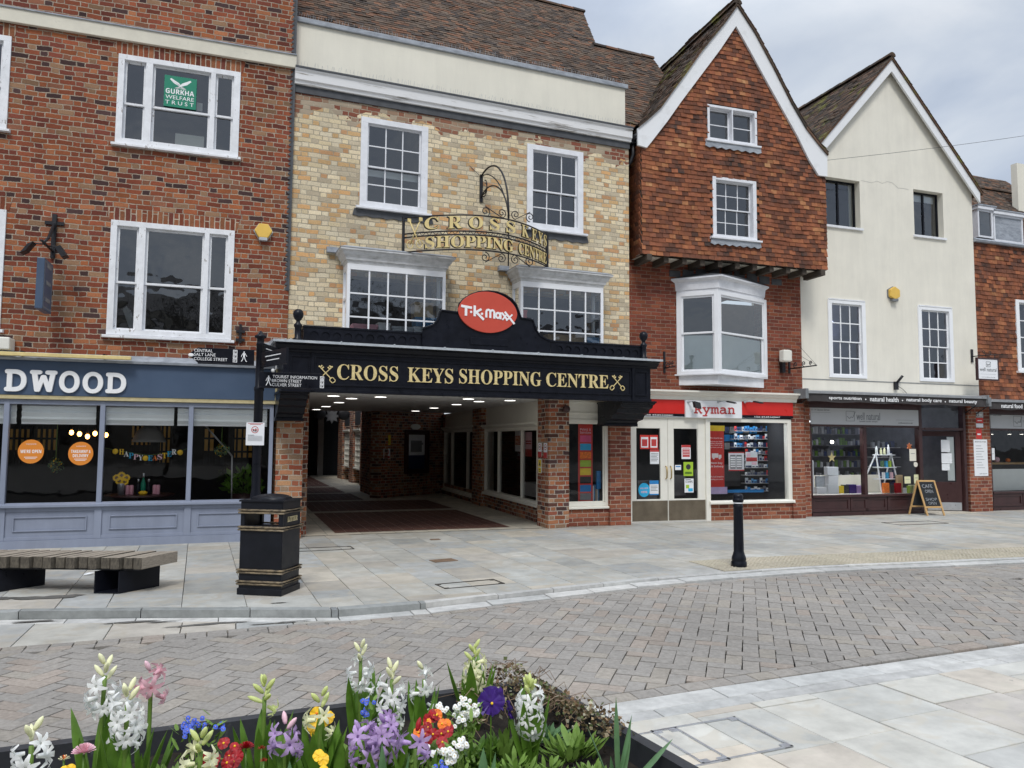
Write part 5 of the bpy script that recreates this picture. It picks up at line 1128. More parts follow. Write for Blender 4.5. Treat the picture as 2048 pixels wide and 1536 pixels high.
a, b, c, d = on(FR, 1022, 858, 1034, 903); sheet(FR, 'sale_poster', 'oval HALF PRICE poster in the passage shop window', 'poster', a, b, c, d, .10, 'paper', {'ink_red': [('r', .05, .95, .3, .7)], 'white_letter': [('t', 'HALF', .1, .9, .53, .68), ('t', 'PRICE', .1, .9, .34, .49)]})
a, b, c, d = on(FR, 1042, 864, 1055, 913); sheet(FR, 'window_poster', 'pale pink poster beside the HALF PRICE poster', 'poster', a, b, c, d, .10, 'petal_rose', {'ink_red': [('r', 0, 1, 0, .3), ('r', .1, .9, .5, .55), ('r', .1, .9, .6, .65)]})
for k in range(10):
    px = 1018+26*.5; a, b, c, d = on(FR, 1017+random.uniform(-1, 1), 971+k*2.5, 1048+random.uniform(-2, 2), 975+k*2.5)
    o = MB().box(min(a, b), max(a, b), .35, .75, .42+k*.03, .42+k*.03+.024).build('newspaper_stack', 'paper', None, FR, ((a+b)/2, .35, .42+k*.03)); tag(o, 'white box file in the flat pile inside the passage shop window', 'box file', 'flat pile inside the passage shop window')
# ------------------------------------------------------------ building C : tile-hung gable, stationer below
F = FC; P = F.P
TCc = thing('tile_hung_house', 'tile-hung gabled house with a triangular white bay and a red stationer shop front', 'building', F, (1.8, 0, 0))
x0, x1 = P(1262, 650)[0]-.1, P(1606, 900)[0]; J = .5
zj = P(1440, 530)[1]; zcs = P(1450, 789)[1]
mb = MB(); zdoorT = P(1340, 838)[1]
mb = MB(); xo0, xo1 = P(1352, 660)[0], P(1533, 660)[0]; zo0, zo1 = P(1440, 768)[1], P(1440, 585)[1]
wall(mb, rp(x0, x1+.02, zcs-.05, zj+.1), [rp(xo0+.1, xo1-.1, zo0+.2, zo1-.1)], 0, .3); mb.build('wall', 'brick_brown', TCc)
# jettied tile-hung storeys and gable
p = lambda px, py, d=J: P(px, py, d)
jx0, jx1 = p(1281, 420)[0], p(1650, 450)[0]; zb = (p(1281, 508)[1]+p(1650, 541)[1])/2
apx = p(1467, 60); zsh = p(1300, 300)[1]; zsh2 = p(1645, 350)[1]
inL = [p(*a) for a in ((1466.5, 57), (1435, 104), (1396, 156), (1357, 208), (1331, 245), (1297, 289), (1289, 299))]
inR = [p(*a) for a in ((1466.5, 57), (1495, 107), (1526, 164), (1558, 221), (1589, 276), (1612, 323), (1631, 354))]
outL = [p(*a) for a in ((1468, 18), (1443, 53), (1396, 110), (1365, 154), (1336, 193), (1315, 222), (1292, 243), (1271, 260))]
outR = [p(*a) for a in ((1468, 18), (1503, 72), (1540, 141), (1576, 212), (1605, 262), (1630, 294), (1648, 315), (1648, 356))]
zs_ = (zsh+zsh2)/2
def xat(pl, z):
    pl = sorted(pl, key=lambda q: q[1])
    for a, b in zip(pl, pl[1:]):
        if a[1] <= z <= b[1]: return a[0]+(b[0]-a[0])*(z-a[1])/(b[1]-a[1])
    return pl[0][0] if z < pl[0][1] else pl[-1][0]
def gab(b):
    z = b
    if z < zsh: return jx0, jx1
    if z > inL[0][1]+.05: return None
    return (xat(inL, z)-.06 if z > inL[-1][1] else jx0), (xat(inR, z)+.06 if z > inR[-1][1] else jx1)
wc1 = F.rect((1412, 209), (1511, 227), (1412, 283), (1510, 292), J); wc2 = F.rect((1422, 353), (1511, 366), (1423, 474), (1509, 483), J)
mb = MB(); tiles(mb, (0, -J-.03, 0), (1, 0, 0), (0, .0, 1), gab, zb, inL[0][1]+.1, w=.15, g=.093, lift=.034, holes=[(w[0]-.01, w[1]+.01, w[2]-.06, w[3]+.01) for w in (wc1, wc2)], wob=.009)
mb2 = MB(); tiles(mb2, (jx0-.03, 0, 0), (0, 1, 0), (0, 0, 1), lambda b: (-J-.03, .4) if b < zsh+.2 else None, zb, zsh+.1, w=.15, g=.093, lift=.034)
tiles(mb, (jx0-.03, 0, 0), (0, -1, 0), (0, 0, 1), lambda b: (-.4, J+.03) if b < zsh+.15 else None, zb, zsh+.15, w=.15, g=.093, lift=-.034)
mb.build('tile_hanging', 'tile_hung', TCc)
mb = MB(); body = [(jx0, zb-.0), (jx1, zb-.0), (jx1, zsh2)]+[(a, b) for a, b in outR[::-1][1:]]+[(a, b) for a, b in outL[1:]]+[(jx0, zsh)]
wall(mb, body, [rp(w[0]+.01, w[1]-.01, w[2]+.01, w[3]-.01) for w in (wc1, wc2)], -J-.028, -J+.12); mb.box(jx0, jx0+.05, -J+.12, 5, zb, zsh); mb.box(jx1-.05, jx1, -J+.12, 9, zb, zsh2); mb.build('gable_wall', 'timber_dark', TCc)
mb = MB(); mb.box(jx0, jx1, -J+.02, .0, zb+.0, zb+.06); mb.build('jetty_soffit', 'render_cream2', TCc)
for k in range(11): x = jx0+.16+(jx1-jx0-.3)*k/10; MB().box(x-.055, x+.055, -J+.0-.08*(k in (0, 10)), .02, zb-.13, zb-.0).build('jetty_joist', 'timber_dark', TCc, bevel=.008)
yb_ = -J-.11
def board(mb, o, i, y0, y1):
    n = min(len(o), len(i)); pts = o+i[::-1]; wall(mb, pts, [], y0, y1)
mb = MB(); board(mb, outL+[(outL[-1][0], inL[-1][1]+.03)], inL, yb_, yb_+.05); board(mb, outR, inR, yb_+.0, yb_+.05); mb.build('bargeboard', 'barge', TCc, bevel=.004)
# roof slopes : front verge follows the gable, running straight back
def slope(mb, prof, y0, y1, mat_side, w=.165, g=.1, lift=.028, rnd=random):
    """prof: list of (x,z) from eave to ridge; tiles laid in courses along y"""
    acc = 0; tot = []
    for a, b in zip(prof, prof[1:]):
        L_ = math.hypot(b[0]-a[0], b[1]-a[1]); V = Vector((b[0]-a[0], 0, b[1]-a[1]))/L_
        U = Vector((0, 1, 0)) if mat_side > 0 else Vector((0, -1, 0))
        lo, hi = (y0, y1) if mat_side > 0 else (-y1, -y0)
        N = U.cross(V); lf = lift if N.z > 0 else -lift
        if N.z < 0: pass
        tmp = MB(); 
        # tiles() flips its normal upward, so lift stays positive
        tiles(tmp, (a[0], 0, a[1]), U, V, lambda b_: (lo, hi), 0, L_+.02, w=w, g=g, lift=lift, wob=.012)
        mb.add(tmp.v, tmp.f)
up = lambda pl, dz: [(x, z+dz) for x, z in pl]
tk = .05
mb = MB(); slope(mb, up(outL[::-1], tk), yb_-.05, 9, -1); slope(mb, up(outR[:-1][::-1], tk), yb_-.05, 9, 1)
for pl in (outL, outR[:-1]):
    for a, b in zip(pl, pl[1:]): mb.add([(a[0], yb_-.04, a[1]), (b[0], yb_-.04, b[1]), (b[0], 9, b[1]), (a[0], 9, a[1]), (a[0], yb_-.04, a[1]+tk), (b[0], yb_-.04, b[1]+tk), (b[0], 9, b[1]+tk), (a[0], 9, a[1]+tk)], [(0, 1, 2, 3), (4, 7, 6, 5), (0, 4, 5, 1)])
mb.build('roof', 'tile_roof_moss', TCc)
mb = MB(); ridge(mb, (outL[0][0], yb_-.05, outL[0][1]+tk+.0), (outL[0][0], 9, outL[0][1]+tk)); mb.build('ridge', 'tile_roof_moss', TCc)
window(TCc, wc1, [(.045, .49), (.51, .955)], rail=None, cols=1, rows=2, cas=.05, mat='white_peel2', y=-J+.02, proud=.085, sash=.03, roommat='room_light', sill=(.06, .06, .05), roomd=.6)
window(TCc, wc2, [(.08, .92)], rail=.5, cols=3, rows=2, cas=.06, mat='white_peel2', y=-J+.02, proud=.085, sash=.025, roommat='room_mid', sill=(.07, .08, .05), bar=.018)
for w in (wc1, wc2):
    mb = MB(); pts = [(w[0]-.06, w[2]-.05), (w[1]+.06, w[2]-.05)]+[(w[1]+.08-(w[1]-w[0]+.16)*i/14, w[2]-.15-.035*(i % 2)) for i in range(15)]; mb.prism(pts, -J-.10, -J-.08); mb.build('lead_apron', 'lead', TCc)
# gutter and downpipe at the left eave
mb = MB(); e0 = (jx0-.13, zsh+.38); T = thing('rainwater_pipe', 'black gutter end and short downpipe at the left foot of the tiled gable', 'downpipe', F, (jx0-.12, -J+.1, zsh-.3))
mb.tube([(jx0-.1, -J-.05, zsh+.24), (jx0-.1, 1.0, zsh+.24)], .055, 8); mb.tube([(jx0-.1, -J+.12, zsh+.2), (jx0-.1, -J+.12, zsh-.1), (jx0-.14, -J+.15, zsh-.25), (jx0-.22, -J+.2, zsh-.32)], .038, 8); mb.box(jx0-.16, jx0-.03, -J+.05, -J+.2, zsh+.12, zsh+.24); mb.build('pipe', 'black_iron', T)
# pigeon
w = AY(1411, 46, 16.9); T = None
lp = F.L(w); lp.x = outL[0][0]; lp.z = outL[0][1]+.14
w = F.W(lp.x, F.L(w).y, lp.z); base = AY(1411, 50, w.y)
mb = MB(); rings = [(-.17, .0, .004), (-.10, .0, .025), (-.04, .02, .055), (.03, .045, .062), (.07, .09, .045), (.085, .14, .028), (.10, .175, .03), (.125, .18, .02), (.15, .172, .004)]
sg = 10; vs = []
for dx_, dz_, r_ in rings: vs += [(w.x+dx_, w.y+r_*math.cos(k*6.283/sg), w.z+dz_+.06+r_*math.sin(k*6.283/sg)) for k in range(sg)]
mb.smooth = True; mb.add(vs, [(j*sg+k, j*sg+(k+1) % sg, (j+1)*sg+(k+1) % sg, (j+1)*sg+k) for j in range(len(rings)-1) for k in range(sg)]); mb.tube([(w.x, w.y, w.z-.05), (w.x, w.y, w.z+.05)], .006, 4)
tag(mb.build('pigeon', 'feather', None, ID, tuple(w)), 'grey pigeon perched on the ridge of the tile-hung gable', 'bird')
# triangular bay
B = .62; xm_ = P(1437, 660, B)[0]; xa, xb = xo0, xo1
zt0, zt1, zbb, zss = P(1440, 768)[1], P(1440, 578)[1], P(1440, 764)[1], P(1440, 740)[1]
Lp, Mp, Rp = Vector((xa, -.02, 0)), Vector((xm_, -B, 0)), Vector((xb, -.02, 0))
zA = P(1437, 768, B)[1]; zSill = P(1437, 746, B)[1]; zHead = P(1437, 588, B)[1]; zTopB = P(1437, 551, B)[1]; zRail = P(1437, 663, B)[1]
Zv = Vector((0, 0, 1))
mb, pm, fm = MB(), MB(), MB()
for a, b in ((Lp, Mp), (Mp, Rp)):
    U = (b-a); L_ = U.length; U.normalize(); N = Vector((U.y, -U.x, 0))
    if N.y > 0: N = -N
    def bx_(mb, s0, s1, z0, z1, d0, d1): c = a+U*(s0+s1)/2+N*(d0+d1)/2+Zv*(z0+z1)/2; mb.obox(c, U*(s1-s0)/2, N*abs(d1-d0)/2, Zv*(z1-z0)/2)
    bx_(mb, -.0, .10, zSill, zHead+.08, -.08, .0); bx_(mb, L_-.09, L_+.0, zSill, zHead+.08, -.08, 0); bx_(mb, .10, L_-.09, zHead-.0, zHead+.08, -.08, 0)
    bx_(mb, .10, L_-.09, zSill, zSill+.06, -.08, 0)
    s0, s1 = .10, L_-.09
    for z0, z1, dd_ in ((zSill+.06, zRail+.02, -.055), (zRail-.02, zHead, -.025)):
        bx_(mb, s0, s0+.04, z0, z1, dd_-.025, dd_); bx_(mb, s1-.04, s1, z0, z1, dd_-.025, dd_); bx_(mb, s0+.04, s1-.04, z0, z0+.04, dd_-.025, dd_); bx_(mb, s0+.04, s1-.04, z1-.04, z1, dd_-.025, dd_)
        c0, c1 = a+U*s0+N*(dd_-.012), a+U*s1+N*(dd_-.012); pm.quad(c0+Zv*z0, c1+Zv*z0, c1+Zv*z1, c0+Zv*z1)
    c0, c1 = a+U*(s0+.03)+N*(-.085), a+U*(s1-.05)+N*(-.085); fm.quad(c0+Zv*(zSill+.08), c1+Zv*(zSill+.08), c1+Zv*(zRail-.06), c0+Zv*(zRail-.03))
wn = mb.build('bay_window', 'white_paint', TCc, bevel=.004); pm.build('pane', 'glass', wn); fm.build('frosted_screen', 'frosted', wn)
mb = MB()
def tri(mb, o, z0, z1, o2=None):
    o2 = o if o2 is None else o2
    a = [(xa-o, .02, z0), (xm_, -B-o*1.25, z0), (xb+o, .02, z0)]; b = [(xa-o2, .02, z1), (xm_, -B-o2*1.25, z1), (xb+o2, .02, z1)]
    mb.add(a+b, [(0, 1, 4, 3), (1, 2, 5, 4), (2, 0, 3, 5), (3, 4, 5), (2, 1, 0)])
tri(mb, -.04, zA, zSill-.03); tri(mb, .06, zSill-.03, zSill); mb.build('sill', 'white_peel2', wn, bevel=.003); mb = MB(); tri(mb, .0, zHead+.08, zHead+.13); tri(mb, .02, zHead+.13, zTopB-.09, .04); tri(mb, .04, zTopB-.09, zTopB-.04, .12); tri(mb, .13, zTopB-.04, zTopB); mb.build('hood', 'white_peel2', wn, bevel=.003)
mb = MB(); tri(mb, .14, zTopB+.001, zTopB+.14, -.35); 
for k in range(9): x = xa-.15+k*(xb-xa+.3)/8; mb.box(x, x+.26, -.015, -.001, zTopB+.05, zTopB+.18+.08*(4-abs(k-4))*.5)
mb.build('bay_lead', 'lead_dark', wn)
mb = MB(); mb.add([(xa+.05, .31, zSill), (xb-.05, .31, zSill), (xb-.05, 1.6, zSill), (xa+.05, 1.6, zSill), (xa+.05, .31, zHead), (xb-.05, .31, zHead), (xb-.05, 1.6, zHead), (xa+.05, 1.6, zHead)], [(0, 1, 2, 3), (7, 6, 5, 4), (3, 2, 6, 7), (0, 3, 7, 4), (2, 1, 5, 6)]); mb.build('window_room', 'room_dark', wn)
# stationer shop front
SR = TCc
cx0_, cx1_ = P(1290, 790, .2)[0]-.35, P(1600, 795, .2)[0]; z1 = P(1450, 783, .2)[1]; z0 = P(1450, 800, .2)[1]
mb = MB(); mb.ext([(0, z1+.02), (-.22, z1), (-.22, z1-.035), (-.17, z1-.05), (-.15, z1-.09), (-.10, z1-.12), (-.08, z0-.01), (0, z0-.01)], cx0_, cx1_); mb.build('cornice', 'cream_paint', SR)
zr0, zr1 = P(1420, 834, .06)[1], z0-.012; rx0, rx1 = P(1262, 820, .06)[0], P(1586, 820, .06)[0]; wx0, wx1 = P(1371, 820, .1)[0], P(1484, 820, .1)[0]
mb = MB(); mb.box(rx0, rx1, -.06, .1, zr0+.055, zr1); mb.build('red_fascia', 'red_bright', SR, bevel=.003)
MB().box(rx0, wx0-.001, -.062, .1, zr0, zr0+.053).build('black_strip', 'black_paint', SR); MB().box(wx1+.001, rx1, -.062, .1, zr0, zr0+.053).build('black_strip', 'black_paint', SR)
mb = MB(); mb.box(wx0, wx1, -.1, .0, zr0-.02, zr1-.004); mb.build('name_board', 'white_board', SR, bevel=.004)
mb = MB(); a, b = P(1388, 823, .1)[0], P(1470, 823, .1)[0]; zz0, zz1 = P(1430, 832, .1)[1], P(1430, 811, .1)[1]; text(mb, MON('Ryman'), a, b, zz0-.01, zz1, -.1, .004, off=.012); mb.build('lettering', 'ink_red', SR)
mb = MB()
for a, b in ((1288, 1346), (1508, 1560)): text(mb, MON('the stationer'), P(a, 830, .06)[0], P(b, 830, .06)[0], zr0+.008, zr0+.045, -.062, .002, off=.01)
mb.build('small_lettering', 'white_letter', SR)
xd0, xdm, xd1 = P(1263, 950)[0], P(1336, 950)[0], P(1411, 950)[0]; ztd = zr0-.02; xw0, xw1 = P(1418, 930)[0], P(1577, 930)[0]; zws, zwh = P(1500, 1000)[1], P(1500, 845)[1]
mb = MB(); mb.box(xd0-.07, xd0, -.03, .1, 0, ztd); mb.box(xd1, xw0+.02, -.03, .1, 0, ztd); mb.box(xd0, xd1, -.03, .1, ztd-.02, ztd+.01)
mb.box(xw1-.03, xw1+.07, -.03, .1, zws, ztd); mb.box(xw0+.02, xw1-.03, -.03, .1, zwh, ztd); mb.ext([(-.08, zws-.07), (-.08, zws-.03), (-.03, zws), (.1, zws), (.1, zws-.07)], xw0-.02, xw1+.1); mb.build('shop_frame', 'cream_paint', SR, bevel=.004)
mb = MB(); mb.quad((xw0+.02, .04, zws), (xw1-.03, .04, zws), (xw1-.03, .04, zwh), (xw0+.02, .04, zwh)); mb.build('pane', 'glass_shop', SR)
for k, (a, b, ga, gb) in enumerate(((xd0, xdm-.004, 1273, 1321), (xdm+.004, xd1, 1348, 1396))):
    g0, g1 = P(ga, 930)[0], P(gb, 930)[0]; gz0, gz1 = P(1335, 998)[1], P(1335, 857)[1]
    mb = MB(); frame_rect(mb, a, b, .012, ztd-.022, g0-a, .0, .05, ztd-.022-gz1, gz0-.012) if False else None
    mb.box(a, g0, 0, .05, .012, ztd-.022); mb.box(g1, b, 0, .05, .012, ztd-.022); mb.box(g0, g1, 0, .05, gz1, ztd-.022); mb.box(g0, g1, 0, .05, .012, gz0)
    dr = mb.build('door', 'cream_paint', SR, bevel=.004); mb = MB(); mb.quad((g0, .025, gz0), (g1, .025, gz0), (g1, .025, gz1), (g0, .025, gz1)); mb.build('pane', 'glass_shop', dr)
    mb = MB(); mb.box(a+.01, b-.01, -.006, -.001, .03, gz0-.03); mb.build('kick_plate', 'brass_dull', dr)
    hx = b-.05 if k == 0 else a+.05; zh = P(1335, 945)[1]; mb = MB(); mb.tube([(hx, 0, zh-.13), (hx, -.05, zh-.11), (hx, -.06, zh), (hx, -.05, zh+.11), (hx, 0, zh+.13)], .012, 6); mb.build('handle', 'brass', dr)
mb = MB(); xp0 = P(1585, 900)[0]; mb.box(xw0-.02, xw1+.1, -.005, .2, -.02, zws-.075); mb.build('brick_apron', 'brick_shop', SR); mb = MB(); mb.box(xw1+.07, x1, -.05, .3, -.02, zr0-.0); mb.box(rx1, x1, -.05, .3, zr0, z0-.02); mb.build('brick_pier', 'brick_shop', SR)
mb = MB(); mb.box(xd0-.07, xd1+.05, -.12, .2, -.03, .010); mb.build('threshold', 'kerb_stone', SR)
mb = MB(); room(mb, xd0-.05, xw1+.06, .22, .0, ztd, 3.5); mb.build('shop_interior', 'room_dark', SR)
mb = MB(); mb.box(xd0+.1, xd1-.1, .9, 1.0, ztd-.1, ztd-.06); mb.build('ceiling_tube_or_fill', 'shop_fill_tube', SR); mb = MB(); mb.box(xw0+.1, xw1-.1, .35, .6, ztd-.025, ztd-.01); mb.build('ceiling_tube_or_fill', 'shop_fill_tube', SR)  # window strip added out of sight above the header to light the stock
# spot lamps on the fascia
for k, px in enumerate((1376, 1436, 1490)):
    x, z = P(px, 804, .1); T = thing('spot_lamp', ['left spot lamp over the white name board, dropped lower', 'middle spot lamp over the white name board', 'right spot lamp over the red fascia'][k], 'lamp', F, (x, -.07, z), 'spot lamps on the stationer fascia')
    MB().tube([(x, -.1, z), (x+.03, -.2, z+.01), (x+.08, -.26, z-.0)], .014, 6).ball((x, -.1, z), .03, 8, 6).build('arm', 'lead_light', T)
    mb = MB(); mb.obox((x+(.19 if k else .09), -.3, z-.01-.06*(k == 0)), (.10 if k else .07, 0, -.015), (0, .05, 0), (.0, .02, .015+.05*(k == 0))); mb.build('lamp_head', 'black_matt', T, bevel=.008)
# posters in the doors and window
def poster(px0, py0, px1, py1, col, label, lines, d=-.02, name='poster', group=None):
    a, b, c, e_ = on2(FC, px0, py0, px1, py1, d); return sheet(FC, name, label, 'poster', a, b, c, e_, -d, col, lines, group)
def on2(F, px0, py0, px1, py1, d):
    a = F.P(px0, (py0+py1)/2, d)[0]; b = F.P(px1, (py0+py1)/2, d)[0]; m_ = (px0+px1)/2; return a, b, F.P(m_, py1, d)[1], F.P(m_, py0, d)[1]
rows = lambda n, a=.12, b=.88, t=.85, s=.1, h=.035: [('r', a, b-.12*(k % 3 == 2), t-k*s, t-k*s+h) for k in range(n)]
poster(1280, 870, 1298, 898, 'poster_red', 'left of the two small red notices high in the left door', {'paper': [('r', .08, .92, .08, .92)], 'ink_red': [('r', .15, .85, .15, .75), ('r', .08, .92, .85, .97)], 'paper_': []} if False else {'paper': [('r', .1, .9, .1, .85)], 'ink_red': [('r', .2, .8, .2, .7)]})
poster(1299, 870, 1316, 898, 'poster_red', 'right of the two small red notices high in the left door', {'paper': [('r', .1, .9, .1, .85)], 'ink_red': [('r', .2, .8, .2, .7)]})
poster(1300, 899, 1318, 928, 'paper', 'white notice with red heading in the left door', {'ink_red': [('r', 0, 1, .84, 1)], 'ink_grey': rows(6, t=.7)})
poster(1299, 961, 1317, 990, 'paper', 'white notice with blue heading low in the left door', {'poster_blue': [('r', 0, 1, .75, 1), ('r', 0, 1, 0, .08)], 'ink_grey': rows(4, t=.6)})
x, z = P(1288, 980, -.015); r_ = .13; T = thing('collect_sticker', 'round bright blue sticker low in the left door', 'sticker', F, (x, .015, z-r_)); MB().disc(x, z, r_, .008, .014, 30, r_*1.1).build('disc', 'sky_blue', T); mb = MB(); text(mb, BLD('COLLECT'), x-.09, x+.09, z+.02, z+.05, .0075, .001); text(mb, BLD('HERE'), x-.07, x+.07, z-.06, z-.02, .0075, .001); mb.build('print', 'petal_rose', T)
poster(1363, 890, 1381, 918, 'paper', 'small red price list in the right door', {'ink_red': [('r', 0, 1, .82, 1), ('r', .1, .9, .15, .75)], 'paper': [('r', .15, .85, .3+.12*k, .33+.12*k) for k in range(4)]})
poster(1367, 924, 1386, 952, 'poster_green', 'lime green poster in the right door', {'ink': [('d', .5, .65, .25)], 'leaf': [('r', .15, .85, .15, .3)]})
poster(1369, 957, 1387, 985, 'paper', 'pale STAMPS poster in the right door', {'ink': [('t', 'STAMPS', .1, .9, .68, .85), ('r', .1, .7, .9, .94)], 'poster_green': [('r', .15, .5, .3, .55)], 'sky_blue': [('r', .4, .9, .08, .3)]})
poster(1350, 930, 1362, 940, 'paper', 'small white card at the left of the right door glass', {'poster_blue': [('r', .1, .9, .6, .8)]})
T = poster(1418, 862, 1448, 974, 'poster_red', 'tall red delivery banner with a white van picture in the shop window', {'white_letter': [('t', "We're closed for now...", .05, .95, .86, .89), ('t', 'but we are here', .1, .9, .80, .825), ('t', 'online whenever', .1, .9, .765, .79), ('t', 'you need us at', .1, .9, .73, .755), ('t', 'ryman.co.uk', .1, .9, .69, .72), ('t', BLD('Next Day'), .12, .88, .40, .445), ('t', BLD('UK Delivery'), .06, .94, .34, .385), ('t', 'We look forward to', .06, .94, .17, .2), ('t', 'seeing you soon', .1, .9, .12, .15),
   ('r', .18, .62, .52, .60), ('r', .64, .82, .52, .575), ('d', .3, .515, .07), ('d', .7, .515, .07)]}, d=-.12)
a, b, c, e_ = on2(FC, 1418, 974, 1452, 988, -.12); tag(MB().box(a, b+.03, .115, .12, c, e_).build('banner_stand', 'lilac_board', None, F, (a, .12, c)), 'lilac band below the red delivery banner', 'banner')
a, b, c, e_ = on2(FC, 1418, 851, 1449, 862, -.13); tag(MB().box(a, b, .125, .13, c, e_).build('colour_card', 'poster_yellow', None, F, (a, .13, c)), 'yellow card above the red delivery banner', 'card')
a, b, c, e_ = on2(FC, 1455, 979, 1527, 985, -.2); tag(MB().box(a, b, .19, .21, c, e_).build('shelf_rail', 'poster_blue', None, F, (a, .2, c)), 'blue rail across the foot of the shop window', 'rail')
poster(1457, 904, 1488, 942, 'paper', 'white calendar sheet with red foot in the shop window', {'ink_red': [('r', 0, 1, 0, .07), ('r', 0, 1, .94, 1)], 'ink_grey': [('r', .1, .45, .12, .85), ('r', .5, .85, .12, .85)], 'white_letter': [('r', .12+.4*j, .43+.4*j, .2+.12*k, .28+.12*k) for j in (0, 1) for k in range(5)]}, d=-.2)
poster(1491, 904, 1515, 931, 'paper', 'pink and red offer card right of the calendar sheet', {'ink_red': [('r', .05, .95, .3, .6)], 'petal_rose': [('r', .1, .4, .65, .9), ('r', .5, .9, .05, .25)]}, d=-.2)
# shelves of stationery behind the glass
T = thing('stationery_shelf', 'peg rows of small packets on shelves inside the stationer window', 'shelves', F, (P(1540, 990, -.8)[0], .8, 0)); mb = MB(); rn = random.Random(4)
cl_ = ['lead_light', 'paper', 'poster_red', 'poster_blue', 'blue_box', 'navy', 'ink_grey', 'room_light']
for py in (862, 878, 894, 908, 921, 935, 950, 966, 982):
    z = P(1530, py, -.8)[1]; xa_, xb_ = P(1492 if py > 900 else 1470, py, -.8)[0], P(1600, py, -.8)[0]; x = xa_
    mb.m = 7; mb.box(xa_, xb_, .8, 1.0, z-.012, z)
    while x < xb_:
        mb.m = rn.choice([0, 0, 1, 2, 3, 4, 5, 5, 6, 6]); w_ = rn.uniform(.04, .08); h_ = rn.uniform(.06, .12); mb.box(x, x+w_, .82, .84, z+.002, z+h_); mb.m = 5; mb.box(x+.01, x+w_-.01, .815, .819, z+.012, z+h_*.5); x += w_+.014
mb.build('packets', cl_, T)
T = thing('stationery_shelf', 'blue and grey racks behind the left half of the stationer window', 'shelves', F, (P(1480, 990, -1.2)[0], 1.2, 0)); mb = MB()
for py in (858, 874, 890):
    z = P(1470, py, -1.2)[1]; x = P(1450, py, -1.2)[0]
    while x < P(1500, py, -1.2)[0]+.3: mb.m = rn.choice([5, 5, 6, 3, 4]); w_ = rn.uniform(.08, .16); mb.box(x, x+w_, 1.2, 1.24, z-.1, z+.05); x += w_+.03
mb.build('packets', cl_, T)
T = thing('counter_unit', 'pale counter units deep inside the stationer doors', 'counter', F, (P(1330, 990, -1.8)[0], 1.8, 0)); mb = MB(); [mb.box(P(1275, 950, -1.8)[0]+k*.75, P(1275, 950, -1.8)[0]+k*.75+.5, 1.8, 2.1, .3+.1*k, .75+.12*k) for k in range(4)]; mb.build('unit', 'room_mid', T)
# lantern box and scroll bracket on the right of C, small scroll on its left
x, z = P(1570, 712, .15); T = thing('floodlight', 'cream box lamp on a black stem beside the triangular bay', 'lamp', F, (x, 0, z)); MB().box(x-.11, x+.11, -.26, -.08, z-.13, z+.13).build('lamp_box', 'cream_paint', T, bevel=.03); MB().box(x-.03, x+.05, -.1, 0, z-.36, z-.12).build('stem', 'black_iron', T, bevel=.004)
def scroll_bracket(F, x, z, L_, label, wires=True):
    T = thing('scroll_bracket', label, 'bracket', F, (x, 0, z)); mb = MB(); mb.box(x-.02, x+.02, -.03, 0, z-.1, z+.35); mb.tube([(x, -.02, z), (x, -L_, z)], .014, 5)
    for k, r_ in ((.25, .07), (.55, .06), (.8, .05)): mb.tube([(x, -L_*k+(p[0]), z+.075+p[2]) for p in spiral(0, 0, r_, 1.3, R(-90), 1, 16)], .009, 4)
    if wires: mb.tube([(x, -L_, z), (x-.25, -.01, z+.55)], .004, 3); mb.tube([(x, -L_, z), (x+.25, -.01, z+.55)], .004, 3)
    mb.build('ironwork', 'black_iron', T)
scroll_bracket(F, P(1578, 740)[0], P(1578, 738)[1], .9, 'black scrolled sign bracket with stay wires beside the cream box lamp')
scroll_bracket(F, P(1328, 730)[0], P(1328, 727)[1]-.1, .45, 'small black scrolled bracket above the right end of the canopy', False)

# ------------------------------------------------------------ building D : white rendered gable
F = FD; P = F.P
TD = thing('white_gabled_house', 'cream rendered house with pointed gable and two rows of windows above an awning', 'building', F, (2.3, 0, 0))
x0, x1 = P(1603, 650)[0]-.05, P(1951, 600)[0]; za = P(1780, 795)[1]
ap = P(1783, 122, .16); eL = P(1637, 298, .16); eR = P(1950, 370, .16); zsl_ = (ap[1]-eR[1])/(eR[0]-ap[0]); sl2 = (ap[1]-eL[1])/(ap[0]-eL[0]); sD = (zsl_+sl2)/2
zsR = ap[1]-sD*(x1-ap[0])
xl_ = x0
ws_ = [F.rect((1650, 353), (1721, 362), (1650, 450), (1720, 457)), F.rect((1827, 378), (1887, 386), (1828, 470), (1887, 477)), F.rect((1653, 598), (1727, 605), (1659, 752), (1735, 760)), F.rect((1834, 612), (1903, 618), (1839, 761), (1908, 766))]
mb = MB(); wall(mb, [(x0, za), (x1, za), (x1, zsR), ap, (x0, ap[1]-sD*(ap[0]-x0))], [rp(w[0]+.005, w[1]-.005, w[2]+.005, w[3]-.005) for w in ws_], 0, .3); mb.box(x1-.02, x1, .3, 9, za, zsR); mb.build('wall', 'render_cream2', TD)
mb = MB(); mb.box(x0, x1-.01, -.012, -.001, P(1780, 764)[1]-.01, P(1780, 764)[1]+.005); mb.tube([(P(1722+i*10.5, 361)[0], -.002, P(1722+i*10.5, (361, 363, 366, 362, 367, 363, 366, 376, 377, 379)[i])[1]) for i in range(10)], .002, 3); mb.build('crack', 'ink_grey', TD)
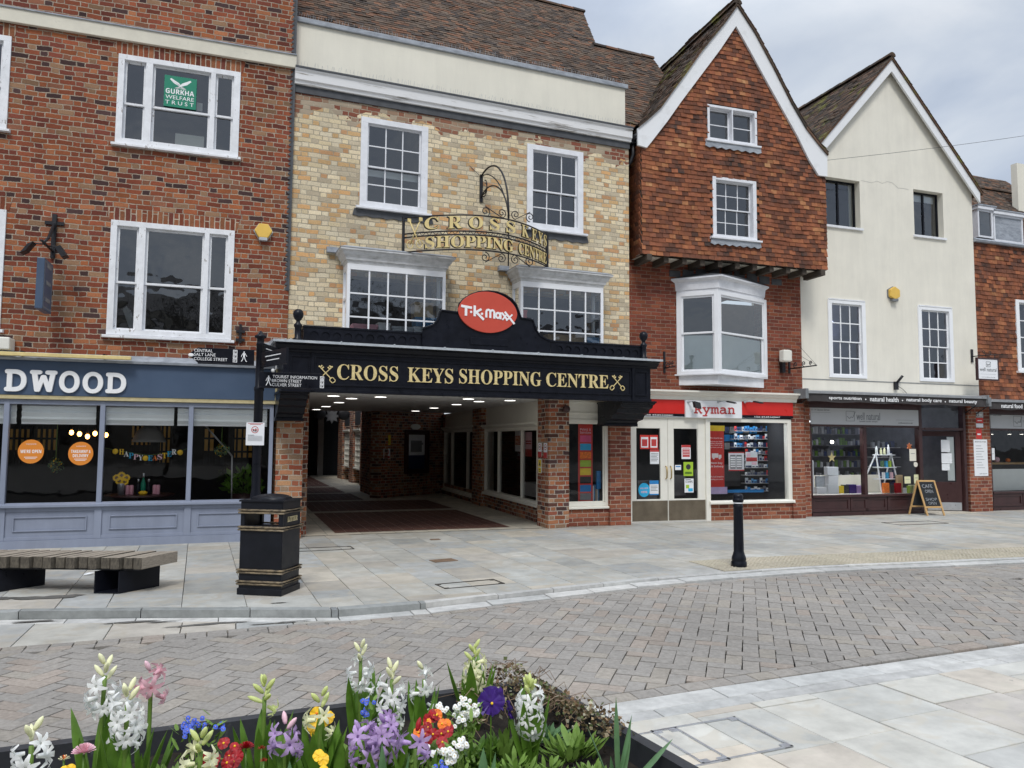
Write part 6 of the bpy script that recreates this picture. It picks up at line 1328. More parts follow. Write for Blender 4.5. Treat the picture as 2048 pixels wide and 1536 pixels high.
for w in ws_[:2]:
    mb = MB(); xw = w[1]-.0; frame_rect(mb, w[0], xw, w[2], w[3], .05, .16, .2); xm2 = (w[0]+xw)/2; mb.box(xm2-.022, xm2+.022, .155, .2, w[2]+.05, w[3]-.05)
    wn = mb.build('window', 'black_paint', TD, bevel=.002); mb = MB(); mb.quad((w[0], .18, w[2]), (w[1], .18, w[2]), (w[1], .18, w[3]), (w[0], .18, w[3])); mb.build('pane', 'glass', wn)
    mb = MB(); room(mb, w[0], w[1], .301, w[2], w[3], .8); mb.build('window_room', 'room_dark', wn); mb = MB(); mb.box(w[0]-.04, w[1]+.04, -.05, .15, w[2]-.05, w[2]+.004); mb.build('sill', 'white_peel', wn, bevel=.004)
for w in ws_[2:]:
    wn = window(TD, w, [(.10, .90)], rail=.47, cols=3, rows=2, cas=.08, casb=.07, mat='white_upvc', y=.0, proud=.03, sash=.028, bar=.026, sill=None, roommat='room_mid', roomd=2.2)
    mb = MB(); z = w[3]-.35; mb.box(w[0]+.25, w[1]-.12, .9, 1.4, z, z+.03); 
    if w is ws_[2]: mb.box(w[0]+.3, w[1]-.1, 1.0, 1.5, z-.42, z-.40)
    mb.build('ceiling_tube_or_fill', 'tube_blue', wn)
    mb = MB(); mb.box(w[0]+.02, w[1]-.02, -.04, 0, w[3], w[3]+.03); mb.build('drip', 'white_peel', wn)
# bargeboards and roof
wv = .20
def vee(mb, ap, sl, xe0, xe1, w_, y0, y1):
    h = w_*math.hypot(1, sl)
    L1 = [(ap[0], ap[1]), (xe0, ap[1]-sl*(ap[0]-xe0)), (xe0, ap[1]-sl*(ap[0]-xe0)-h*.9), (ap[0], ap[1]-h)]; R1 = [(ap[0], ap[1]), (ap[0], ap[1]-h), (xe1, ap[1]-sl*(xe1-ap[0])-h*.9), (xe1, ap[1]-sl*(xe1-ap[0]))]
    wall(mb, L1, [], y0, y1); wall(mb, R1, [], y0, y1)
mb = MB(); A_ = (ap[0], ap[1]+.04); vee(mb, A_, sD, x0-.3, x1+.10, wv, -.16, -.11); mb.build('bargeboard', 'barge', TD, bevel=.004)
prL = [(x0-.6, A_[1]-sD*(A_[0]-x0+.6)), A_]; prR = [(x1+.16, A_[1]-sD*(x1+.16-A_[0])), A_]
mb = MB(); slope(mb, up(prL, .05), -.2, 9, -1); slope(mb, up(prR, .05), -.2, 9, 1)
for pl in (prL, prR):
    a, b = pl; mb.add([(a[0], -.19, a[1]), (b[0], -.19, b[1]), (b[0], 9, b[1]), (a[0], 9, a[1]), (a[0], -.19, a[1]+.05), (b[0], -.19, b[1]+.05), (b[0], 9, b[1]+.05), (a[0], 9, a[1]+.05)], [(0, 1, 2, 3), (4, 7, 6, 5), (0, 4, 5, 1)])
ridge(mb, (A_[0], -.2, A_[1]+.07), (A_[0], 9, A_[1]+.07)); mb.build('roof', 'tile_roof_moss', TD)
w = ws_[1]; MB().box(w[0]+.06, w[1]-.06, .24, .25, w[3]-.22, w[3]-.03).build('window_blind', 'blind', TD); w = ws_[0]; MB().box(w[1]-.12, w[1]-.04, .24, .25, w[2], w[3]).build('window_blind', 'frosted', TD)
alarm(FD, 1791, 586, 11, 'yellow_box', 'yellow hexagonal alarm box on the cream rendered wall', R(30), 'ink_grey')
x, z = P(1790, 772); T = thing('bracket_stub', 'short black bracket stub on the cream wall above the awning', 'bracket', F, (x, 0, z)); MB().box(x-.05, x+.05, -.06, 0, z-.09, z+.1).tube([(x+.02, -.05, z+.08), (x+.1, -.14, z+.24)], .03, 6).build('stub', 'black_iron', T); MB().tube([(x+.05, -.03, z), (x+.2, -.03, z-.07), (x+.45, -.03, z-.27), (x+.75, -.1, z-.34)], .006, 4).build('cable', 'black_iron', T)
# awnings
def awning(F, a0, a1, words, label, dA=.55):
    z1, z0 = F.P(1790, 791, dA)[1] if F is FD else F.P(2020, 804, dA)[1], None
    zc_ = z1; vh = .19; x0, x1 = a0, a1; T = thing('awning', label, 'awning', F, ((x0+x1)/2, 0, zc_-vh), 'dark shop awnings')
    mb = MB(); mb.ext([(-dA-.03, zc_-.01), (-dA-.04, zc_+.045), (-dA+.03, zc_+.06), (-.03, zc_+.10), (-.02, zc_+.02), (-dA+.02, zc_-.01)], x0, x1); mb.build('awning_rail', 'alu', T)
    mb = MB(); n = 40
    vs = []
    for i in range(n+1): x = x0+.03+(x1-x0-.06)*i/n; s = .012*math.sin(i*1.1)+.008*math.sin(i*2.7); vs += [(x, -dA-.0, zc_-.008), (x, -dA+s, zc_-vh+.012*math.sin(i*.7))]
    mb.add(vs, [(2*i, 2*i+1, 2*i+3, 2*i+2) for i in range(n)]); mb.build('valance', 'awning_dark', T)
    MB().box(x0-.05, x0+.03, -dA-.06, -.0, zc_-.13, zc_+.09).build('end_cap', 'ink_grey', T, bevel=.01); MB().box(x1-.03, x1+.02, -dA-.06, 0, zc_-.13, zc_+.08).build('end_cap', 'ink_grey', T, bevel=.01)
    mb = MB(); [text(mb, w_, F.P(a, 810, dA)[0], F.P(b, 810, dA)[0], zc_-.15+.0, zc_-.065+(.02 if 'b' in w_ or 'f' in w_ or 'h' in w_ else .0), -dA-.018, .002, off=.012) for w_, a, b in words]
    for w_, a, b in zip(words, words, words[1:]): x = (F.P(a[2], 810, dA)[0]+F.P(b[1], 810, dA)[0])/2; mb.disc(x, zc_-.11, .016, -dA-.02, -dA-.015, 10)
    mb.build('lettering', 'white_letter', T)
    for x in (x0+.12, x1-.1):
        m2 = MB(); m2.tube([(x, 0, zc_-.35), (x, -dA, zc_-.05)], .012, 5); m2.box(x-.012, x+.012, -.02, 0, zc_-.5, zc_-.0); m2.tube([(x, -.15+p[0], zc_-.32+p[2]) for p in spiral(0, 0, .06, 1.2, 0, 1, 12)], .007, 4); m2.build('arm', 'black_iron', T)
awning(FD, P(1612, 800, .55)[0], P(1974, 806, .55)[0], [('sports nutrition', 1657, 1722), ('natural health', 1739, 1796), ('natural body care', 1812, 1882), ('natural beauty', 1897, 1953)], 'dark awning with white lettering sports nutrition, natural health, body care, beauty')
awning(FE, FE.P(1977, 808, .55)[0], FE.P(2200, 812, .55)[0], [('natural food', 2001, 2043), ('vitamins', 2060, 2100)], 'dark awning reading natural food at the right edge')
# health shop front
SH = TD
zh1 = za; fb1, fb0 = P(1730, 818)[1], P(1730, 850)[1]; gx0, gm, gx1 = P(1621, 900)[0], P(1730, 900)[0], P(1837, 900)[0]; zs2 = P(1730, 989)[1]; dxe = P(1931, 900)[0]; dx0 = P(1846, 900)[0]
mb = MB(); mb.box(gx0, gx1, -.03, .0, fb0, fb1); mb.build('name_board', 'grey_board', SH, bevel=.003)
zz = lambda py, px=1730: P(px, py, .03)[1]; X_ = lambda px: P(px, 835, .03)[0]
mb = MB(); text(mb, 'well natural', X_(1713), X_(1760), zz(840), zz(825), -.03, .002); text(mb, 'health made simple', X_(1719), X_(1755), zz(845), zz(841.5), -.03, .002); text(mb, '13-14 Queen Street', X_(1623), X_(1659), zz(824), zz(820), -.03, .002); text(mb, 'wellnatural.co.uk', X_(1796), X_(1825), zz(846), zz(843), -.03, .002)
frame_rect(mb, X_(1692), X_(1709), zz(843), zz(823), .008, -.034, -.03); mb.tube([(X_(1694), -.034, zz(833)), (X_(1699), -.034, zz(838)), (X_(1702), -.034, zz(834)), (X_(1705), -.034, zz(836)), (X_(1711), -.034, zz(824))], .006, 4)
mb.box(X_(1623), X_(1661), -.032, -.03, zz(827), zz(826.5)); mb.box(X_(1792), X_(1827), -.032, -.03, zz(839), zz(838.5)); mb.build('lettering', 'ink_grey', SH)
mb = MB(); mb.box(x0, gx1, -.02, .1, fb1, za+.0); mb.box(gx0, gx1+.1, -.02, .1, fb0-.05, fb0-.001)
for a, b in ((gx0-.02, gx0+.03), (gm-.05, gm+.04), (gx1, gx1+.1)): mb.box(a, b, -.02, .1, .1, fb0-.05)
mb.box(gx0, gx1, -.06, .1, zs2-.05, zs2); mb.box(gx0, gx1+.1, .0, .08, -.02, zs2-.05); mb.box(gx0, gx1+.1, -.03, .08, -.02, .08)
for a, b in zip([gx0, gx0+(gx1-gx0)*.34, gx0+(gx1-gx0)*.68], [gx0+(gx1-gx0)*.34, gx0+(gx1-gx0)*.68, gx1+.1]): frame_rect(mb, a+.01, b-.01, .1, zs2-.06, .06, -.02, -.001)
mb.box(gx1, gx1+.1, -.03, .1, 0, za); mb.box(dxe-.08, dxe, -.03, .1, 0, za); mb.box(gx1+.1, dxe-.08, -.02, .1, P(1880, 858)[1]-.03, P(1880, 858)[1]+.03); mb.box(gx1+.1, dxe-.08, -.02, .1, za-.08, za)
mb.build('shop_frame', 'brown_frame', SH, bevel=.003)
mb = MB(); mb.quad((gx0, .04, zs2), (gx1, .04, zs2), (gx1, .04, fb0), (gx0, .04, fb0)); mb.quad((gx1+.1, .04, P(1880, 857)[1]), (dxe-.1, .04, P(1880, 857)[1]), (dxe-.1, .04, za), (gx1+.1, .04, za)); mb.build('pane', 'glass_shop', SH)
mb = MB(); room(mb, x0+.05, dxe+.0, .12, 0, za, 4.5); mb.build('shop_interior', 'room_mid', SH)
mb = MB(); mb.box(gx1+.15, dxe-.6, 1.0, 1.6, za-.25, za-.23); mb.box(gx1+.2, dxe-.7, 2.0, 2.6, za-.22, za-.20); mb.box(gx0+.8, gx0+1.9, 2.2, 2.3, za-.35, za-.33); mb.build('ceiling_tube_or_fill', 'tube_blue', SH)
MB().box(gx0+.1, gx1-.1, .3, .6, fb0+.06, fb0+.09).build('ceiling_tube_or_fill', 'shop_fill_tube', SH); mb = MB(); mb.box(gx1+.1, dxe-.08, -.35, .8, -.03, .012); mb.build('door_mat', 'passage_stone', SH)  # wide strip added out of sight behind the name board to brighten the display
# open door, swung inward on the right jamb
hx = dxe-.1; ang = R(212)
def swing(v): 
    c, s = math.cos(R(-28)), math.sin(R(-28)); dxx, dyy = v.x-hx, v.y; return Vector((hx+dxx*c-dyy*s, dxx*s+dyy*c+.05, v.z))
dw = hx-(gx1+.12); dz1 = P(1880, 862)[1]; dxa = hx-dw*.78
mb = MB(); mb.box(dxa, dxa+.12, 0, .05, .02, dz1); mb.box(hx-.12, hx, 0, .05, .02, dz1); mb.box(dxa+.12, hx-.12, 0, .05, dz1-.12, dz1); mb.box(dxa+.12, hx-.12, 0, .05, .02, .72); dr = mb.build('door', 'brown_frame', SH, fn=swing, bevel=.003)
mb = MB(); mb.quad((dxa+.12, .02, .72), (hx-.12, .02, .72), (hx-.12, .02, dz1-.12), (dxa+.12, .02, dz1-.12)); mb.build('pane', 'glass_shop', dr, fn=swing)
mb = MB(); mb.box(dxa+.02, hx-.02, -.006, -.001, .03, .22); mb.build('kick_plate', 'alu', dr, fn=swing); MB().box(dxa+.03, dxa+.06, -.05, -.0, .85, 1.15).build('handle', 'alu', dr, fn=swing)
for k, (za_, zb_, w_) in enumerate(((1.45, 1.75, .2), (1.17, 1.42, .24), (1.0, 1.16, .18))): mb = MB(); mb.box(hx-.45, hx-.45+w_, -.02, -.015, za_, zb_); mb.build('paper_notice', 'paper', dr, fn=swing)
mb = MB(); mb.box(hx-.3, hx-.14, .03, .034, .75, dz1-.14); mb.build('window_film', 'frosted', dr, fn=swing)
# brick piers
pa, pb = P(1936, 950)[0], P(1979, 950)[0]
MB().box(pa, pb, -.06, .3, -.02, za).build('brick_pier', 'brick_shop', SH); MB().box(x0-.0, gx0-.02, -.02, .3, -.02, za).build('brick_pier', 'brick_shop', SH)
a, b, c, d = on2(F, 1948, 879, 1975, 952, .06); sheet(F, 'price_board', 'tall white WHATS IN STORE board on the brick pier', 'notice board', a, b, c, d, -.061, 'white_board', {'ink': [('t', "WHAT'S IN STORE", .08, .92, .92, .95)], 'ink_grey': [('r', .15, .55+.1*(k % 3), .82-.075*k, .83-.075*k) for k in range(9)]+[('t', 'well natural', .35, .9, .05, .08)]})
for k, (t, bt, c1, nm) in enumerate(((824, 835, 'grey_board', 'grey sticker at the top of the brick pier beside the door'), (836, 846, 'poster_red', 'red sticker below the grey one on the brick pier'), (847, 855, 'paper', 'pale sticker third down on the brick pier'), (858, 878, 'poster_red', 'narrow red sticker just above the white board'))):
    a, b, c, d = on2(F, 1952, t, 1966 if k < 3 else 1963, bt, .06); sheet(F, 'pier_sticker', nm, 'sticker', a, b, c, d, -.061, c1, {'white_letter': [('r', .2, .8, .4, .55)]})
a, b = P(1602, 900)[0], 0
# window display of the health shop
def shelf_unit(F, xa, xb, y, zs, label, cols, seed, hh=(.1, .2)):
    rn = random.Random(seed); T = thing('shop_shelf', label, 'shelves', F, ((xa+xb)/2, y, 0)); mb = MB()
    for z in zs:
        mb.m = 0; mb.box(xa, xb, y, y+.3, z-.02, z); x = xa+.02
        while x < xb-.1: mb.m = rn.randrange(1, len(cols)); w_ = rn.uniform(.05, .1); mb.box(x, x+w_, y+.05, y+.12, z+.002, z+rn.uniform(*hh)); x += w_+.02
    mb.build('stocked_shelves', cols, T); return T
shelf_unit(F, gx0+.1, gx1+.9, 2.6, (.7, 1.0, 1.3, 1.6, 1.9), 'long stocked shelves at the back of the health shop', ['room_mid', 'navy', 'ink_grey', 'room_light', 'room_mid', 'black_matt', 'ink_grey', 'leaf'], 3)
shelf_unit(F, gx1+.2, dxe-.4, 1.6, (.5, .8, 1.05, 1.3, 1.55), 'blue-lit stocked shelves seen through the open shop door', ['room_light', 'navy', 'black_matt', 'ink_grey'], 5)
mb = MB(); mb.box(gx0+.02, gx1-.02, .12, .75, zs2-.04, zs2-.015); tag(mb.build('display_shelf', 'cream_paint', None, F, (gx0+1, .12, zs2-.04)), 'cream window display shelf of the health shop', 'shelf')
mb = MB(); mb.box(gx0+.3, gx1-.4, .8, .85, zs2-.015, P(1700, 950, -.8)[1]); tag(mb.build('window_partition', 'render_cream', None, F, (gx0+1, .8, zs2)), 'low cream partition behind the health shop window display', 'partition')
def item(px0, py0, px1, py1, d, mat, label, group=None, cat='carton', dep=.12, name='carton', bev=.004):
    a, b, c, e_ = on2(FD, px0, py0, px1, py1, -d); c = max(c, zs2-.012); return tag(MB().box(a, b, d, d+dep, c, e_).build(name, mat, None, FD, ((a+b)/2, d, c), bevel=bev), label, cat, group)
item(1656, 969, 1678, 988, .15, 'paper', 'lowest of the three stacked white cartons'); item(1657, 951, 1677, 968.6, .15, 'white_board', 'middle of the three stacked white cartons'); item(1655, 934, 1677, 950.5, .15, 'paper', 'topmost of the three stacked white cartons')
item(1621, 921, 1628, 987, .14, 'paper', 'tall narrow white card at the left edge of the health shop window', cat='card', dep=.02, name='card'); item(1634, 975, 1653, 988, .15, 'white_board', 'white box left of the three stacked cartons'); item(1633, 952, 1652, 974, .3, 'lead_light', 'grey-blue picture box above the white box', dep=.05)
for k, (a, b, t, m_) in enumerate(((1679, 1688, 972, 'poster_yellow'), (1689, 1698, 970, 'ink'), (1699, 1713, 969, 'petal_purple'), (1714, 1725, 971, 'petal_lilac'))): item(a, t, b, 987, .2, m_, ['yellow pack right of the white cartons', 'black pack between the yellow and purple packs', 'purple pack in the left health window', 'lilac pack against the central window post'][k], cat='pack', name='pack')
for k, (a, b, t, m_) in enumerate(((1768, 1779, 966, 'petal_orange'), (1781, 1791, 970, 'ink'), (1792, 1803, 966, 'petal_red'), (1804, 1816, 976, 'paper'), (1817, 1826, 972, 'poster_green'), (1795, 1806, 950, 'cardboard'), (1820, 1832, 970, 'petal_cream'))): item(a, t, b, 986, .16+.05*(k % 2), m_, ['orange packet below the white ladder', 'black tub below the white ladder', 'dark red packet right of the ladder foot', 'white tub in the right health window', 'green packet in the right health window', 'brown leaflet box standing higher behind the packets', 'pale yellow packet at the right end of the display'][k], cat='packet', name='packet', dep=.06)
# ladder shelf
T = thing('ladder_shelf', 'white A-shaped ladder display shelf in the health shop window', 'ladder shelf', F, (P(1768, 985, -.4)[0], .4, zs2)); mb = MB()
yl = .4; pA, pB, pC, pD = P(1752, 907, -yl), P(1782, 907, -yl), P(1750, 984, -yl), P(1790, 984, -yl); zt2 = pA[1]
lz = [P(1768, py, -yl)[1] for py in (909, 934, 957, 984)]
mb.tube([(pA[0], yl, zt2), (pA[0]+.02, yl-.12, zs2)], .018, 4); mb.tube([(pB[0], yl, zt2), (pD[0], yl-.12, zs2+.1)], .018, 4); mb.tube([(pA[0], yl, zt2), (P(1733, 985, -yl)[0], yl+.25, zs2)], .018, 4); mb.tube([(pB[0], yl, zt2), (pB[0], yl+.3, zs2)], .018, 4)
for k, z in enumerate(lz[:3]): mb.box(pA[0]-.02, pB[0]+.03*(k+1), yl-.1, yl+.1, z-.02, z)
mb.build('ladder_frame', 'white_board', T)
for k, (px, r_, h_, m_) in enumerate(((1753, .03, .2, 'frosted'), (1762, .025, .15, 'petal_cream'), (1769, .028, .17, 'petal_cream'), (1777, .03, .24, 'paper'))):
    x = P(px, 905, -yl)[0]; tag(MB().lathe([(r_, lz[0]), (r_, lz[0]+h_*.7), (r_*.5, lz[0]+h_*.8), (r_*.5, lz[0]+h_)], x, yl, 10).build('bottle', m_, None, F, (x, yl, lz[0])), ['clear bottle at the left on the ladder top', 'short cream bottle second on the ladder top', 'cream bottle third on the ladder top', 'tall white bottle at the right on the ladder top'][k], 'bottle', 'bottles on top of the white ladder')
for k, (px, z, m_) in enumerate(((1762, lz[1], 'leaf_blue'), (1770, lz[1], 'sky_blue'), (1777, lz[1], 'poster_green'), (1764, lz[2], 'paper'), (1771, lz[2], 'sky_blue'), (1780, lz[2], 'petal_rose'))): x = P(px, 905, -yl)[0]; tag(MB().box(x-.028, x+.028, yl-.05, yl, z, z+.15).build('product_box', m_, None, F, (x, yl, z)), ['dark green box on the middle ladder shelf', 'blue box on the middle ladder shelf', 'lime box on the middle ladder shelf', 'white box on the lower ladder shelf', 'blue box on the lower ladder shelf', 'pink box on the lower ladder shelf'][k], 'box', 'boxes on the white ladder shelves')
def star(F, px, py, r, d, mat, label, n=5):
    x, z = F.P(px, py, -d); pts = [(x+(r if k % 2 == 0 else r*.42)*math.sin(k*math.pi/n), z+(r if k % 2 == 0 else r*.42)*math.cos(k*math.pi/n)) for k in range(2*n)]; tag(MB().prism(pts, d, d+.01).build('paper_star', mat, None, F, (x, d, z)), label, 'star', 'paper stars in the health shop window')
star(FD, 1664, 915, .12, .15, 'gold_paint', 'large gold star hanging in the left health window'); star(FD, 1819, 893, .09, .1, 'petal_orange', 'small orange star high in the right health window', 6)
for k, (a, t, b, bt) in enumerate(((1819, 898, 1832, 922), (1828, 949, 1837, 967), (1809, 953, 1821, 967))): a, b, c, d = on2(F, a, t, b, bt, -.03); sheet(F, 'window_card', ['pale card below the orange star', 'pale card low beside the door post', 'small pale card left of the door post card'][k], 'card', a, b, c, d, .03, 'petal_cream' if k else 'render_cream', {'ink_grey': [('r', .2, .8, .6, .64)]}, 'pale cards in the health shop window')
x, z = P(1831, 929, -.03); tag(MB().disc(x, z, .06, .02, .03).build('round_sticker', 'render_cream', None, F, (x, .03, z)), 'round pale sticker beside the door post', 'sticker')
x, z = P(1664, 884, -.5); T = thing('pendant_lamp', 'small glowing lamp above the gold star', 'lamp', F, (x, .5, z)); MB().ball((x, .5, z), .04, 10, 6).build('bulb', 'shop_lamp', T); MB().tube([(x, .5, z), (x, .5, za)], .006, 4).build('cord', 'black_iron', T)

# ------------------------------------------------------------ building E : tile-hung house at the right edge
F = FE; P = F.P
TE = thing('right_edge_house', 'tile-hung house with dormer windows cut by the right edge', 'building', F, (3, 0, 0))
xe0 = FE.L(FD.W(x1+.01, 0, 0)).x; xe1 = xe0+7; zA0 = P(2000, 802)[1]; zEt = P(2000, 488)[1]; we = F.rect((2028, 601), (2110, 606), (2032, 742), (2113, 746))
mb = MB(); wall(mb, rp(xe0, xe1, zA0-.2, zEt), [rp(we[0], we[1], we[2], we[3])], 0, .25); mb.box(xe1-.02, xe1, .25, 8, 0, zEt); mb.build('wall', 'timber_dark', TE)
mb = MB(); tiles(mb, (0, -.01, 0), (1, 0, 0), (0, 0, 1), lambda b: (xe0, xe1), zA0-.05, zEt-.05, w=.16, g=.105, lift=.034, holes=[(we[0], we[1], we[2], we[3])])
mb.build('tile_hanging', 'tile_hung', TE)
window(TE, we, [(.08, .92)], rail=.48, cols=4, rows=2, cas=.07, mat='white_upvc', y=.0, proud=.06, sash=.028, bar=.024)
mb = MB(); mb.ext([(-.12, zEt-.05), (-.14, zEt+.0), (-.05, zEt+.06), (.3, zEt+.06), (.3, zEt-.05)], xe0, xe1); mb.build('lead_gutter', 'lead', TE)
VV = Vector((0, math.cos(R(46)), math.sin(R(46)))); O2 = Vector((0, .75, zEt+.15))
# front edge of the roof follows the hip seen against the sky
mb = MB(); tiles(mb, O2, (1, 0, 0), VV, lambda b: (xe0-.4, xe1), 0, 4.9, w=.165, g=.1, lift=.028, wob=.012); mb.quad(tuple(O2+Vector((xe0-.4, 0, 0))), tuple(O2+Vector((xe1, 0, 0))), tuple(O2+Vector((xe1, 0, 0))+VV*4), tuple(O2+Vector((xe0-.4, 0, 0))+VV*4)); ridge(mb, tuple(O2+Vector((xe0-.4, 0, 0))+VV*4), tuple(O2+Vector((xe1, 0, 0))+VV*4)); mb.build('roof', 'tile_roof', TE)
mb = MB(); mb.box(xe0-.05, xe0+.02, .3, 8, zEt, zEt+1.5); 
mb.build('party_wall', 'brick_brown', TE)
for k, (pxa, pxb, pt, pb_) in enumerate(((1956, 1986, 420, 468), (1988, 2046, 432, 478))):
    a, b, c, d = on2(F, pxa, pt, pxb, pb_, -.55); a = max(a, xe0+.02); mb = MB(); y = .55
    frame_rect(mb, a, b, c-.1, d, .05, y, y+.05); mb.box(a-.03, b+.06, y-.05, 2.4, d, d+.09); mb.box(a, a+.04, y+.05, 2.2, c-.1, d); mb.box(b-.04, b, y+.05, 2.2, c-.1, d)
    dm = mb.build('dormer', 'white_peel2', TE, bevel=.003); mb = MB(); mb.quad((a+.05, y+.03, c-.05), (b-.05, y+.03, c-.05), (b-.05, y+.03, d-.05), (a+.05, y+.03, d-.05)); mb.build('pane', 'glass' if k == 0 else 'lead', dm); mb = MB(); mb.box(a-.05, b+.08, y-.07, 2.4, d+.09, d+.12); mb.build('dormer_lead', 'lead', dm)
a, b, c, d = on2(F, 2022, 335, 2080, 425, -2.6); mb = MB(); mb.box(a+.3, b+1.5, 2.6, 2.8, c-.2, d+.1); mb.build('chimney_stack', 'render_cream', TE)
# small verge of roof tiles and lead at the foot of D's right slope is part of D; E shop window
SE = TE
ga = P(1981, 900)[0]; gb = xe1-.5; zs3 = P(2010, 983)[1]; t1, t0 = P(2010, 830)[1], P(2010, 857)[1]
mb = MB(); mb.box(ga, gb, -.03, 0, t0, t1); mb.build('name_board', 'grey_board', SE)
X_ = lambda px: P(px, 845, .03)[0]; zz = lambda py: P(2020, py, .03)[1]
mb = MB(); frame_rect(mb, X_(2027), X_(2043), zz(853), zz(832), .008, -.034, -.03); mb.tube([(X_(2029), -.034, zz(842)), (X_(2034), -.034, zz(847)), (X_(2037), -.034, zz(843)), (X_(2040), -.034, zz(845)), (X_(2044), -.034, zz(833))], .006, 4); text(mb, 'well natural', X_(2047), X_(2095), zz(850), zz(835), -.03, .002); text(mb, '13-14 Queen Street', X_(1975)+.05, X_(2003), zz(832.5), zz(829.5), -.03, .002); mb.build('lettering', 'ink_grey', SE)
mb = MB(); mb.box(ga-.1, gb, -.02, .1, t1, zA0); mb.box(ga-.1, gb, -.02, .1, t0-.05, t0); mb.box(ga-.03, ga+.02, -.02, .1, .1, t0-.05); mb.box(ga, gb, -.05, .1, zs3-.05, zs3); mb.box(ga, gb, .0, .08, -.02, zs3-.05); mb.box(ga, gb, -.03, .08, -.02, .08)
[frame_rect(mb, ga+k*1.05, ga+k*1.05+1.03, .1, zs3-.06, .06, -.02, -.001) for k in range(4)]; mb.box(ga+2.6, ga+2.7, -.02, .1, .1, t0-.05); mb.build('shop_frame', 'brown_frame', SE, bevel=.003)
mb = MB(); mb.quad((ga, .04, zs3), (gb, .04, zs3), (gb, .04, t0), (ga, .04, t0)); mb.build('pane', 'glass_shop', SE); mb = MB(); room(mb, ga-.3, gb, .12, 0, zA0, 3.5); mb.build('shop_interior', 'room_mid', SE)
mb = MB(); mb.box(ga+.02, ga+2.5, .3, .32, zs3, P(2010, 938, -.3)[1]); tag(mb.build('glass_counter', 'frosted', None, F, (ga+1, .3, zs3)), 'pale green glass counter front at the right edge', 'counter')
mb = MB(); zc3 = P(2010, 925, -.7)[1]; mb.box(ga+.2, ga+2.6, .7, 1.1, zc3-.05, zc3); tag(mb.build('wooden_counter', 'wood_pine', None, F, (ga+1, .7, zc3)), 'wooden counter top behind the glass counter', 'counter')
for k, (px, s, m_) in enumerate(((1996, 1.2, 'petal_rose'), (2019, .9, 'petal_orange'))): x, z = P(px, 914, -.8); tag(MB().ball((x, .85, zc3+.06*s), .08*s, 10, 7, (1, .8, .8)).build('salt_lamp', m_, None, F, (x, .85, zc3)), ['larger pink salt lamp on the wooden counter', 'smaller orange salt lamp on the wooden counter'][k], 'lamp')
for k, px in enumerate((1983, 2019, 2043)): x, z = P(px, 867, -.5); T = thing('pendant_lamp', ['left', 'middle', 'right'][k]+' bright ceiling spot in the right edge window', 'lamp', F, (x, .5, z), 'bright spots in the right edge window'); MB().lathe([(.05, z-.02), (.05, z), (.02, z+.06), (.008, z+.07), (.008, t0+.3)], x, .5, 12).build('shade', 'alu', T); MB().lathe([(.04, z-.024), (.04, z-.021)], x, .5, 12, True).build('bulb', 'shop_lamp', T)
a, b, c, d = on2(F, 1976, 896, 1988, 920, -.03); sheet(F, 'window_card', 'pale blue card at the left of the right edge window', 'card', max(a, ga+.03), b+.02, c, d, .03, 'paper', {'ink_grey': [('r', .2, .8, .5, .53)]})
# projecting well natural sign
x, z = FD.P(1943, 715); F = FD; P = F.P
T = thing('projecting_sign', 'white well natural board hanging from a black scrolled bracket', 'sign', F, (x, 0, z-.5)); dS_ = .05
mb = MB(); zt3 = P(1943, 699)[1]; mb.box(x-.03, x+.03, -.03, 0, P(1943, 725)[1], zt3); 
X0, X1 = P(1953, 740, .5)[0], P(1996, 740, .5)[0]; Z0, Z1 = P(1975, 761, .5)[1], P(1975, 716, .5)[1]
def sw(v): return Vector((v.x, -.5+(v.x-X0)*.0+v.y, v.z))
mb.tube([(x, -.02, Z1+.09), (x+.08, -.45, Z1+.09), (X1, -.5, Z1+.09)], .014, 5); [mb.tube([(p[0], -.5, p[2]) for p in spiral(X0+.25+k*.2, Z1+.14, .05, 1.2, R(-90), 1, 14)], .008, 4) for k in (0, 1)]; [mb.tube([(q_, -.5, Z1), (q_, -.5, Z1+.09)], .007, 4) for q_ in (X0+.1, X1-.1)]
mb.build('bracket', 'black_iron', T)
mb = MB(); frame_rect(mb, X0, X1, Z0, Z1, .035, -.53, -.47); mb.build('board_frame', 'brown_frame', T, bevel=.003); mb = MB(); mb.box(X0+.035, X1-.035, -.52, -.48, Z0+.035, Z1-.035); mb.build('board', 'white_board', T)
mb = MB(); text(mb, 'well natural', X0+.08, X1-.08, Z0+.22, Z0+.31, -.52, .002); cx_ = (X0+X1)/2; frame_rect(mb, cx_-.06, cx_+.08, Z1-.22, Z1-.09, .008, -.524, -.52); mb.tube([(cx_-.04, -.524, Z1-.14), (cx_, -.524, Z1-.19), (cx_+.02, -.524, Z1-.15), (cx_+.04, -.524, Z1-.17), (cx_+.09, -.524, Z1-.1)], .007, 4); mb.box(X0+.1, X1-.1, -.522, -.52, Z0+.15, Z0+.153); text(mb, 'www.wellnatural.co.uk', X0+.13, X1-.13, Z0+.07, Z0+.09, -.52, .001); mb.build('lettering', 'ink_grey', T)
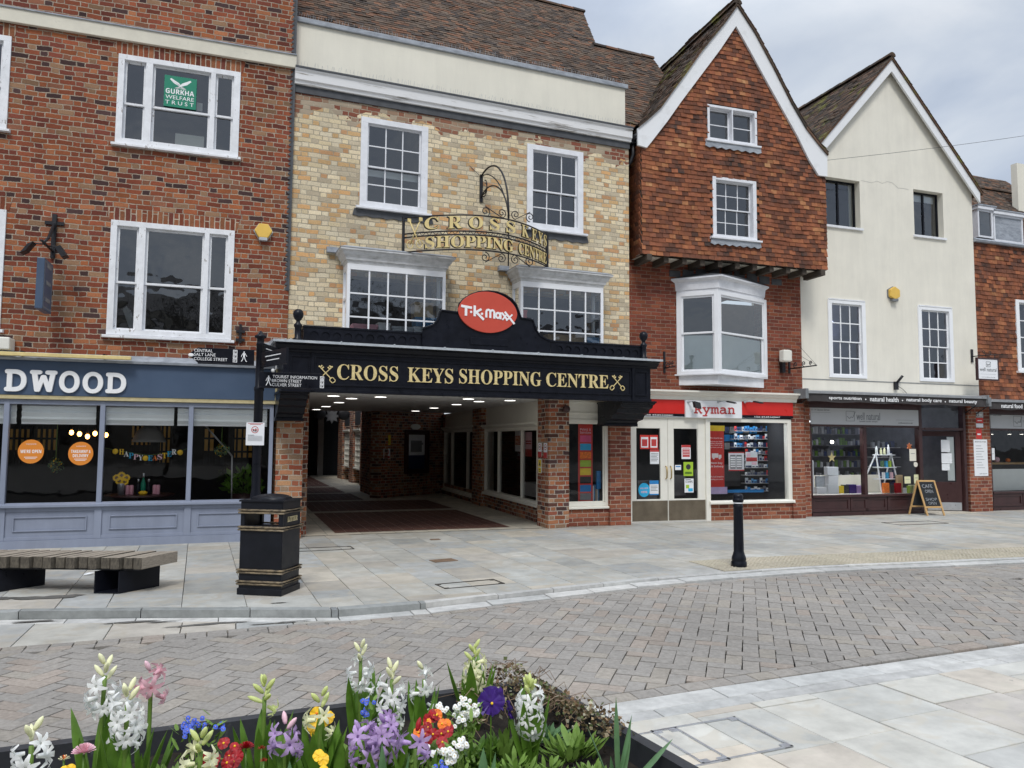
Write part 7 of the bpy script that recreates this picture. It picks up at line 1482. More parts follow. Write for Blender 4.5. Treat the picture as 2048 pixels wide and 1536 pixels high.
# overhead wires
A1_, A2_ = AY(688, 52, 13.9), AY(958, 350, 13.4); mb = MB(); mb.tube([tuple(A1_*(1-t/8)+A2_*t/8-Vector((0, 0, .1*math.sin(math.pi*t/8)))) for t in range(9)], .006, 4); tag(mb.build('overhead_wire', 'cable_dark', None, ID, tuple(A1_)), 'thin slack wire from the roof edge down to the iron sign bracket', 'wire')
A1_, A2_ = AY(1640, 322, 13.2), AY(2250, 240, 11.5); mb = MB(); mb.tube([tuple(A1_*(1-t/10)+A2_*t/10-Vector((0, 0, .06*math.sin(math.pi*t/10)))) for t in range(11)], .005, 4); tag(mb.build('overhead_wire', 'cable_dark', None, ID, tuple(A1_)), 'thin wire crossing the sky from the tiled gable to the right edge', 'wire')
# ------------------------------------------------------------ street furniture
a, b, c = G(476, 1189), G(561, 1193), G(592, 1180)
ang = math.degrees(math.atan2(b[1]-a[1], b[0]-a[0])); FBn = Frame(a[0], a[1], ang); w = math.hypot(b[0]-a[0], b[1]-a[1]); lc = FBn.L(Vector((c[0], c[1], 0)))
dpt = max(.42, lc.y); hb = .98
T = thing('litter_bin', 'black square litter bin with worn gold bands beside the fingerpost', 'litter bin', FBn, (w/2, dpt/2, 0))
mb = MB(); t = .03
def ring(z0, z1, o=0):
    mb.box(-o, w+o, -o, t, z0, z1); mb.box(-o, w+o, dpt-t, dpt+o, z0, z1); mb.box(-o, t, t, dpt-t, z0, z1); mb.box(w-t, w+o, t, dpt-t, z0, z1)
mb.box(0, w, 0, dpt, .02, .70); mb.box(-.012, w+.012, -.012, dpt+.012, .0, .07); mb.box(0, w, 0, dpt, .88, hb)
for x0, x1, y0, y1 in ((0, .05, 0, .05), (w-.05, w, 0, .05), (0, .05, dpt-.05, dpt), (w-.05, w, dpt-.05, dpt)): mb.box(x0, x1, y0, y1, .70, .88)
mb.box(w-.03, w, .05, dpt-.05, .70, .88); mb.box(0, .03, .05, dpt-.05, .70, .88); mb.box(.03, w-.03, .0, .02, .70, .73); mb.box(.05, w-.05, .0, .02, .855, .88)
mb.build('body', 'bin_black', T, bevel=.006)
mb = MB(); mb.box(-.014, w+.014, -.014, dpt+.014, hb, hb+.02); cx, cy = w/2, dpt/2; n = 8
vs = []
for j in range(n+1):
    s = math.cos(j/n*1.5708); h = .055*math.sin(j/n*1.5708); vs += [(cx+sx*(w/2-.07)*max(s, .02), cy+sy*(dpt/2-.07)*max(s, .02), hb+.021+h) for sx, sy in ((-1, -1), (0, -1.0), (1, -1), (1, 0), (1, 1), (0, 1), (-1, 1), (-1, 0))]
mb.smooth = True; mb.add(vs, [(j*8+i, j*8+(i+1) % 8, (j+1)*8+(i+1) % 8, (j+1)*8+i) for j in range(n) for i in range(8)]); mb.build('lid', 'bin_black', T)
for z in (.865, .685, .235, .115):
    mb = MB()
    for dz in (.0, .028):
        o = .014; z_ = z+dz; mb.tube([(-o, -o, z_), (w+o, -o, z_), (w+o, dpt+o, z_), (-o, dpt+o, z_), (-o, -o, z_)], .011, 6)
    mb.build('band', 'band_gold', T)
    mb = MB(); o = .024; mb.tube([(-o, -o, z+.026), (w+o, -o, z+.026), (w+o, dpt+o, z+.026)], .0045, 4); mb.build('gold_line', 'band_gold', T)
mb = MB(); tmp = MB(); text(tmp, SER('LITTER'), .1, dpt-.09, .765, .82, 0, .003); mb.add([(w+.004-v[1], v[0], v[2]) for v in tmp.v], tmp.f); mb.build('lettering', 'gold_trim', T)
# fingerpost
YP = 10.6; p0 = AY(511, 1003, YP); x, y = p0.x, YP; zz = lambda py: AY(512, py, YP).z
T = thing('fingerpost', 'black cast iron fingerpost with white lettered arms', 'signpost', ID, (x, y, 0))
mb = MB(); mb.lathe([(.12, 0), (.12, .1), (.1, .14), (.075, .2), (.07, .9), (.058, 1.0), (.056, zz(775)-.05), (.064, zz(775)-.04), (.064, zz(775)), (.05, zz(775)+.02), (.05, zz(690)), (.056, zz(689)), (.046, zz(688)+.02), (.046, zz(677)), (.075, zz(675)), (.075, zz(671)), (.05, zz(669)), (.015, zz(662)), (.003, zz(661))], x, y, 18)
mb.build('post', 'black_paint', T)
def finger(pxs, py0, py1, tip, rows_, name, th=20):
    Fg = Frame(x, y, 0); xa, xb = AY(pxs[0], 700, y-.06).x, AY(pxs[1], 700, y-.06).x; z1, z0 = AY((pxs[0]+pxs[1])/2, py0, y-.06).z, AY((pxs[0]+pxs[1])/2, py1, y-.06).z; zm = (z0+z1)/2
    if tip < 0: pts = [(xa, zm), (xa+.12, z0), (xb, z0), (xb, z1), (xa+.12, z1)]
    else: pts = [(xa, z0), (xb-.12, z0), (xb, zm), (xb-.12, z1), (xa, z1)]
    mb = MB(); mb.prism(pts, y-.075, y-.045); mb.box(*( (xa, xb-.12) if tip > 0 else (xa+.12, xb)), y-.085, y-.035, z0-.012, z0+.002); an = mb.build('arm', 'black_paint', T, bevel=.003)
    return xa, xb, z0, z1, an
xa, xb, z0, z1, an = finger((376, 509), 697, 727, -1, 3, '')
X = lambda px: AY(px, 712, y-.076).x; Z = lambda py: AY(440, py, y-.076).z
mb = MB(); k = y-.076
for s, a, b, t, bt in (('CENTRAL', 388, 425, 699.5, 705.5), ('SALT LANE', 388, 431, 707.5, 713.5), ('COLLEGE STREET', 388, 455, 716, 722)): text(mb, s, X(a), X(b), Z(bt), Z(t), k, .0015)
for t in (699, 707.5, 716): frame_rect(mb, X(466), X(474.5), Z(t+7.5), Z(t-.5), .008, k-.003, k); text(mb, 'P', X(468.5), X(472.5), Z(t+5.8), Z(t+1.2), k, .0015, off=.01)
mb.ball((X(382), k, Z(712)), .035, 10, 6, (1, .06, .6))
def walker(mb, cx, s, z0, z1, k, flip=1):
    h = z1-z0; W_ = lambda a, b: (cx+a*h*flip, k-.002, z0+b*h)
    mb.ball(W_(0, .93), h*.075, 8, 6, (1, .1, 1)); mb.prism([(W_(-.10, .84)[0], W_(0, .84)[2]), (W_(.10, .84)[0], W_(0, .84)[2]), (W_(.07, .48)[0], W_(0, .48)[2]), (W_(-.07, .48)[0], W_(0, .48)[2])], k-.003, k)
    for pth, r_ in (([(-.04, .5), (-.10, .28), (-.22, .03)], .05), ([(.04, .5), (.10, .27), (.22, .04), (.28, .04)], .05), ([(-.09, .82), (-.2, .62), (-.24, .48)], .034), ([(.09, .82), (.18, .64), (.26, .52)], .034)): mb.tube([W_(*q_) for q_ in pth], h*r_, 4)
walker(mb, X(488), 1, Z(722), Z(701), k); mb.build('lettering', 'white_letter', an)
xa, xb, z0, z1, an = finger((520, 661), 746, 776, 1, 3, '')
X = lambda px: AY(px, 762, y-.076).x; Z = lambda py: AY(590, py, y-.076).z; mb = MB()
for s, a, b, t, bt in (('TOURIST INFORMATION', 545, 634, 751.5, 757.5), ('BROWN STREET', 544, 603, 759.5, 765.5), ('CULVER STREET', 544, 603, 767.5, 773.5)): text(mb, s, X(a), X(b), Z(bt), Z(t), k, .0015)
for q_, t in (('i', 751.5), ('P', 759.5), ('P', 767.5)): frame_rect(mb, X(640), X(648), Z(t+7), Z(t-.5), .008, k-.003, k); text(mb, q_, X(642.5), X(645.5), Z(t+5.5), Z(t+1.2), k, .0015, off=.01)
walker(mb, X(537), 1, Z(773), Z(753), k); mb.build('lettering', 'white_letter', an)
# the two arms pointing out into the street
for zc, dx_, L_, s in ((zz(721), .30, .8, 1), (zz(699), .10, -.6, 1)):
    d = Vector((dx_, -abs(L_), 0)).normalized() if L_ > 0 else Vector((.35, .9, 0)).normalized(); Lg = abs(L_); c = Vector((x, y, zc))+d*(Lg/2+.05); n_ = Vector((-d.y, d.x, 0)); mb = MB()
    mb.obox(c, d*Lg/2, n_*.015, (0, 0, .10)); an = mb.build('arm', 'black_paint', T, bevel=.003); mb = MB(); sg = 1 if n_.dot(Vector((1, 0, 0))) > 0 else 1
    for sd_ in (1, -1): mb.obox(c-d*.0+n_*.0165*sd_+Vector((0, 0, .035)), d*Lg*.3, n_*.001, (0, 0, .006)); mb.obox(c-d*.0+n_*.0165*sd_+Vector((0, 0, -.02)), d*Lg*.24, n_*.001, (0, 0, .006))
    mb.build('lettering', 'white_letter', an)
k = y-.09; Fn = ID; X = lambda px: AY(px, 868, k).x; Z = lambda py: AY(510, py, k).z
sheet(ID, 'alcohol_notice', 'white drinking prohibition notice strapped to the fingerpost', 'notice', X(492), X(528.5), Z(890.5), Z(845), k, 'white_board', {'ink_red': [('r', .1, .9, .945, .965), ('r', .2, .8, .905, .925), ('d', .48, .68, .2)], 'white_board': [('d', .48, .68, .16)], 'ink': [('r', .38, .44, .62, .72), ('r', .5, .56, .6, .74), ('r', .38, .58, .61, .64)], 'ink_grey': [('r', .1, .45, .44, .455)]+[('r', .1, .9, .40-.05*i, .408-.05*i) for i in range(5)], 'poster_red': [('r', .3, .66, .665, .69)]})
# bench
zt = .38; fr = G(285, 1116, zt); fl_ = G(2, 1113, zt); br = G(345, 1099, zt); an_ = math.atan2(fr[1]-fl_[1], fr[0]-fl_[0]); Fb = Frame(fr[0], fr[1], math.degrees(an_)); db = Fb.L(Vector((br[0], br[1], 0)))
T = thing('slatted_bench', 'low backless bench of weathered timber slats on black steel legs', 'bench', Fb, (-1.6, .25, 0))
wd = .52; sh = min(.35, max(0, db.x)); mb = MB(); n = 0; x_ = 0.0
while x_ > -3.6:
    dz = random.uniform(-.004, .004); dy = (.02 if n % 2 else -.01)+random.uniform(-.008, .008)
    sk = sh*wd/max(.3, db.y) if db.y > .1 else .1; sk = .14
    vs = [(x_-.092, dy, zt-.12), (x_, dy, zt-.12), (x_+sk, wd, zt-.12), (x_-.092+sk, wd, zt-.12), (x_-.092, dy, zt+dz), (x_, dy, zt+dz), (x_+sk, wd, zt+dz), (x_-.092+sk, wd, zt+dz)]
    m2 = MB(); m2.add(vs, [(0, 3, 2, 1), (4, 5, 6, 7), (0, 1, 5, 4), (1, 2, 6, 5), (2, 3, 7, 6), (3, 0, 4, 7)]); m2.mi = [1, 0, 1, 0 if n == 0 else 1, 1, 1]; m2.build('slat', ['wood_bench', 'wood_end_shade'], T, bevel=.004)  # slat sides share the dark end colour, painting in the shade of the gaps
    x_ -= .092
    m2 = MB(); x_ -= .03; n += 1
mb = MB(); mb.box(-3.6, -.05, .08, wd-.1, zt-.145, zt-.122)
mb.build('rail', 'black_matt', T)
for lx in (-.26, -1.56, -2.86):
    mb = MB(); sk = .22
    for e_ in (-.0, -.26): mb.add([(lx+e_, .02, 0), (lx+e_+.012, .02, 0), (lx+e_+.012+sk, wd-.06, 0), (lx+e_+sk, wd-.06, 0), (lx+e_, .02, zt-.146), (lx+e_+.012, .02, zt-.146), (lx+e_+.012+sk, wd-.06, zt-.146), (lx+e_+sk, wd-.06, zt-.146)], [(0, 3, 2, 1), (4, 5, 6, 7), (0, 1, 5, 4), (1, 2, 6, 5), (2, 3, 7, 6), (3, 0, 4, 7)])
    mb.add([(lx-.26, .02, 0), (lx, .02, 0), (lx+sk, wd-.06, 0), (lx-.26+sk, wd-.06, 0), (lx-.26, .02, .012), (lx, .02, .012), (lx+sk, wd-.06, .012), (lx-.26+sk, wd-.06, .012)], [(0, 3, 2, 1), (4, 5, 6, 7), (0, 1, 5, 4), (1, 2, 6, 5), (2, 3, 7, 6), (3, 0, 4, 7)])
    mb.build('leg', 'black_paint', T)
# bollard
x, y = G(1478, 1134); T = thing('bollard', 'black cast iron bollard standing alone at the pavement edge', 'bollard', ID, (x, y, 0))
mb = MB(); mb.lathe([(.098, 0), (.102, .02), (.102, .07), (.09, .085), (.096, .1), (.092, .13), (.08, .16), (.072, .19), (.066, .21), (.060, .78), (.066, .79), (.066, .81), (.057, .82)], x, y, 24); mb.build('shaft', 'black_paint', T)
mb = MB(); mb.lathe([(.057, .82), (.057, .85), (.068, .86), (.073, .875), (.073, .895), (.062, .905), (.068, .925), (.064, .95), (.045, .965), (.01, .972)], x, y, 24); mb.build('cap', 'black_paint', T)
mb = MB()
for k_ in range(12): a = k_*6.283/12; mb.tube([(x+.063*math.cos(a), y+.063*math.sin(a), .22), (x+.0575*math.cos(a), y+.0575*math.sin(a), .77)], .004, 4)
mb.build('fluting', 'black_paint', T); MB().lathe([(.0575, .835), (.061, .838), (.061, .852), (.0575, .855)], x, y, 24).build('reflective_ring', 'white_paint', T)
# chalkboard A sign
A_, B_2, C_ = Vector((*G(1857, 1032), 0)), Vector((*G(1885, 1031), 0)), Vector((*G(1826, 1027), 0))
ux = (B_2-A_).normalized(); wv_ = .46; B_2 = A_+ux*wv_; nb = Vector((-ux.y, ux.x, 0)); 
if nb.dot(C_-A_) < 0: nb = -nb
base = (A_+B_2)/2; ht = .80; ux = Vector((math.cos(R(-12)), math.sin(R(-12)), 0)); nb = Vector((-ux.y, ux.x, 0)); nb = (nb-ux*.55).normalized()*.42
T = thing('chalkboard_sign', 'wooden framed chalkboard A sign beside the open shop door', 'sign', ID, tuple(base))
tp = base+nb*.5+Vector((0, 0, ht))
for k_, (bs_, sg) in enumerate(((base, -1), (base+nb, 1))):
    up_ = (tp-bs_).normalized(); L_ = (tp-bs_).length; n_ = ux.cross(up_).normalized(); mb = MB()
    for s in (-1, 1): mb.obox(bs_+ux*s*(wv_/2-.02)+up_*L_/2, ux*.02, n_*.012, up_*L_/2)
    for q_ in (.24, .98): mb.obox(bs_+up_*L_*q_, ux*(wv_/2-.04), n_*.012, up_*.02)
    mb.build('frame', 'wood_pine', T, bevel=.003); mb = MB(); mb.obox(bs_+up_*L_*.61, ux*(wv_/2-.04), n_*.005, up_*(L_*.35)); bd = mb.build('board', 'chalkboard', T)
    if k_ == 0:
        mb = MB(); nn_ = n_ if n_.y < 0 else -n_
        for s, a, b, c0, c1 in (('CAFE', -.14, .12, .78, .88), ('OPEN', -.10, .1, .64, .73), ('SHOP', -.14, .14, .42, .5), ('OPEN', -.1, .1, .31, .39)):
            tmp = MB(); text(tmp, s, a, b, c0*L_, c1*L_, 0, .001); mb.add([tuple(bs_+ux*v[0]+up_*v[2]+nn_*(.008)) for v in tmp.v], tmp.f)
        mb.build('chalk_writing', 'chalk', bd)
# covers let into the paving
def cover(px, py, w_, d_, ang_, z, label, mat='black_matt', rec=False):
    x, y = G(px, py, z); Fc = Frame(x, y, ang_); mb = MB()
    if rec: frame_rect(mb, -w_/2, w_/2, -d_/2, d_/2, .012, 0, .002); mb = MB(); [mb.box(*q_) for q_ in ((-w_/2, w_/2, -d_/2, -d_/2+.014, z, z+.006), (-w_/2, w_/2, d_/2-.014, d_/2, z, z+.006), (-w_/2, -w_/2+.014, -d_/2, d_/2, z, z+.006), (w_/2-.014, w_/2, -d_/2, d_/2, z, z+.006))]; [mb.box(sx*w_/2-(.06 if sx > 0 else 0), sx*w_/2+(0 if sx > 0 else .06), sy*d_/2-(.05 if sy > 0 else 0), sy*d_/2+(0 if sy > 0 else .05), z, z+.005) for sx in (-1, 1) for sy in (-1, 1)]
    else:
        mb.box(-w_/2, w_/2, -d_/2, d_/2, z, z+.006)
        for i in range(7): mb.box(-w_/2+.02, w_/2-.02, -d_/2+.02+i*(d_-.04)/7, -d_/2+.02+i*(d_-.04)/7+.012, z+.006, z+.009)
    tag(mb.build('inspection_cover', mat, None, Fc, (0, 0, z)), label, 'cover')
cover(887, 1121, .34, .22, 10, .004, 'small rusty iron cover in the pavement before the arcade', 'stem_brown'); cover(870, 1079, .16, .12, 0, .004, 'tiny iron cover near the arcade threshold', 'stem_brown')
cover(940, 1168, .75, .3, 8, .003, 'recessed slab cover outline near the kerb before the arcade', 'joint', True); cover(645, 1098, .9, .35, 2, .003, 'recessed cover outline beside the left brick pier', 'joint', True); cover(1830, 1046, 1.3, .5, 0, .003, 'recessed cover outline before the health shop', 'joint', True)
cover(1440, 1478, .62, .5, 3.5, ZN+.002, 'left recessed metal-edged cover in the near slabs', 'alu', True); cover(1330, 1500, .5, .5, 3.5, ZN+.002, 'recessed metal-edged cover nearest the planter', 'alu', True)
# litter on the pavement
x, y = G(178, 1150); mb = MB(); pts = [(x+.05*math.cos(a)*random.uniform(.6, 1.3), y+.04*math.sin(a)*random.uniform(.6, 1.3), .004+random.uniform(0, .025)) for a in (0, .9, 1.8, 2.7, 3.6, 4.5, 5.4)]; mb.add(pts+[(x, y, .03)], [(i, (i+1) % 7, 7) for i in range(7)]); tag(mb.build('paper_scrap', 'paper', None, ID, (x, y, 0)), 'scrap of crumpled white paper behind the bench', 'litter')
# ------------------------------------------------------------ planter and flowers
ZS = .345; ZRM = .45; pc = [(-3.2, 3.41), (1.50, 3.70), (1.66, 2.505), (1.80, 1.3), (-3.0, 1.0)]
PL = thing('planter', 'large dark metal edged planter full of spring flowers', 'planter', ID, (-.5, 2.5, ZN))
mb = MB(); n = len(pc); cxp, cyp = -.6, 2.5
ins = [(-3.1, 3.36), (1.46, 3.645), (1.605, 2.505), (1.74, 1.36), (-2.9, 1.06)]
for i in range(n):
    j = (i+1) % n; o1, o2, i1, i2 = pc[i], pc[j], ins[i], ins[j]
    mb.add([(*o1, -.16), (*o2, -.16), (*o2, ZRM), (*o1, ZRM), (*i1, .1), (*i2, .1), (*i2, ZRM), (*i1, ZRM)], [(0, 1, 2, 3), (3, 2, 6, 7), (7, 6, 5, 4)])
mb.build('rim', 'planter_metal', PL)
rs = random.Random(11); mb = MB(); N_ = 90; M_ = 50
from mathutils import noise as mn
vs = []
for j in range(M_+1):
    for i in range(N_+1):
        x = -3.05+4.78*i/N_; y = 1.1+(2.5)*j/M_; e1 = 3.36+(x+3.1)*.0625
        y = min(y, e1+.02); xx = min(x, 1.606+(2.505-y)*.12)
        vs.append((xx, y, ZS+.03*mn.noise(Vector((x*6, y*6, 0)))+.018*mn.noise(Vector((x*22, y*22, 3)))+rs.uniform(-.005, .005)))
mb.add(vs, [(j*(N_+1)+i, j*(N_+1)+i+1, (j+1)*(N_+1)+i+1, (j+1)*(N_+1)+i) for j in range(M_) for i in range(N_)]); mb.build('soil', 'soil', PL)
mb = MB()
for i in range(500): x, y = rs.uniform(-1.3, 1.55), rs.uniform(2.3, 3.4); r_ = rs.uniform(.004, .013); c = Vector((x, y, ZS+.012)); mb.obox(c, (r_, rs.uniform(-r_, r_), 0), (0, r_*.7, rs.uniform(-r_, r_)), (0, 0, r_*.6))
tag(mb.build('soil_crumbs', 'soil', None, ID, (0, 0, ZS)), 'loose crumbs of dark soil in the planter', 'soil', kind='stuff')
def blade(mb, base, az, L_, w_, lean, curl=.4, n=8, vee=.25, tip=.12):
    base = Vector(base); d = Vector((math.cos(az), math.sin(az), 0)); s = Vector((-d.y, d.x, 0)); p = base.copy(); a = lean; vs = []
    for i in range(n+1):
        t = i/n; ww = w_*(.55+.9*t if t < .4 else .91 if t < .6 else .91*max(tip*0+0.0, 1-((t-.6)/.4)**1.7)); dr = d*math.sin(a)+Vector((0, 0, math.cos(a))); nrm = s.cross(dr)
        vs += [p-s*ww/2+nrm*ww*vee, p, p+s*ww/2+nrm*ww*vee]; p = p+dr*L_/n; a += curl*(t**1.2)*2.2/n
    mb.smooth = True; mb.add(vs, [(3*i, 3*i+1, 3*i+4, 3*i+3) for i in range(n)]+[(3*i+1, 3*i+2, 3*i+5, 3*i+4) for i in range(n)]); mb.smooth = False
def floret(mb, c, d, r, m, recurve=.6, np_=6, w_=.32, tube_=.7):
    c, d = Vector(c), Vector(d).normalized(); a = d.cross(Vector((.13, .27, .95))).normalized(); b = d.cross(a); ph = rs.random()*6; mb.m = m
    o = c+d*r*tube_; k = 5; mb.smooth = True
    mb.add([c+(a*math.cos(t*6.283/k)+b*math.sin(t*6.283/k))*r*.16 for t in range(k)]+[o+(a*math.cos(t*6.283/k)+b*math.sin(t*6.283/k))*r*.24 for t in range(k)], [(t, (t+1) % k, k+(t+1) % k, k+t) for t in range(k)])
    for i in range(np_):
        t = ph+i*6.283/np_; e = a*math.cos(t)+b*math.sin(t); s = d.cross(e)
        p0, p1, p2 = o+e*r*.12, o+e*r*.60+d*r*.22, o+e*r*1.05+d*r*(.22-recurve*.45)
        mb.add([p0-s*r*w_*.5, p0+s*r*w_*.5, p1-s*r*w_*.62, p1+s*r*w_*.62, p2-s*r*.08, p2+s*r*.08], [(0, 1, 3, 2), (2, 3, 5, 4)])
    mb.smooth = False
def bud(mb, c, d, L_, r, m):
    d = Vector(d).normalized(); mb.m = m; mb.tube([Vector(c)+d*L_*t for t in (0, .2, .5, .8, 1)], r, 6, [.5, .8, 1, .75, .2])
HY = 'hyacinths flowering in the planter'
def hyacinth(px, ytop, ybot, Y, cols, label, dens=1.0, leaves=6, ll=.33, topb=.3, dx=0, leanx=0, fr_=.038, rad=.036, baseY=None):
    t = AY(px, ytop, Y); b_ = AY(px, ybot, Y); bx = t.x-leanx; T = thing('hyacinth', label, 'hyacinth', ID, (bx, Y, ZS), HY)
    H = max(.06, t.z-b_.z); zb = b_.z
    ax = lambda z: Vector((bx+leanx*(max(0, z-ZS)/max(.05, t.z-ZS))**1.5, Y, z))
    mb = MB(); mb.tube([ax(ZS-.02+(t.z-.03-ZS)*k/6) for k in range(7)], .0075, 6); mb.build('stem', 'leaf_light', T)
    mb = MB(); nf = int(H/.0105*dens*.95); 
    for i in range(nf):
        f = i/max(1, nf-1); z = zb+H*.94*f; az = i*2.4+rs.uniform(-.3, .3); el = -.35+1.0*f+rs.uniform(-.2, .2); d = Vector((math.cos(az)*math.cos(el), math.sin(az)*math.cos(el), math.sin(el)))
        c = ax(z)+d*.006
        if f > 1-topb: bud(mb, c, d+Vector((0, 0, .35+f*.5)), .062*(1.2-f*.5), .0095, 1)
        else: rr = rad*(1.0-.25*f); floret(mb, c+d*rr*.35, d+Vector((0, 0, -.1)), fr_*rs.uniform(.85, 1.15), 0, rs.uniform(.4, 1.1))
    mb.build('blossom', cols, T)
    mb = MB()
    for i in range(leaves+2): blade(mb, (bx+rs.uniform(-.012, .012), Y+rs.uniform(-.01, .01), ZS-.01), i*6.283/leaves+rs.uniform(-.4, .4), max(ll, .24)*rs.uniform(1.0, 1.35), .058*rs.uniform(.8, 1.15), rs.uniform(.05, .36), rs.uniform(.02, .35))
    mb.build('leaves', 'leaf', T)
WC = ['petal_white', 'petal_cream']; CC = ['petal_cream', 'petal_bud']; WB = ['petal_white', 'petal_bud']
hyacinth(65, 1458, 1545, 2.75, WC, 'cream and white hyacinth at the far left corner of the planter', .8, 4, .2)
hyacinth(212, 1323, 1425, 3.10, WC, 'tall white hyacinth left of the pink one, cream buds on top', .85, 5, .30, .35, leanx=.01)
hyacinth(256, 1378, 1478, 2.85, WC, 'dense white hyacinth in front of the pink one', 1.2, 5, .30, .25)
hyacinth(303, 1340, 1388, 3.15, ['petal_pink', 'petal_rose'], 'small pink hyacinth behind the white pair', .7, 2, .2, .1)
hyacinth(402, 1470, 1560, 2.65, CC, 'cream hyacinth at the bottom edge beside the crimson primrose', .9, 3, .2, .4)
hyacinth(530, 1366, 1410, 3.05, ['petal_bud', 'petal_bud'], 'greenish unopened hyacinth standing alone in dark soil', 1.2, 7, .25, 1.0, rad=.02)
hyacinth(642, 1388, 1452, 2.9, CC, 'sparse cream hyacinth in front of the yellow primrose', .6, 6, .26, .45)
hyacinth(722, 1292, 1375, 3.35, WC, 'tall white hyacinth with cream tip left of centre at the back', .75, 6, .27, .35)
hyacinth(784, 1333, 1440, 3.0, WC, 'white hyacinth with long cream buds above the lilac ones', .85, 6, .26, .35)
hyacinth(848, 1335, 1403, 3.25, ['petal_white', 'petal_cream'], 'thin white hyacinth with few starry florets', .42, 3, .2, .15)
hyacinth(948, 1292, 1375, 3.4, CC[:1]*1+['petal_bud'], 'tall cream hyacinth highest at the back beside the dry ivy', .9, 7, .27, .35)
hyacinth(1060, 1362, 1460, 2.95, WB, 'dense white hyacinth right of the purple pansy', 1.5, 5, .2, .28)
hyacinth(770, 1442, 1506, 2.72, ['petal_lilac', 'petal_lilac'], 'dense lilac hyacinth leaning left over the soil', 1.35, 3, .16, .05, leanx=.02, rad=.04)
hyacinth(722, 1462, 1520, 2.70, ['petal_lilac', 'petal_lilac'], 'lower lilac hyacinth spike lying toward the left', 1.2, 1, .14, .05, leanx=-.03, rad=.036)
hyacinth(572, 1448, 1500, 2.85, ['petal_lilac', 'petal_rose'], 'small pale lilac hyacinth among leaf blades', 1.0, 3, .2, .2)
hyacinth(832, 1468, 1500, 2.6, ['petal_lilac', 'petal_red'], 'fading purple hyacinth before the orange primrose', .9, 2, .14, .1)
def petal_disc(mb, c, nrm, r, n=5, m=0, w_=.62, cup=.15, ruffle=.12):
    c, d = Vector(c), Vector(nrm).normalized(); a = d.cross(Vector((.1, .2, .97))).normalized(); b = d.cross(a); mb.m = m; mb.smooth = True
    for i in range(n):
        t = i*6.283/n+rs.uniform(-.1, .1); e = a*math.cos(t)+b*math.sin(t); s = d.cross(e); rr = r*rs.uniform(.9, 1.1); q_ = [c+d*.001*i]
        for k in range(7): u_ = -1+k/3; q_.append(c+e*rr*(1-.28*u_*u_)+s*rr*w_*u_+d*(rr*cup*abs(u_)+rr*ruffle*math.sin(k*2.3+i)))
        mb.add(q_, [(0, k, k+1) for k in range(1, 7)])
    mb.smooth = False
def rosette(mb, c, n, L_, w_, lean=(.6, 1.2), m=0):
    mb.m = m
    for i in range(n): blade(mb, (c[0], c[1], c[2]), i*2.4+rs.uniform(-.3, .3), L_*rs.uniform(.6, 1.1), w_, rs.uniform(*lean), .3, 5, .12)
def cluster(px, py, Y, name, label, cat, cols, nfl, spread, r, npet=5, leafn=14, leafL=.08, eye=None, facing=(0, -1, .6), leafm='leaf_light', group=None, leafw=.035):
    c = AY(px, py, Y); T = thing(name, label, cat, ID, (c.x, Y, ZS), group); mb = MB()
    for i in range(nfl):
        a = rs.random()*6.283; q_ = spread*rs.random()**.5; p_ = Vector((c.x+q_*math.cos(a), Y+q_*math.sin(a)*.7, c.z+q_*math.sin(a)*.5+rs.uniform(-.012, .012))); nr = Vector(facing)+Vector((rs.uniform(-.5, .5), rs.uniform(-.2, .3), rs.uniform(-.3, .3)))
        petal_disc(mb, p_, nr, r*rs.uniform(.8, 1.15), npet, rs.randrange(len(cols)))
        if eye: mb2 = mb; nr.normalize(); mb.m = len(cols); mb.ball(tuple(p_+nr*r*.12), r*.2, 6, 4)
    mb.build('blossom', cols+([eye] if eye else []), T); mb = MB(); rosette(mb, (c.x, Y, max(ZS, c.z-.09)), leafn, leafL, leafw); mb.build('leaves', leafm, T)
    mb = MB(); [mb.tube([(c.x+rs.uniform(-spread, spread)*.7, Y, ZS-.01), (c.x+rs.uniform(-spread, spread)*.8, Y, c.z-.01)], .003, 4) for _ in range(min(8, nfl))]; mb.build('stems', leafm, T); return T
cluster(872, 1458, 2.78, 'primrose', 'red and orange primrose cluster right of the lilac hyacinths', 'primrose', ['petal_red', 'petal_orange', 'petal_red'], 18, .07, .021, eye='petal_yellow', leafL=.1)
cluster(650, 1448, 2.98, 'primrose', 'bright yellow primrose behind the sparse cream hyacinth', 'primrose', ['petal_yellow'], 6, .055, .024, eye='petal_orange')
cluster(440, 1512, 2.72, 'primrose', 'crimson primrose near the bottom left of the planter', 'primrose', ['petal_red'], 14, .055, .021, eye='petal_yellow')
cluster(640, 1535, 2.55, 'primrose', 'yellow primrose cut by the bottom edge of the picture', 'primrose', ['petal_yellow'], 4, .035, .022)
cluster(120, 1545, 2.6, 'primrose', 'green primrose leaves and yellow buds at the bottom left', 'primrose', ['petal_yellow'], 2, .03, .014, leafn=22, leafL=.12)
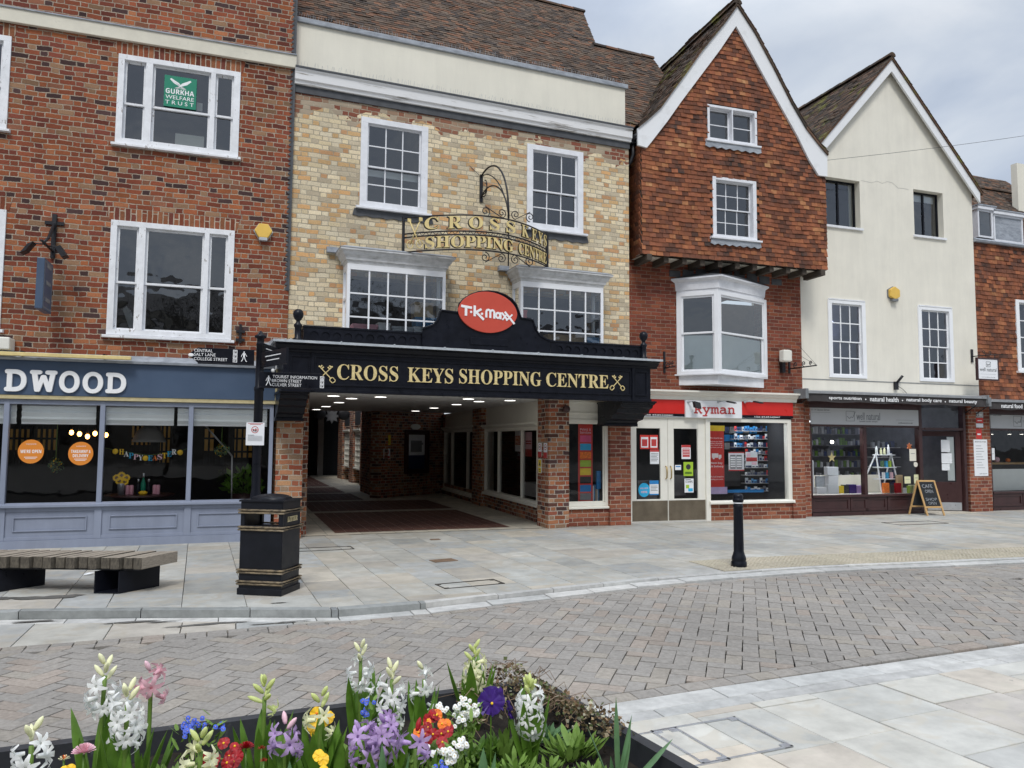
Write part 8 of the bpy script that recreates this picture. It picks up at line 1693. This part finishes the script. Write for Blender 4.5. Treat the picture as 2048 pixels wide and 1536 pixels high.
# pansy
c = AY(982, 1405, 2.9); T = thing('pansy', 'large deep purple pansy facing the street', 'pansy', ID, (c.x, 2.9, ZS)); mb = MB(); petal_disc(mb, c, (0, -1, .25), .050, 5, 0, .8, .1, .15); petal_disc(mb, c+Vector((.004, .006, .008)), (.1, -1, .3), .052, 4, 0, .8, .1, .12); mb.m = 1; mb.ball(tuple(c+Vector((0, -.012, 0))), .006, 6, 4); mb.build('blossom', ['petal_purple', 'petal_yellow'], T); mb = MB(); mb.tube([(c.x, 2.9, ZS), tuple(c)], .003, 4); rosette(mb, (c.x, 2.92, ZS), 9, .09, .03); mb.build('leaves', 'leaf', T)
c = AY(1018, 1420, 2.98); T = thing('pansy', 'second purple pansy turned sideways behind the large one', 'pansy', ID, (c.x, 2.98, ZS)); mb = MB(); petal_disc(mb, c, (.9, -.5, .25), .035, 5, 0, .8, .2, .15); mb.build('blossom', ['petal_purple'], T); mb = MB(); mb.tube([(c.x, 2.98, ZS), tuple(c)], .003, 4); mb.build('stem', 'leaf', T)
def fmn(px, py, Y, col, label, n, spread, name='forget_me_not', leafn=60):
    c = AY(px, py, Y); T = thing(name, label, 'forget-me-not', ID, (c.x, Y, ZS)); mb = MB(); st_ = MB()
    for k in range(max(2, n//9)):
        a = rs.random()*6.283; q_ = spread*rs.random()**.5; h = Vector((c.x+q_*math.cos(a), Y+.5*q_*math.sin(a), c.z+rs.uniform(-.05, .02))); st_.tube([(c.x+rs.uniform(-.02, .02), Y, ZS-.01), tuple(h)], .0022, 4)
        for i in range(9): p_ = h+Vector((rs.gauss(0, .012), rs.gauss(0, .01), rs.gauss(0, .009))); petal_disc(mb, p_, (rs.uniform(-.5, .5), -1, rs.uniform(.2, 1)), .0085, 5, 0, .6, .05, 0); mb.m = 1; mb.ball(tuple(p_+Vector((0, -.002, .001))), .0018, 5, 3)
    mb.build('blossom', [col, 'petal_yellow'], T)
    for k in range(leafn): z = ZS+rs.random()**1.3*(c.z-ZS-.01); blade(st_, (c.x+rs.gauss(0, spread*.45), Y+rs.gauss(0, .02), z), rs.random()*6.28, .045*rs.uniform(.6, 1.2), .016, rs.uniform(.5, 1.3), .3, 4, .1)
    st_.build('foliage', 'leaf_light', T)
fmn(408, 1430, 2.95, 'petal_blue', 'blue forget-me-not between the white pair and the green hyacinth', 36, .09, leafn=110)
fmn(862, 1527, 2.5, 'petal_blue', 'blue forget-me-not at the bottom edge below the primrose', 36, .06)
fmn(925, 1412, 2.88, 'petal_white', 'white forget-me-not just left of the purple pansy', 72, .09, leafn=120)
fmn(898, 1490, 2.62, 'petal_white', 'white forget-me-not below the orange primrose', 54, .07, leafn=80)
fmn(742, 1400, 3.15, 'petal_blue', 'dark blue bloom peeping behind the back row of hyacinths', 18, .03, leafn=60)
def daisy(px, py, Y, r, cols, label, n=60):
    c = AY(px, py, Y); T = thing('daisy', label, 'daisy', ID, (c.x, Y, ZS), None); mb = MB()
    for i in range(n):
        a = i*2.4; e = (i/n)**.6; d = Vector((math.cos(a)*e, -.25+math.sin(a)*e*.7, 1-e*.75)).normalized(); p_ = c+Vector((math.cos(a)*e*r*.35, math.sin(a)*e*r*.25, -e*r*.1)); s = d.cross(Vector((-math.sin(a), math.cos(a), 0))).normalized().cross(d)*r*.10; mb.m = 0 if e > .5 else len(cols)-1; mb.quad(p_-s*.6, p_+s*.6, p_+d*r*.75+s, p_+d*r*.75-s)
    mb.build('blossom', cols, T); mb = MB(); mb.tube([(c.x, Y, ZS-.01), tuple(c)], .0035, 5); rosette(mb, (c.x, Y, ZS), 14, .075, .035, (.5, 1.1)); mb.build('leaves', 'leaf', T)
daisy(168, 1503, 2.8, .034, ['petal_rose', 'petal_pink'], 'pale pink double daisy in a rosette of round leaves'); daisy(128, 1518, 2.8, .017, ['petal_cream', 'petal_orange'], 'small cream daisy bud left of the pink daisy', 24)
daisy(492, 1495, 2.75, .026, ['petal_red', 'petal_red'], 'dark red daisy left of the bare soil patch'); daisy(523, 1497, 2.8, .014, ['petal_red'], 'tiny red daisy bud at the centre left', 20); daisy(527, 1522, 2.65, .013, ['petal_red'], 'tiny red daisy bud low at the centre left', 20)
# leaf clumps of bulbs not yet flowering
def clump(px, py, Y, spec, label, mat='leaf_blue', name='bulb_leaves'):
    c = AY(px, py, Y); T = thing(name, label, 'bulb leaves', ID, (c.x, Y, ZS), 'bulb leaf clumps in the planter'); mb = MB()
    for az, L_, w_, lean, curl in spec: w_ *= 1.45; blade(mb, (c.x+rs.uniform(-.015, .015), Y+rs.uniform(-.01, .01), ZS-.01), R(az), L_, w_, R(lean), curl, 9, .2)
    mb.build('leaves', mat, T)
clump(1235, 1530, 2.62, [(170, .30, .020, 22, .1), (95, .36, .018, 3, .02), (10, .30, .018, 16, .05), (0, .30, .026, 50, .15), (30, .25, .02, 20, .1), (200, .17, .02, 12, .1)], 'tall upright daffodil leaves near the right corner of the planter')
clump(1160, 1545, 2.5, [(170, .2, .022, 8, .1), (20, .16, .02, 20, .1), (190, .14, .02, 50, .2)], 'short grey-green daffodil leaves left of the tall right clump')
clump(1320, 1545, 2.5, [(170, .12, .02, 20, .1), (150, .10, .02, 40, .1)], 'small leaf pair beside the right rim of the planter')
clump(965, 1545, 2.55, [(100, .27, .035, 4, .05), (170, .22, .03, 12, .1), (10, .26, .032, 14, .05)], 'broad grey-green tulip leaves at the bottom centre')
clump(785, 1535, 2.6, [(110, .30, .028, 8, .05), (170, .26, .028, 14, .1), (10, .28, .025, 14, .05), (180, .18, .035, 60, .3)], 'blue-green tulip leaves below the lilac hyacinths')
clump(680, 1470, 2.85, [(150, .26, .03, 12, .1), (20, .24, .03, 16, .1), (90, .28, .03, 4, .05)], 'glossy leaf blades between the cream hyacinth and the lilac ones', 'leaf')
clump(590, 1500, 2.7, [(100, .25, .03, 6, .1), (160, .2, .025, 18, .2), (20, .22, .03, 12, .1)], 'grey-green leaf blades in front of the small pale lilac hyacinth')
clump(815, 1415, 3.1, [(20, .30, .022, 26, .1), (10, .26, .02, 34, .1), (160, .2, .02, 10, .1)], 'long leaf blades slanting right under the thin white hyacinth', 'leaf')
clump(255, 1500, 2.8, [(175, .30, .03, 25, .15), (5, .26, .035, 20, .55), (350, .24, .03, 42, .9), (90, .3, .03, 4, .1)], 'broad arching leaves of the white hyacinth pair', 'leaf')
clump(770, 1455, 2.9, [(100, .17, .045, 6, .1)], 'single striped purplish tulip leaf behind the lilac hyacinth', 'stem_brown')
# low foliage plants
def lowplant(px, py, Y, n, spread, h, label, mat='leaf_light', L_=.05, w_=.02, name='leafy_plant'):
    c = AY(px, py, Y); T = thing(name, label, 'plant', ID, (c.x, Y, ZS)); mb = MB()
    for i in range(n): q_ = rs.random(); a = rs.random()*6.283; blade(mb, (c.x+spread*q_*math.cos(a), Y+spread*.6*q_*math.sin(a), ZS+h*rs.random()*(1-q_*.5)), a, L_*rs.uniform(.7, 1.3), w_, rs.uniform(.2, 1.2), .35, 5, .1)
    mb.build('foliage', mat, T)
lowplant(1030, 1500, 2.72, 170, .11, .13, 'bushy light green plant below the purple pansy'); lowplant(1100, 1500, 2.75, 70, .08, .09, 'light green plant at the foot of the dense white hyacinth')
lowplant(1150, 1530, 2.55, 60, .07, .04, 'small grey-green plant by the right corner', 'leaf_blue', .035); lowplant(700, 1430, 3.1, 90, .12, .10, 'green foliage behind the lilac hyacinths', 'leaf_light', .06); lowplant(820, 1425, 3.0, 70, .08, .08, 'green foliage under the thin white hyacinth')
lowplant(720, 1545, 2.5, 40, .07, .03, 'broad leaves at the bottom edge left of the tulip leaves', 'leaf', .09, .03); lowplant(330, 1500, 2.85, 60, .09, .06, 'dark green leaves right of the white hyacinth pair', 'leaf', .06); lowplant(570, 1530, 2.6, 40, .08, .04, 'pale green leaves low at the centre left'); lowplant(150, 1535, 2.75, 90, .1, .06, 'round-leaved green plant around the pink daisy', 'leaf', .05, .035)
lowplant(380, 1470, 2.85, 60, .1, .05, 'green leaves under the blue forget-me-not')
c = AY(752, 1514, 2.62); tag(MB().ball((c.x, 2.62, ZS+.02), .028, 10, 7, (1.2, .9, .8)).build('stone', 'pebble', None, ID, (c.x, 2.62, ZS)), 'pale stone lying on the soil under the lilac hyacinth', 'stone')
# dried ivy mound at the back right corner
T = thing('dried_ivy', 'sprawling half-dead brown ivy over the right corner of the planter', 'ivy', ID, (1.42, 3.4, ZS)); mb = MB(); stm = MB()
def ivyp():
    u_ = rs.random(); x = 1.02+.52*u_; y = 3.62-.45*rs.random()-.25*max(0, u_-.6); z = ZRM+.14*math.sin(min(1, u_*1.15)*math.pi)**.7*rs.random()**.5; return Vector((x, y, z))
for i in range(900):
    p_ = ivyp(); d = Vector((rs.gauss(0, 1), rs.gauss(0, 1), rs.gauss(0, .7))).normalized(); s = d.cross(Vector((rs.random(), rs.random(), rs.random()))).normalized(); r_ = rs.uniform(.008, .019)
    mb.add([p_, p_+d*r_*.5+s*r_*.7, p_+d*r_*1.3, p_+d*r_*.5-s*r_*.7], [(0, 1, 2, 3)])
for i in range(420):
    y = 2.55+.9*rs.random(); x = 1.60+(2.505-y)*.10-.12*rs.random(); p_ = Vector((x, y, ZRM-.05+.07*rs.random())) if y > 2.95 else Vector((x, y+.3, ZRM+.05*rs.random())); d = Vector((rs.gauss(0, 1), rs.gauss(0, 1), rs.gauss(0, 1))).normalized(); s = d.cross(Vector((rs.random(), rs.random(), .4))).normalized(); r_ = rs.uniform(.008, .018); mb.add([p_, p_+d*r_*.5+s*r_*.7, p_+d*r_*1.3, p_+d*r_*.5-s*r_*.7], [(0, 1, 2, 3)])
mb.build('leaves', 'ivy_dead', T)
for i in range(110): p_ = ivyp(); d = Vector((rs.gauss(0, .05), rs.gauss(0, .05), rs.gauss(0, .03))); e = Vector((rs.gauss(0, .05), rs.gauss(0, .05), -.05)); stm.tube([p_, p_+d, p_+d+e], .0018, 3)
stm.build('stems', 'stem_brown', T)
# more low greenery so that the bed reads as planted
for k, (px, py, Y, n, sp, h, lab, m_) in enumerate(((60, 1530, 2.9, 60, .1, .05, 'dark green leaves at the far left of the planter', 'leaf'), (215, 1520, 2.75, 70, .1, .06, 'green leaves at the foot of the white hyacinth pair', 'leaf'), (480, 1470, 2.95, 50, .08, .04, 'green leaves left of the greenish hyacinth', 'leaf_light'),
    (610, 1480, 2.85, 70, .1, .07, 'green leaves around the small pale lilac hyacinth', 'leaf'), (735, 1420, 3.15, 90, .1, .09, 'green foliage in the middle of the back row', 'leaf_light'), (880, 1500, 2.7, 70, .1, .07, 'green foliage between the primrose and the bottom forget-me-not', 'leaf_light'), (950, 1440, 3.0, 80, .1, .09, 'green foliage behind the white forget-me-not', 'leaf'),
    (1000, 1530, 2.55, 80, .1, .07, 'green foliage at the bottom centre right', 'leaf'), (1080, 1440, 3.15, 50, .1, .06, 'grey-green trailing foliage below the dry ivy', 'leaf_blue'), (450, 1535, 2.62, 50, .1, .05, 'pale green leaves under the crimson primrose', 'leaf_light'))):
    lowplant(px, py, Y, n, sp, h, lab, m_, .06, .024)
lowplant(1180, 1500, 2.75, 60, .08, .05, 'small green plant at the right rim below the ivy', 'leaf_light', .04, .018); lowplant(1120, 1535, 2.6, 70, .1, .05, 'mixed green leaves at the bottom right of the bed', 'leaf', .06, .026)
lowplant(1250, 1535, 2.5, 40, .06, .04, 'low green leaves at the foot of the tall daffodil leaves', 'leaf_light', .05, .02)
# damp patches on the gutter stones and under the bench
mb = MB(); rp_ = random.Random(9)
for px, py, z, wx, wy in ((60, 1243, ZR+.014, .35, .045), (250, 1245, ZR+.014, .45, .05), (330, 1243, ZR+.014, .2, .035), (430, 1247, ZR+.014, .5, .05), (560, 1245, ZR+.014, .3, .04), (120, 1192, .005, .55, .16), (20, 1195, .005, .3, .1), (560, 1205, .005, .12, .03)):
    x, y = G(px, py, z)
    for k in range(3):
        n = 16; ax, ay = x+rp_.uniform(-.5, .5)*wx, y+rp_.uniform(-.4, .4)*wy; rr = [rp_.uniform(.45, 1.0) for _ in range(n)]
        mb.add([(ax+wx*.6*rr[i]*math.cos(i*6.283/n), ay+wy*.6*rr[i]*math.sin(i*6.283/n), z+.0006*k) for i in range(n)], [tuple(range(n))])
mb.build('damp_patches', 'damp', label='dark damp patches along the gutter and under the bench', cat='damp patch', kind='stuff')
for k, (px, py, Y, n, sp, h, lab, m_) in enumerate(((110, 1500, 3.0, 60, .09, .04, 'leafy tuft behind the pink daisy', 'leaf_light'), (350, 1450, 3.05, 80, .1, .1, 'tall leafy tuft between the white pair and the blue flowers', 'leaf_light'), (465, 1500, 2.8, 70, .09, .08, 'leafy tuft right of the crimson primrose', 'leaf'),
    (595, 1440, 3.05, 70, .09, .07, 'leafy tuft left of the yellow primrose', 'leaf'), (690, 1500, 2.7, 80, .08, .1, 'leafy tuft in front of the lilac hyacinths', 'leaf_light'), (860, 1410, 3.15, 80, .1, .1, 'leafy tuft below the thin white hyacinth', 'leaf'), (1010, 1440, 3.0, 80, .09, .08, 'leafy tuft right of the pansies', 'leaf_light'), (1140, 1470, 2.95, 70, .1, .07, 'leafy tuft under the hanging ivy', 'leaf_light'))):
    lowplant(px, py, Y, n, sp, h, lab, m_, .085, .03)
# ------------------------------------------------------------ the far side of the square, behind the camera: it shows in the window glass
def far_house(x0, x1, y, h, mat, label, dep=9):
    T = thing('opposite_house', label, 'building', ID, ((x0+x1)/2, y, ZN)); mb = MB(); hs = []; x = x0+1
    while x < x1-2:
        hs += [rp(x, x+1.2, z, z+1.9) for z in (1, 4.2, 7.4) if z+2.4 < h]; x += 2.6
    wall(mb, rp(x0, x1, ZN-.05, h), hs, y-.4, y); mb.box(x0, x1, y-dep, y-dep+.3, ZN-.05, h); mb.box(x0, x0+.3, y-dep+.3, y-.4, ZN-.05, h); mb.box(x1-.3, x1, y-dep+.3, y-.4, ZN-.05, h); mb.build('wall', mat, T)
    mb = MB(); [mb.quad((q[0][0], y-.2, q[0][1]), (q[1][0], y-.2, q[0][1]), (q[1][0], y-.2, q[2][1]), (q[0][0], y-.2, q[2][1])) for q in hs]; mb.build('pane', 'glass_dark', T)
    mb = MB(); mb.ext([(y+.3, h), (y-dep/2, h+3.4), (y-dep-.3, h), (y-dep-.3, h-.1), (y+.3, h-.1)], x0-.1, x1+.1); mb.build('roof', 'far_slate', T)
far_house(-34, -17, -33, 9, 'far_brick', 'brick house across the square, leftmost seen from the shops'); far_house(-16.6, 4, -36, 10.5, 'far_stone', 'broad stone hall across the square behind the camera'); far_house(4.6, 20, -34, 9.5, 'far_brick', 'brick house across the square right of the stone hall'); far_house(21, 44, -31, 8.5, 'far_stone', 'pale stone house across the square, rightmost')
def bare_tree(x, y, h, label, seed):
    r_ = random.Random(seed); T = thing('bare_tree', label, 'tree', ID, (x, y, ZN), 'bare trees in the market square'); mb = MB(); cr = MB()
    def br(p, d, L_, rad, n):
        q = p+d*L_; (mb if n >= 5 else cr).tube([p, p+d*L_*.5+Vector((r_.gauss(0, .03), r_.gauss(0, .03), 0))*L_, q], rad, 5 if n > 3 else 3, [1, .85, .7])
        if n > 0:
            for _ in range(3 if n > 2 else 2): br(q, (d+Vector((r_.gauss(0, .45), r_.gauss(0, .45), r_.gauss(.15, .25)))).normalized(), L_*r_.uniform(.62, .82), rad*.62, n-1)
    br(Vector((x, y, ZN-.05)), Vector((0, 0, 1)), h*.3, h*.02, 6); mb.build('trunk', 'bark', T); cr.build('crown', 'bark', T)
bare_tree(-3.5, -13, 9, 'bare winter tree in the square, left of the camera', 1); bare_tree(9, -16, 10, 'bare winter tree in the square, right of the camera', 2); bare_tree(17, -11, 8, 'smaller bare winter tree far right in the square', 3)
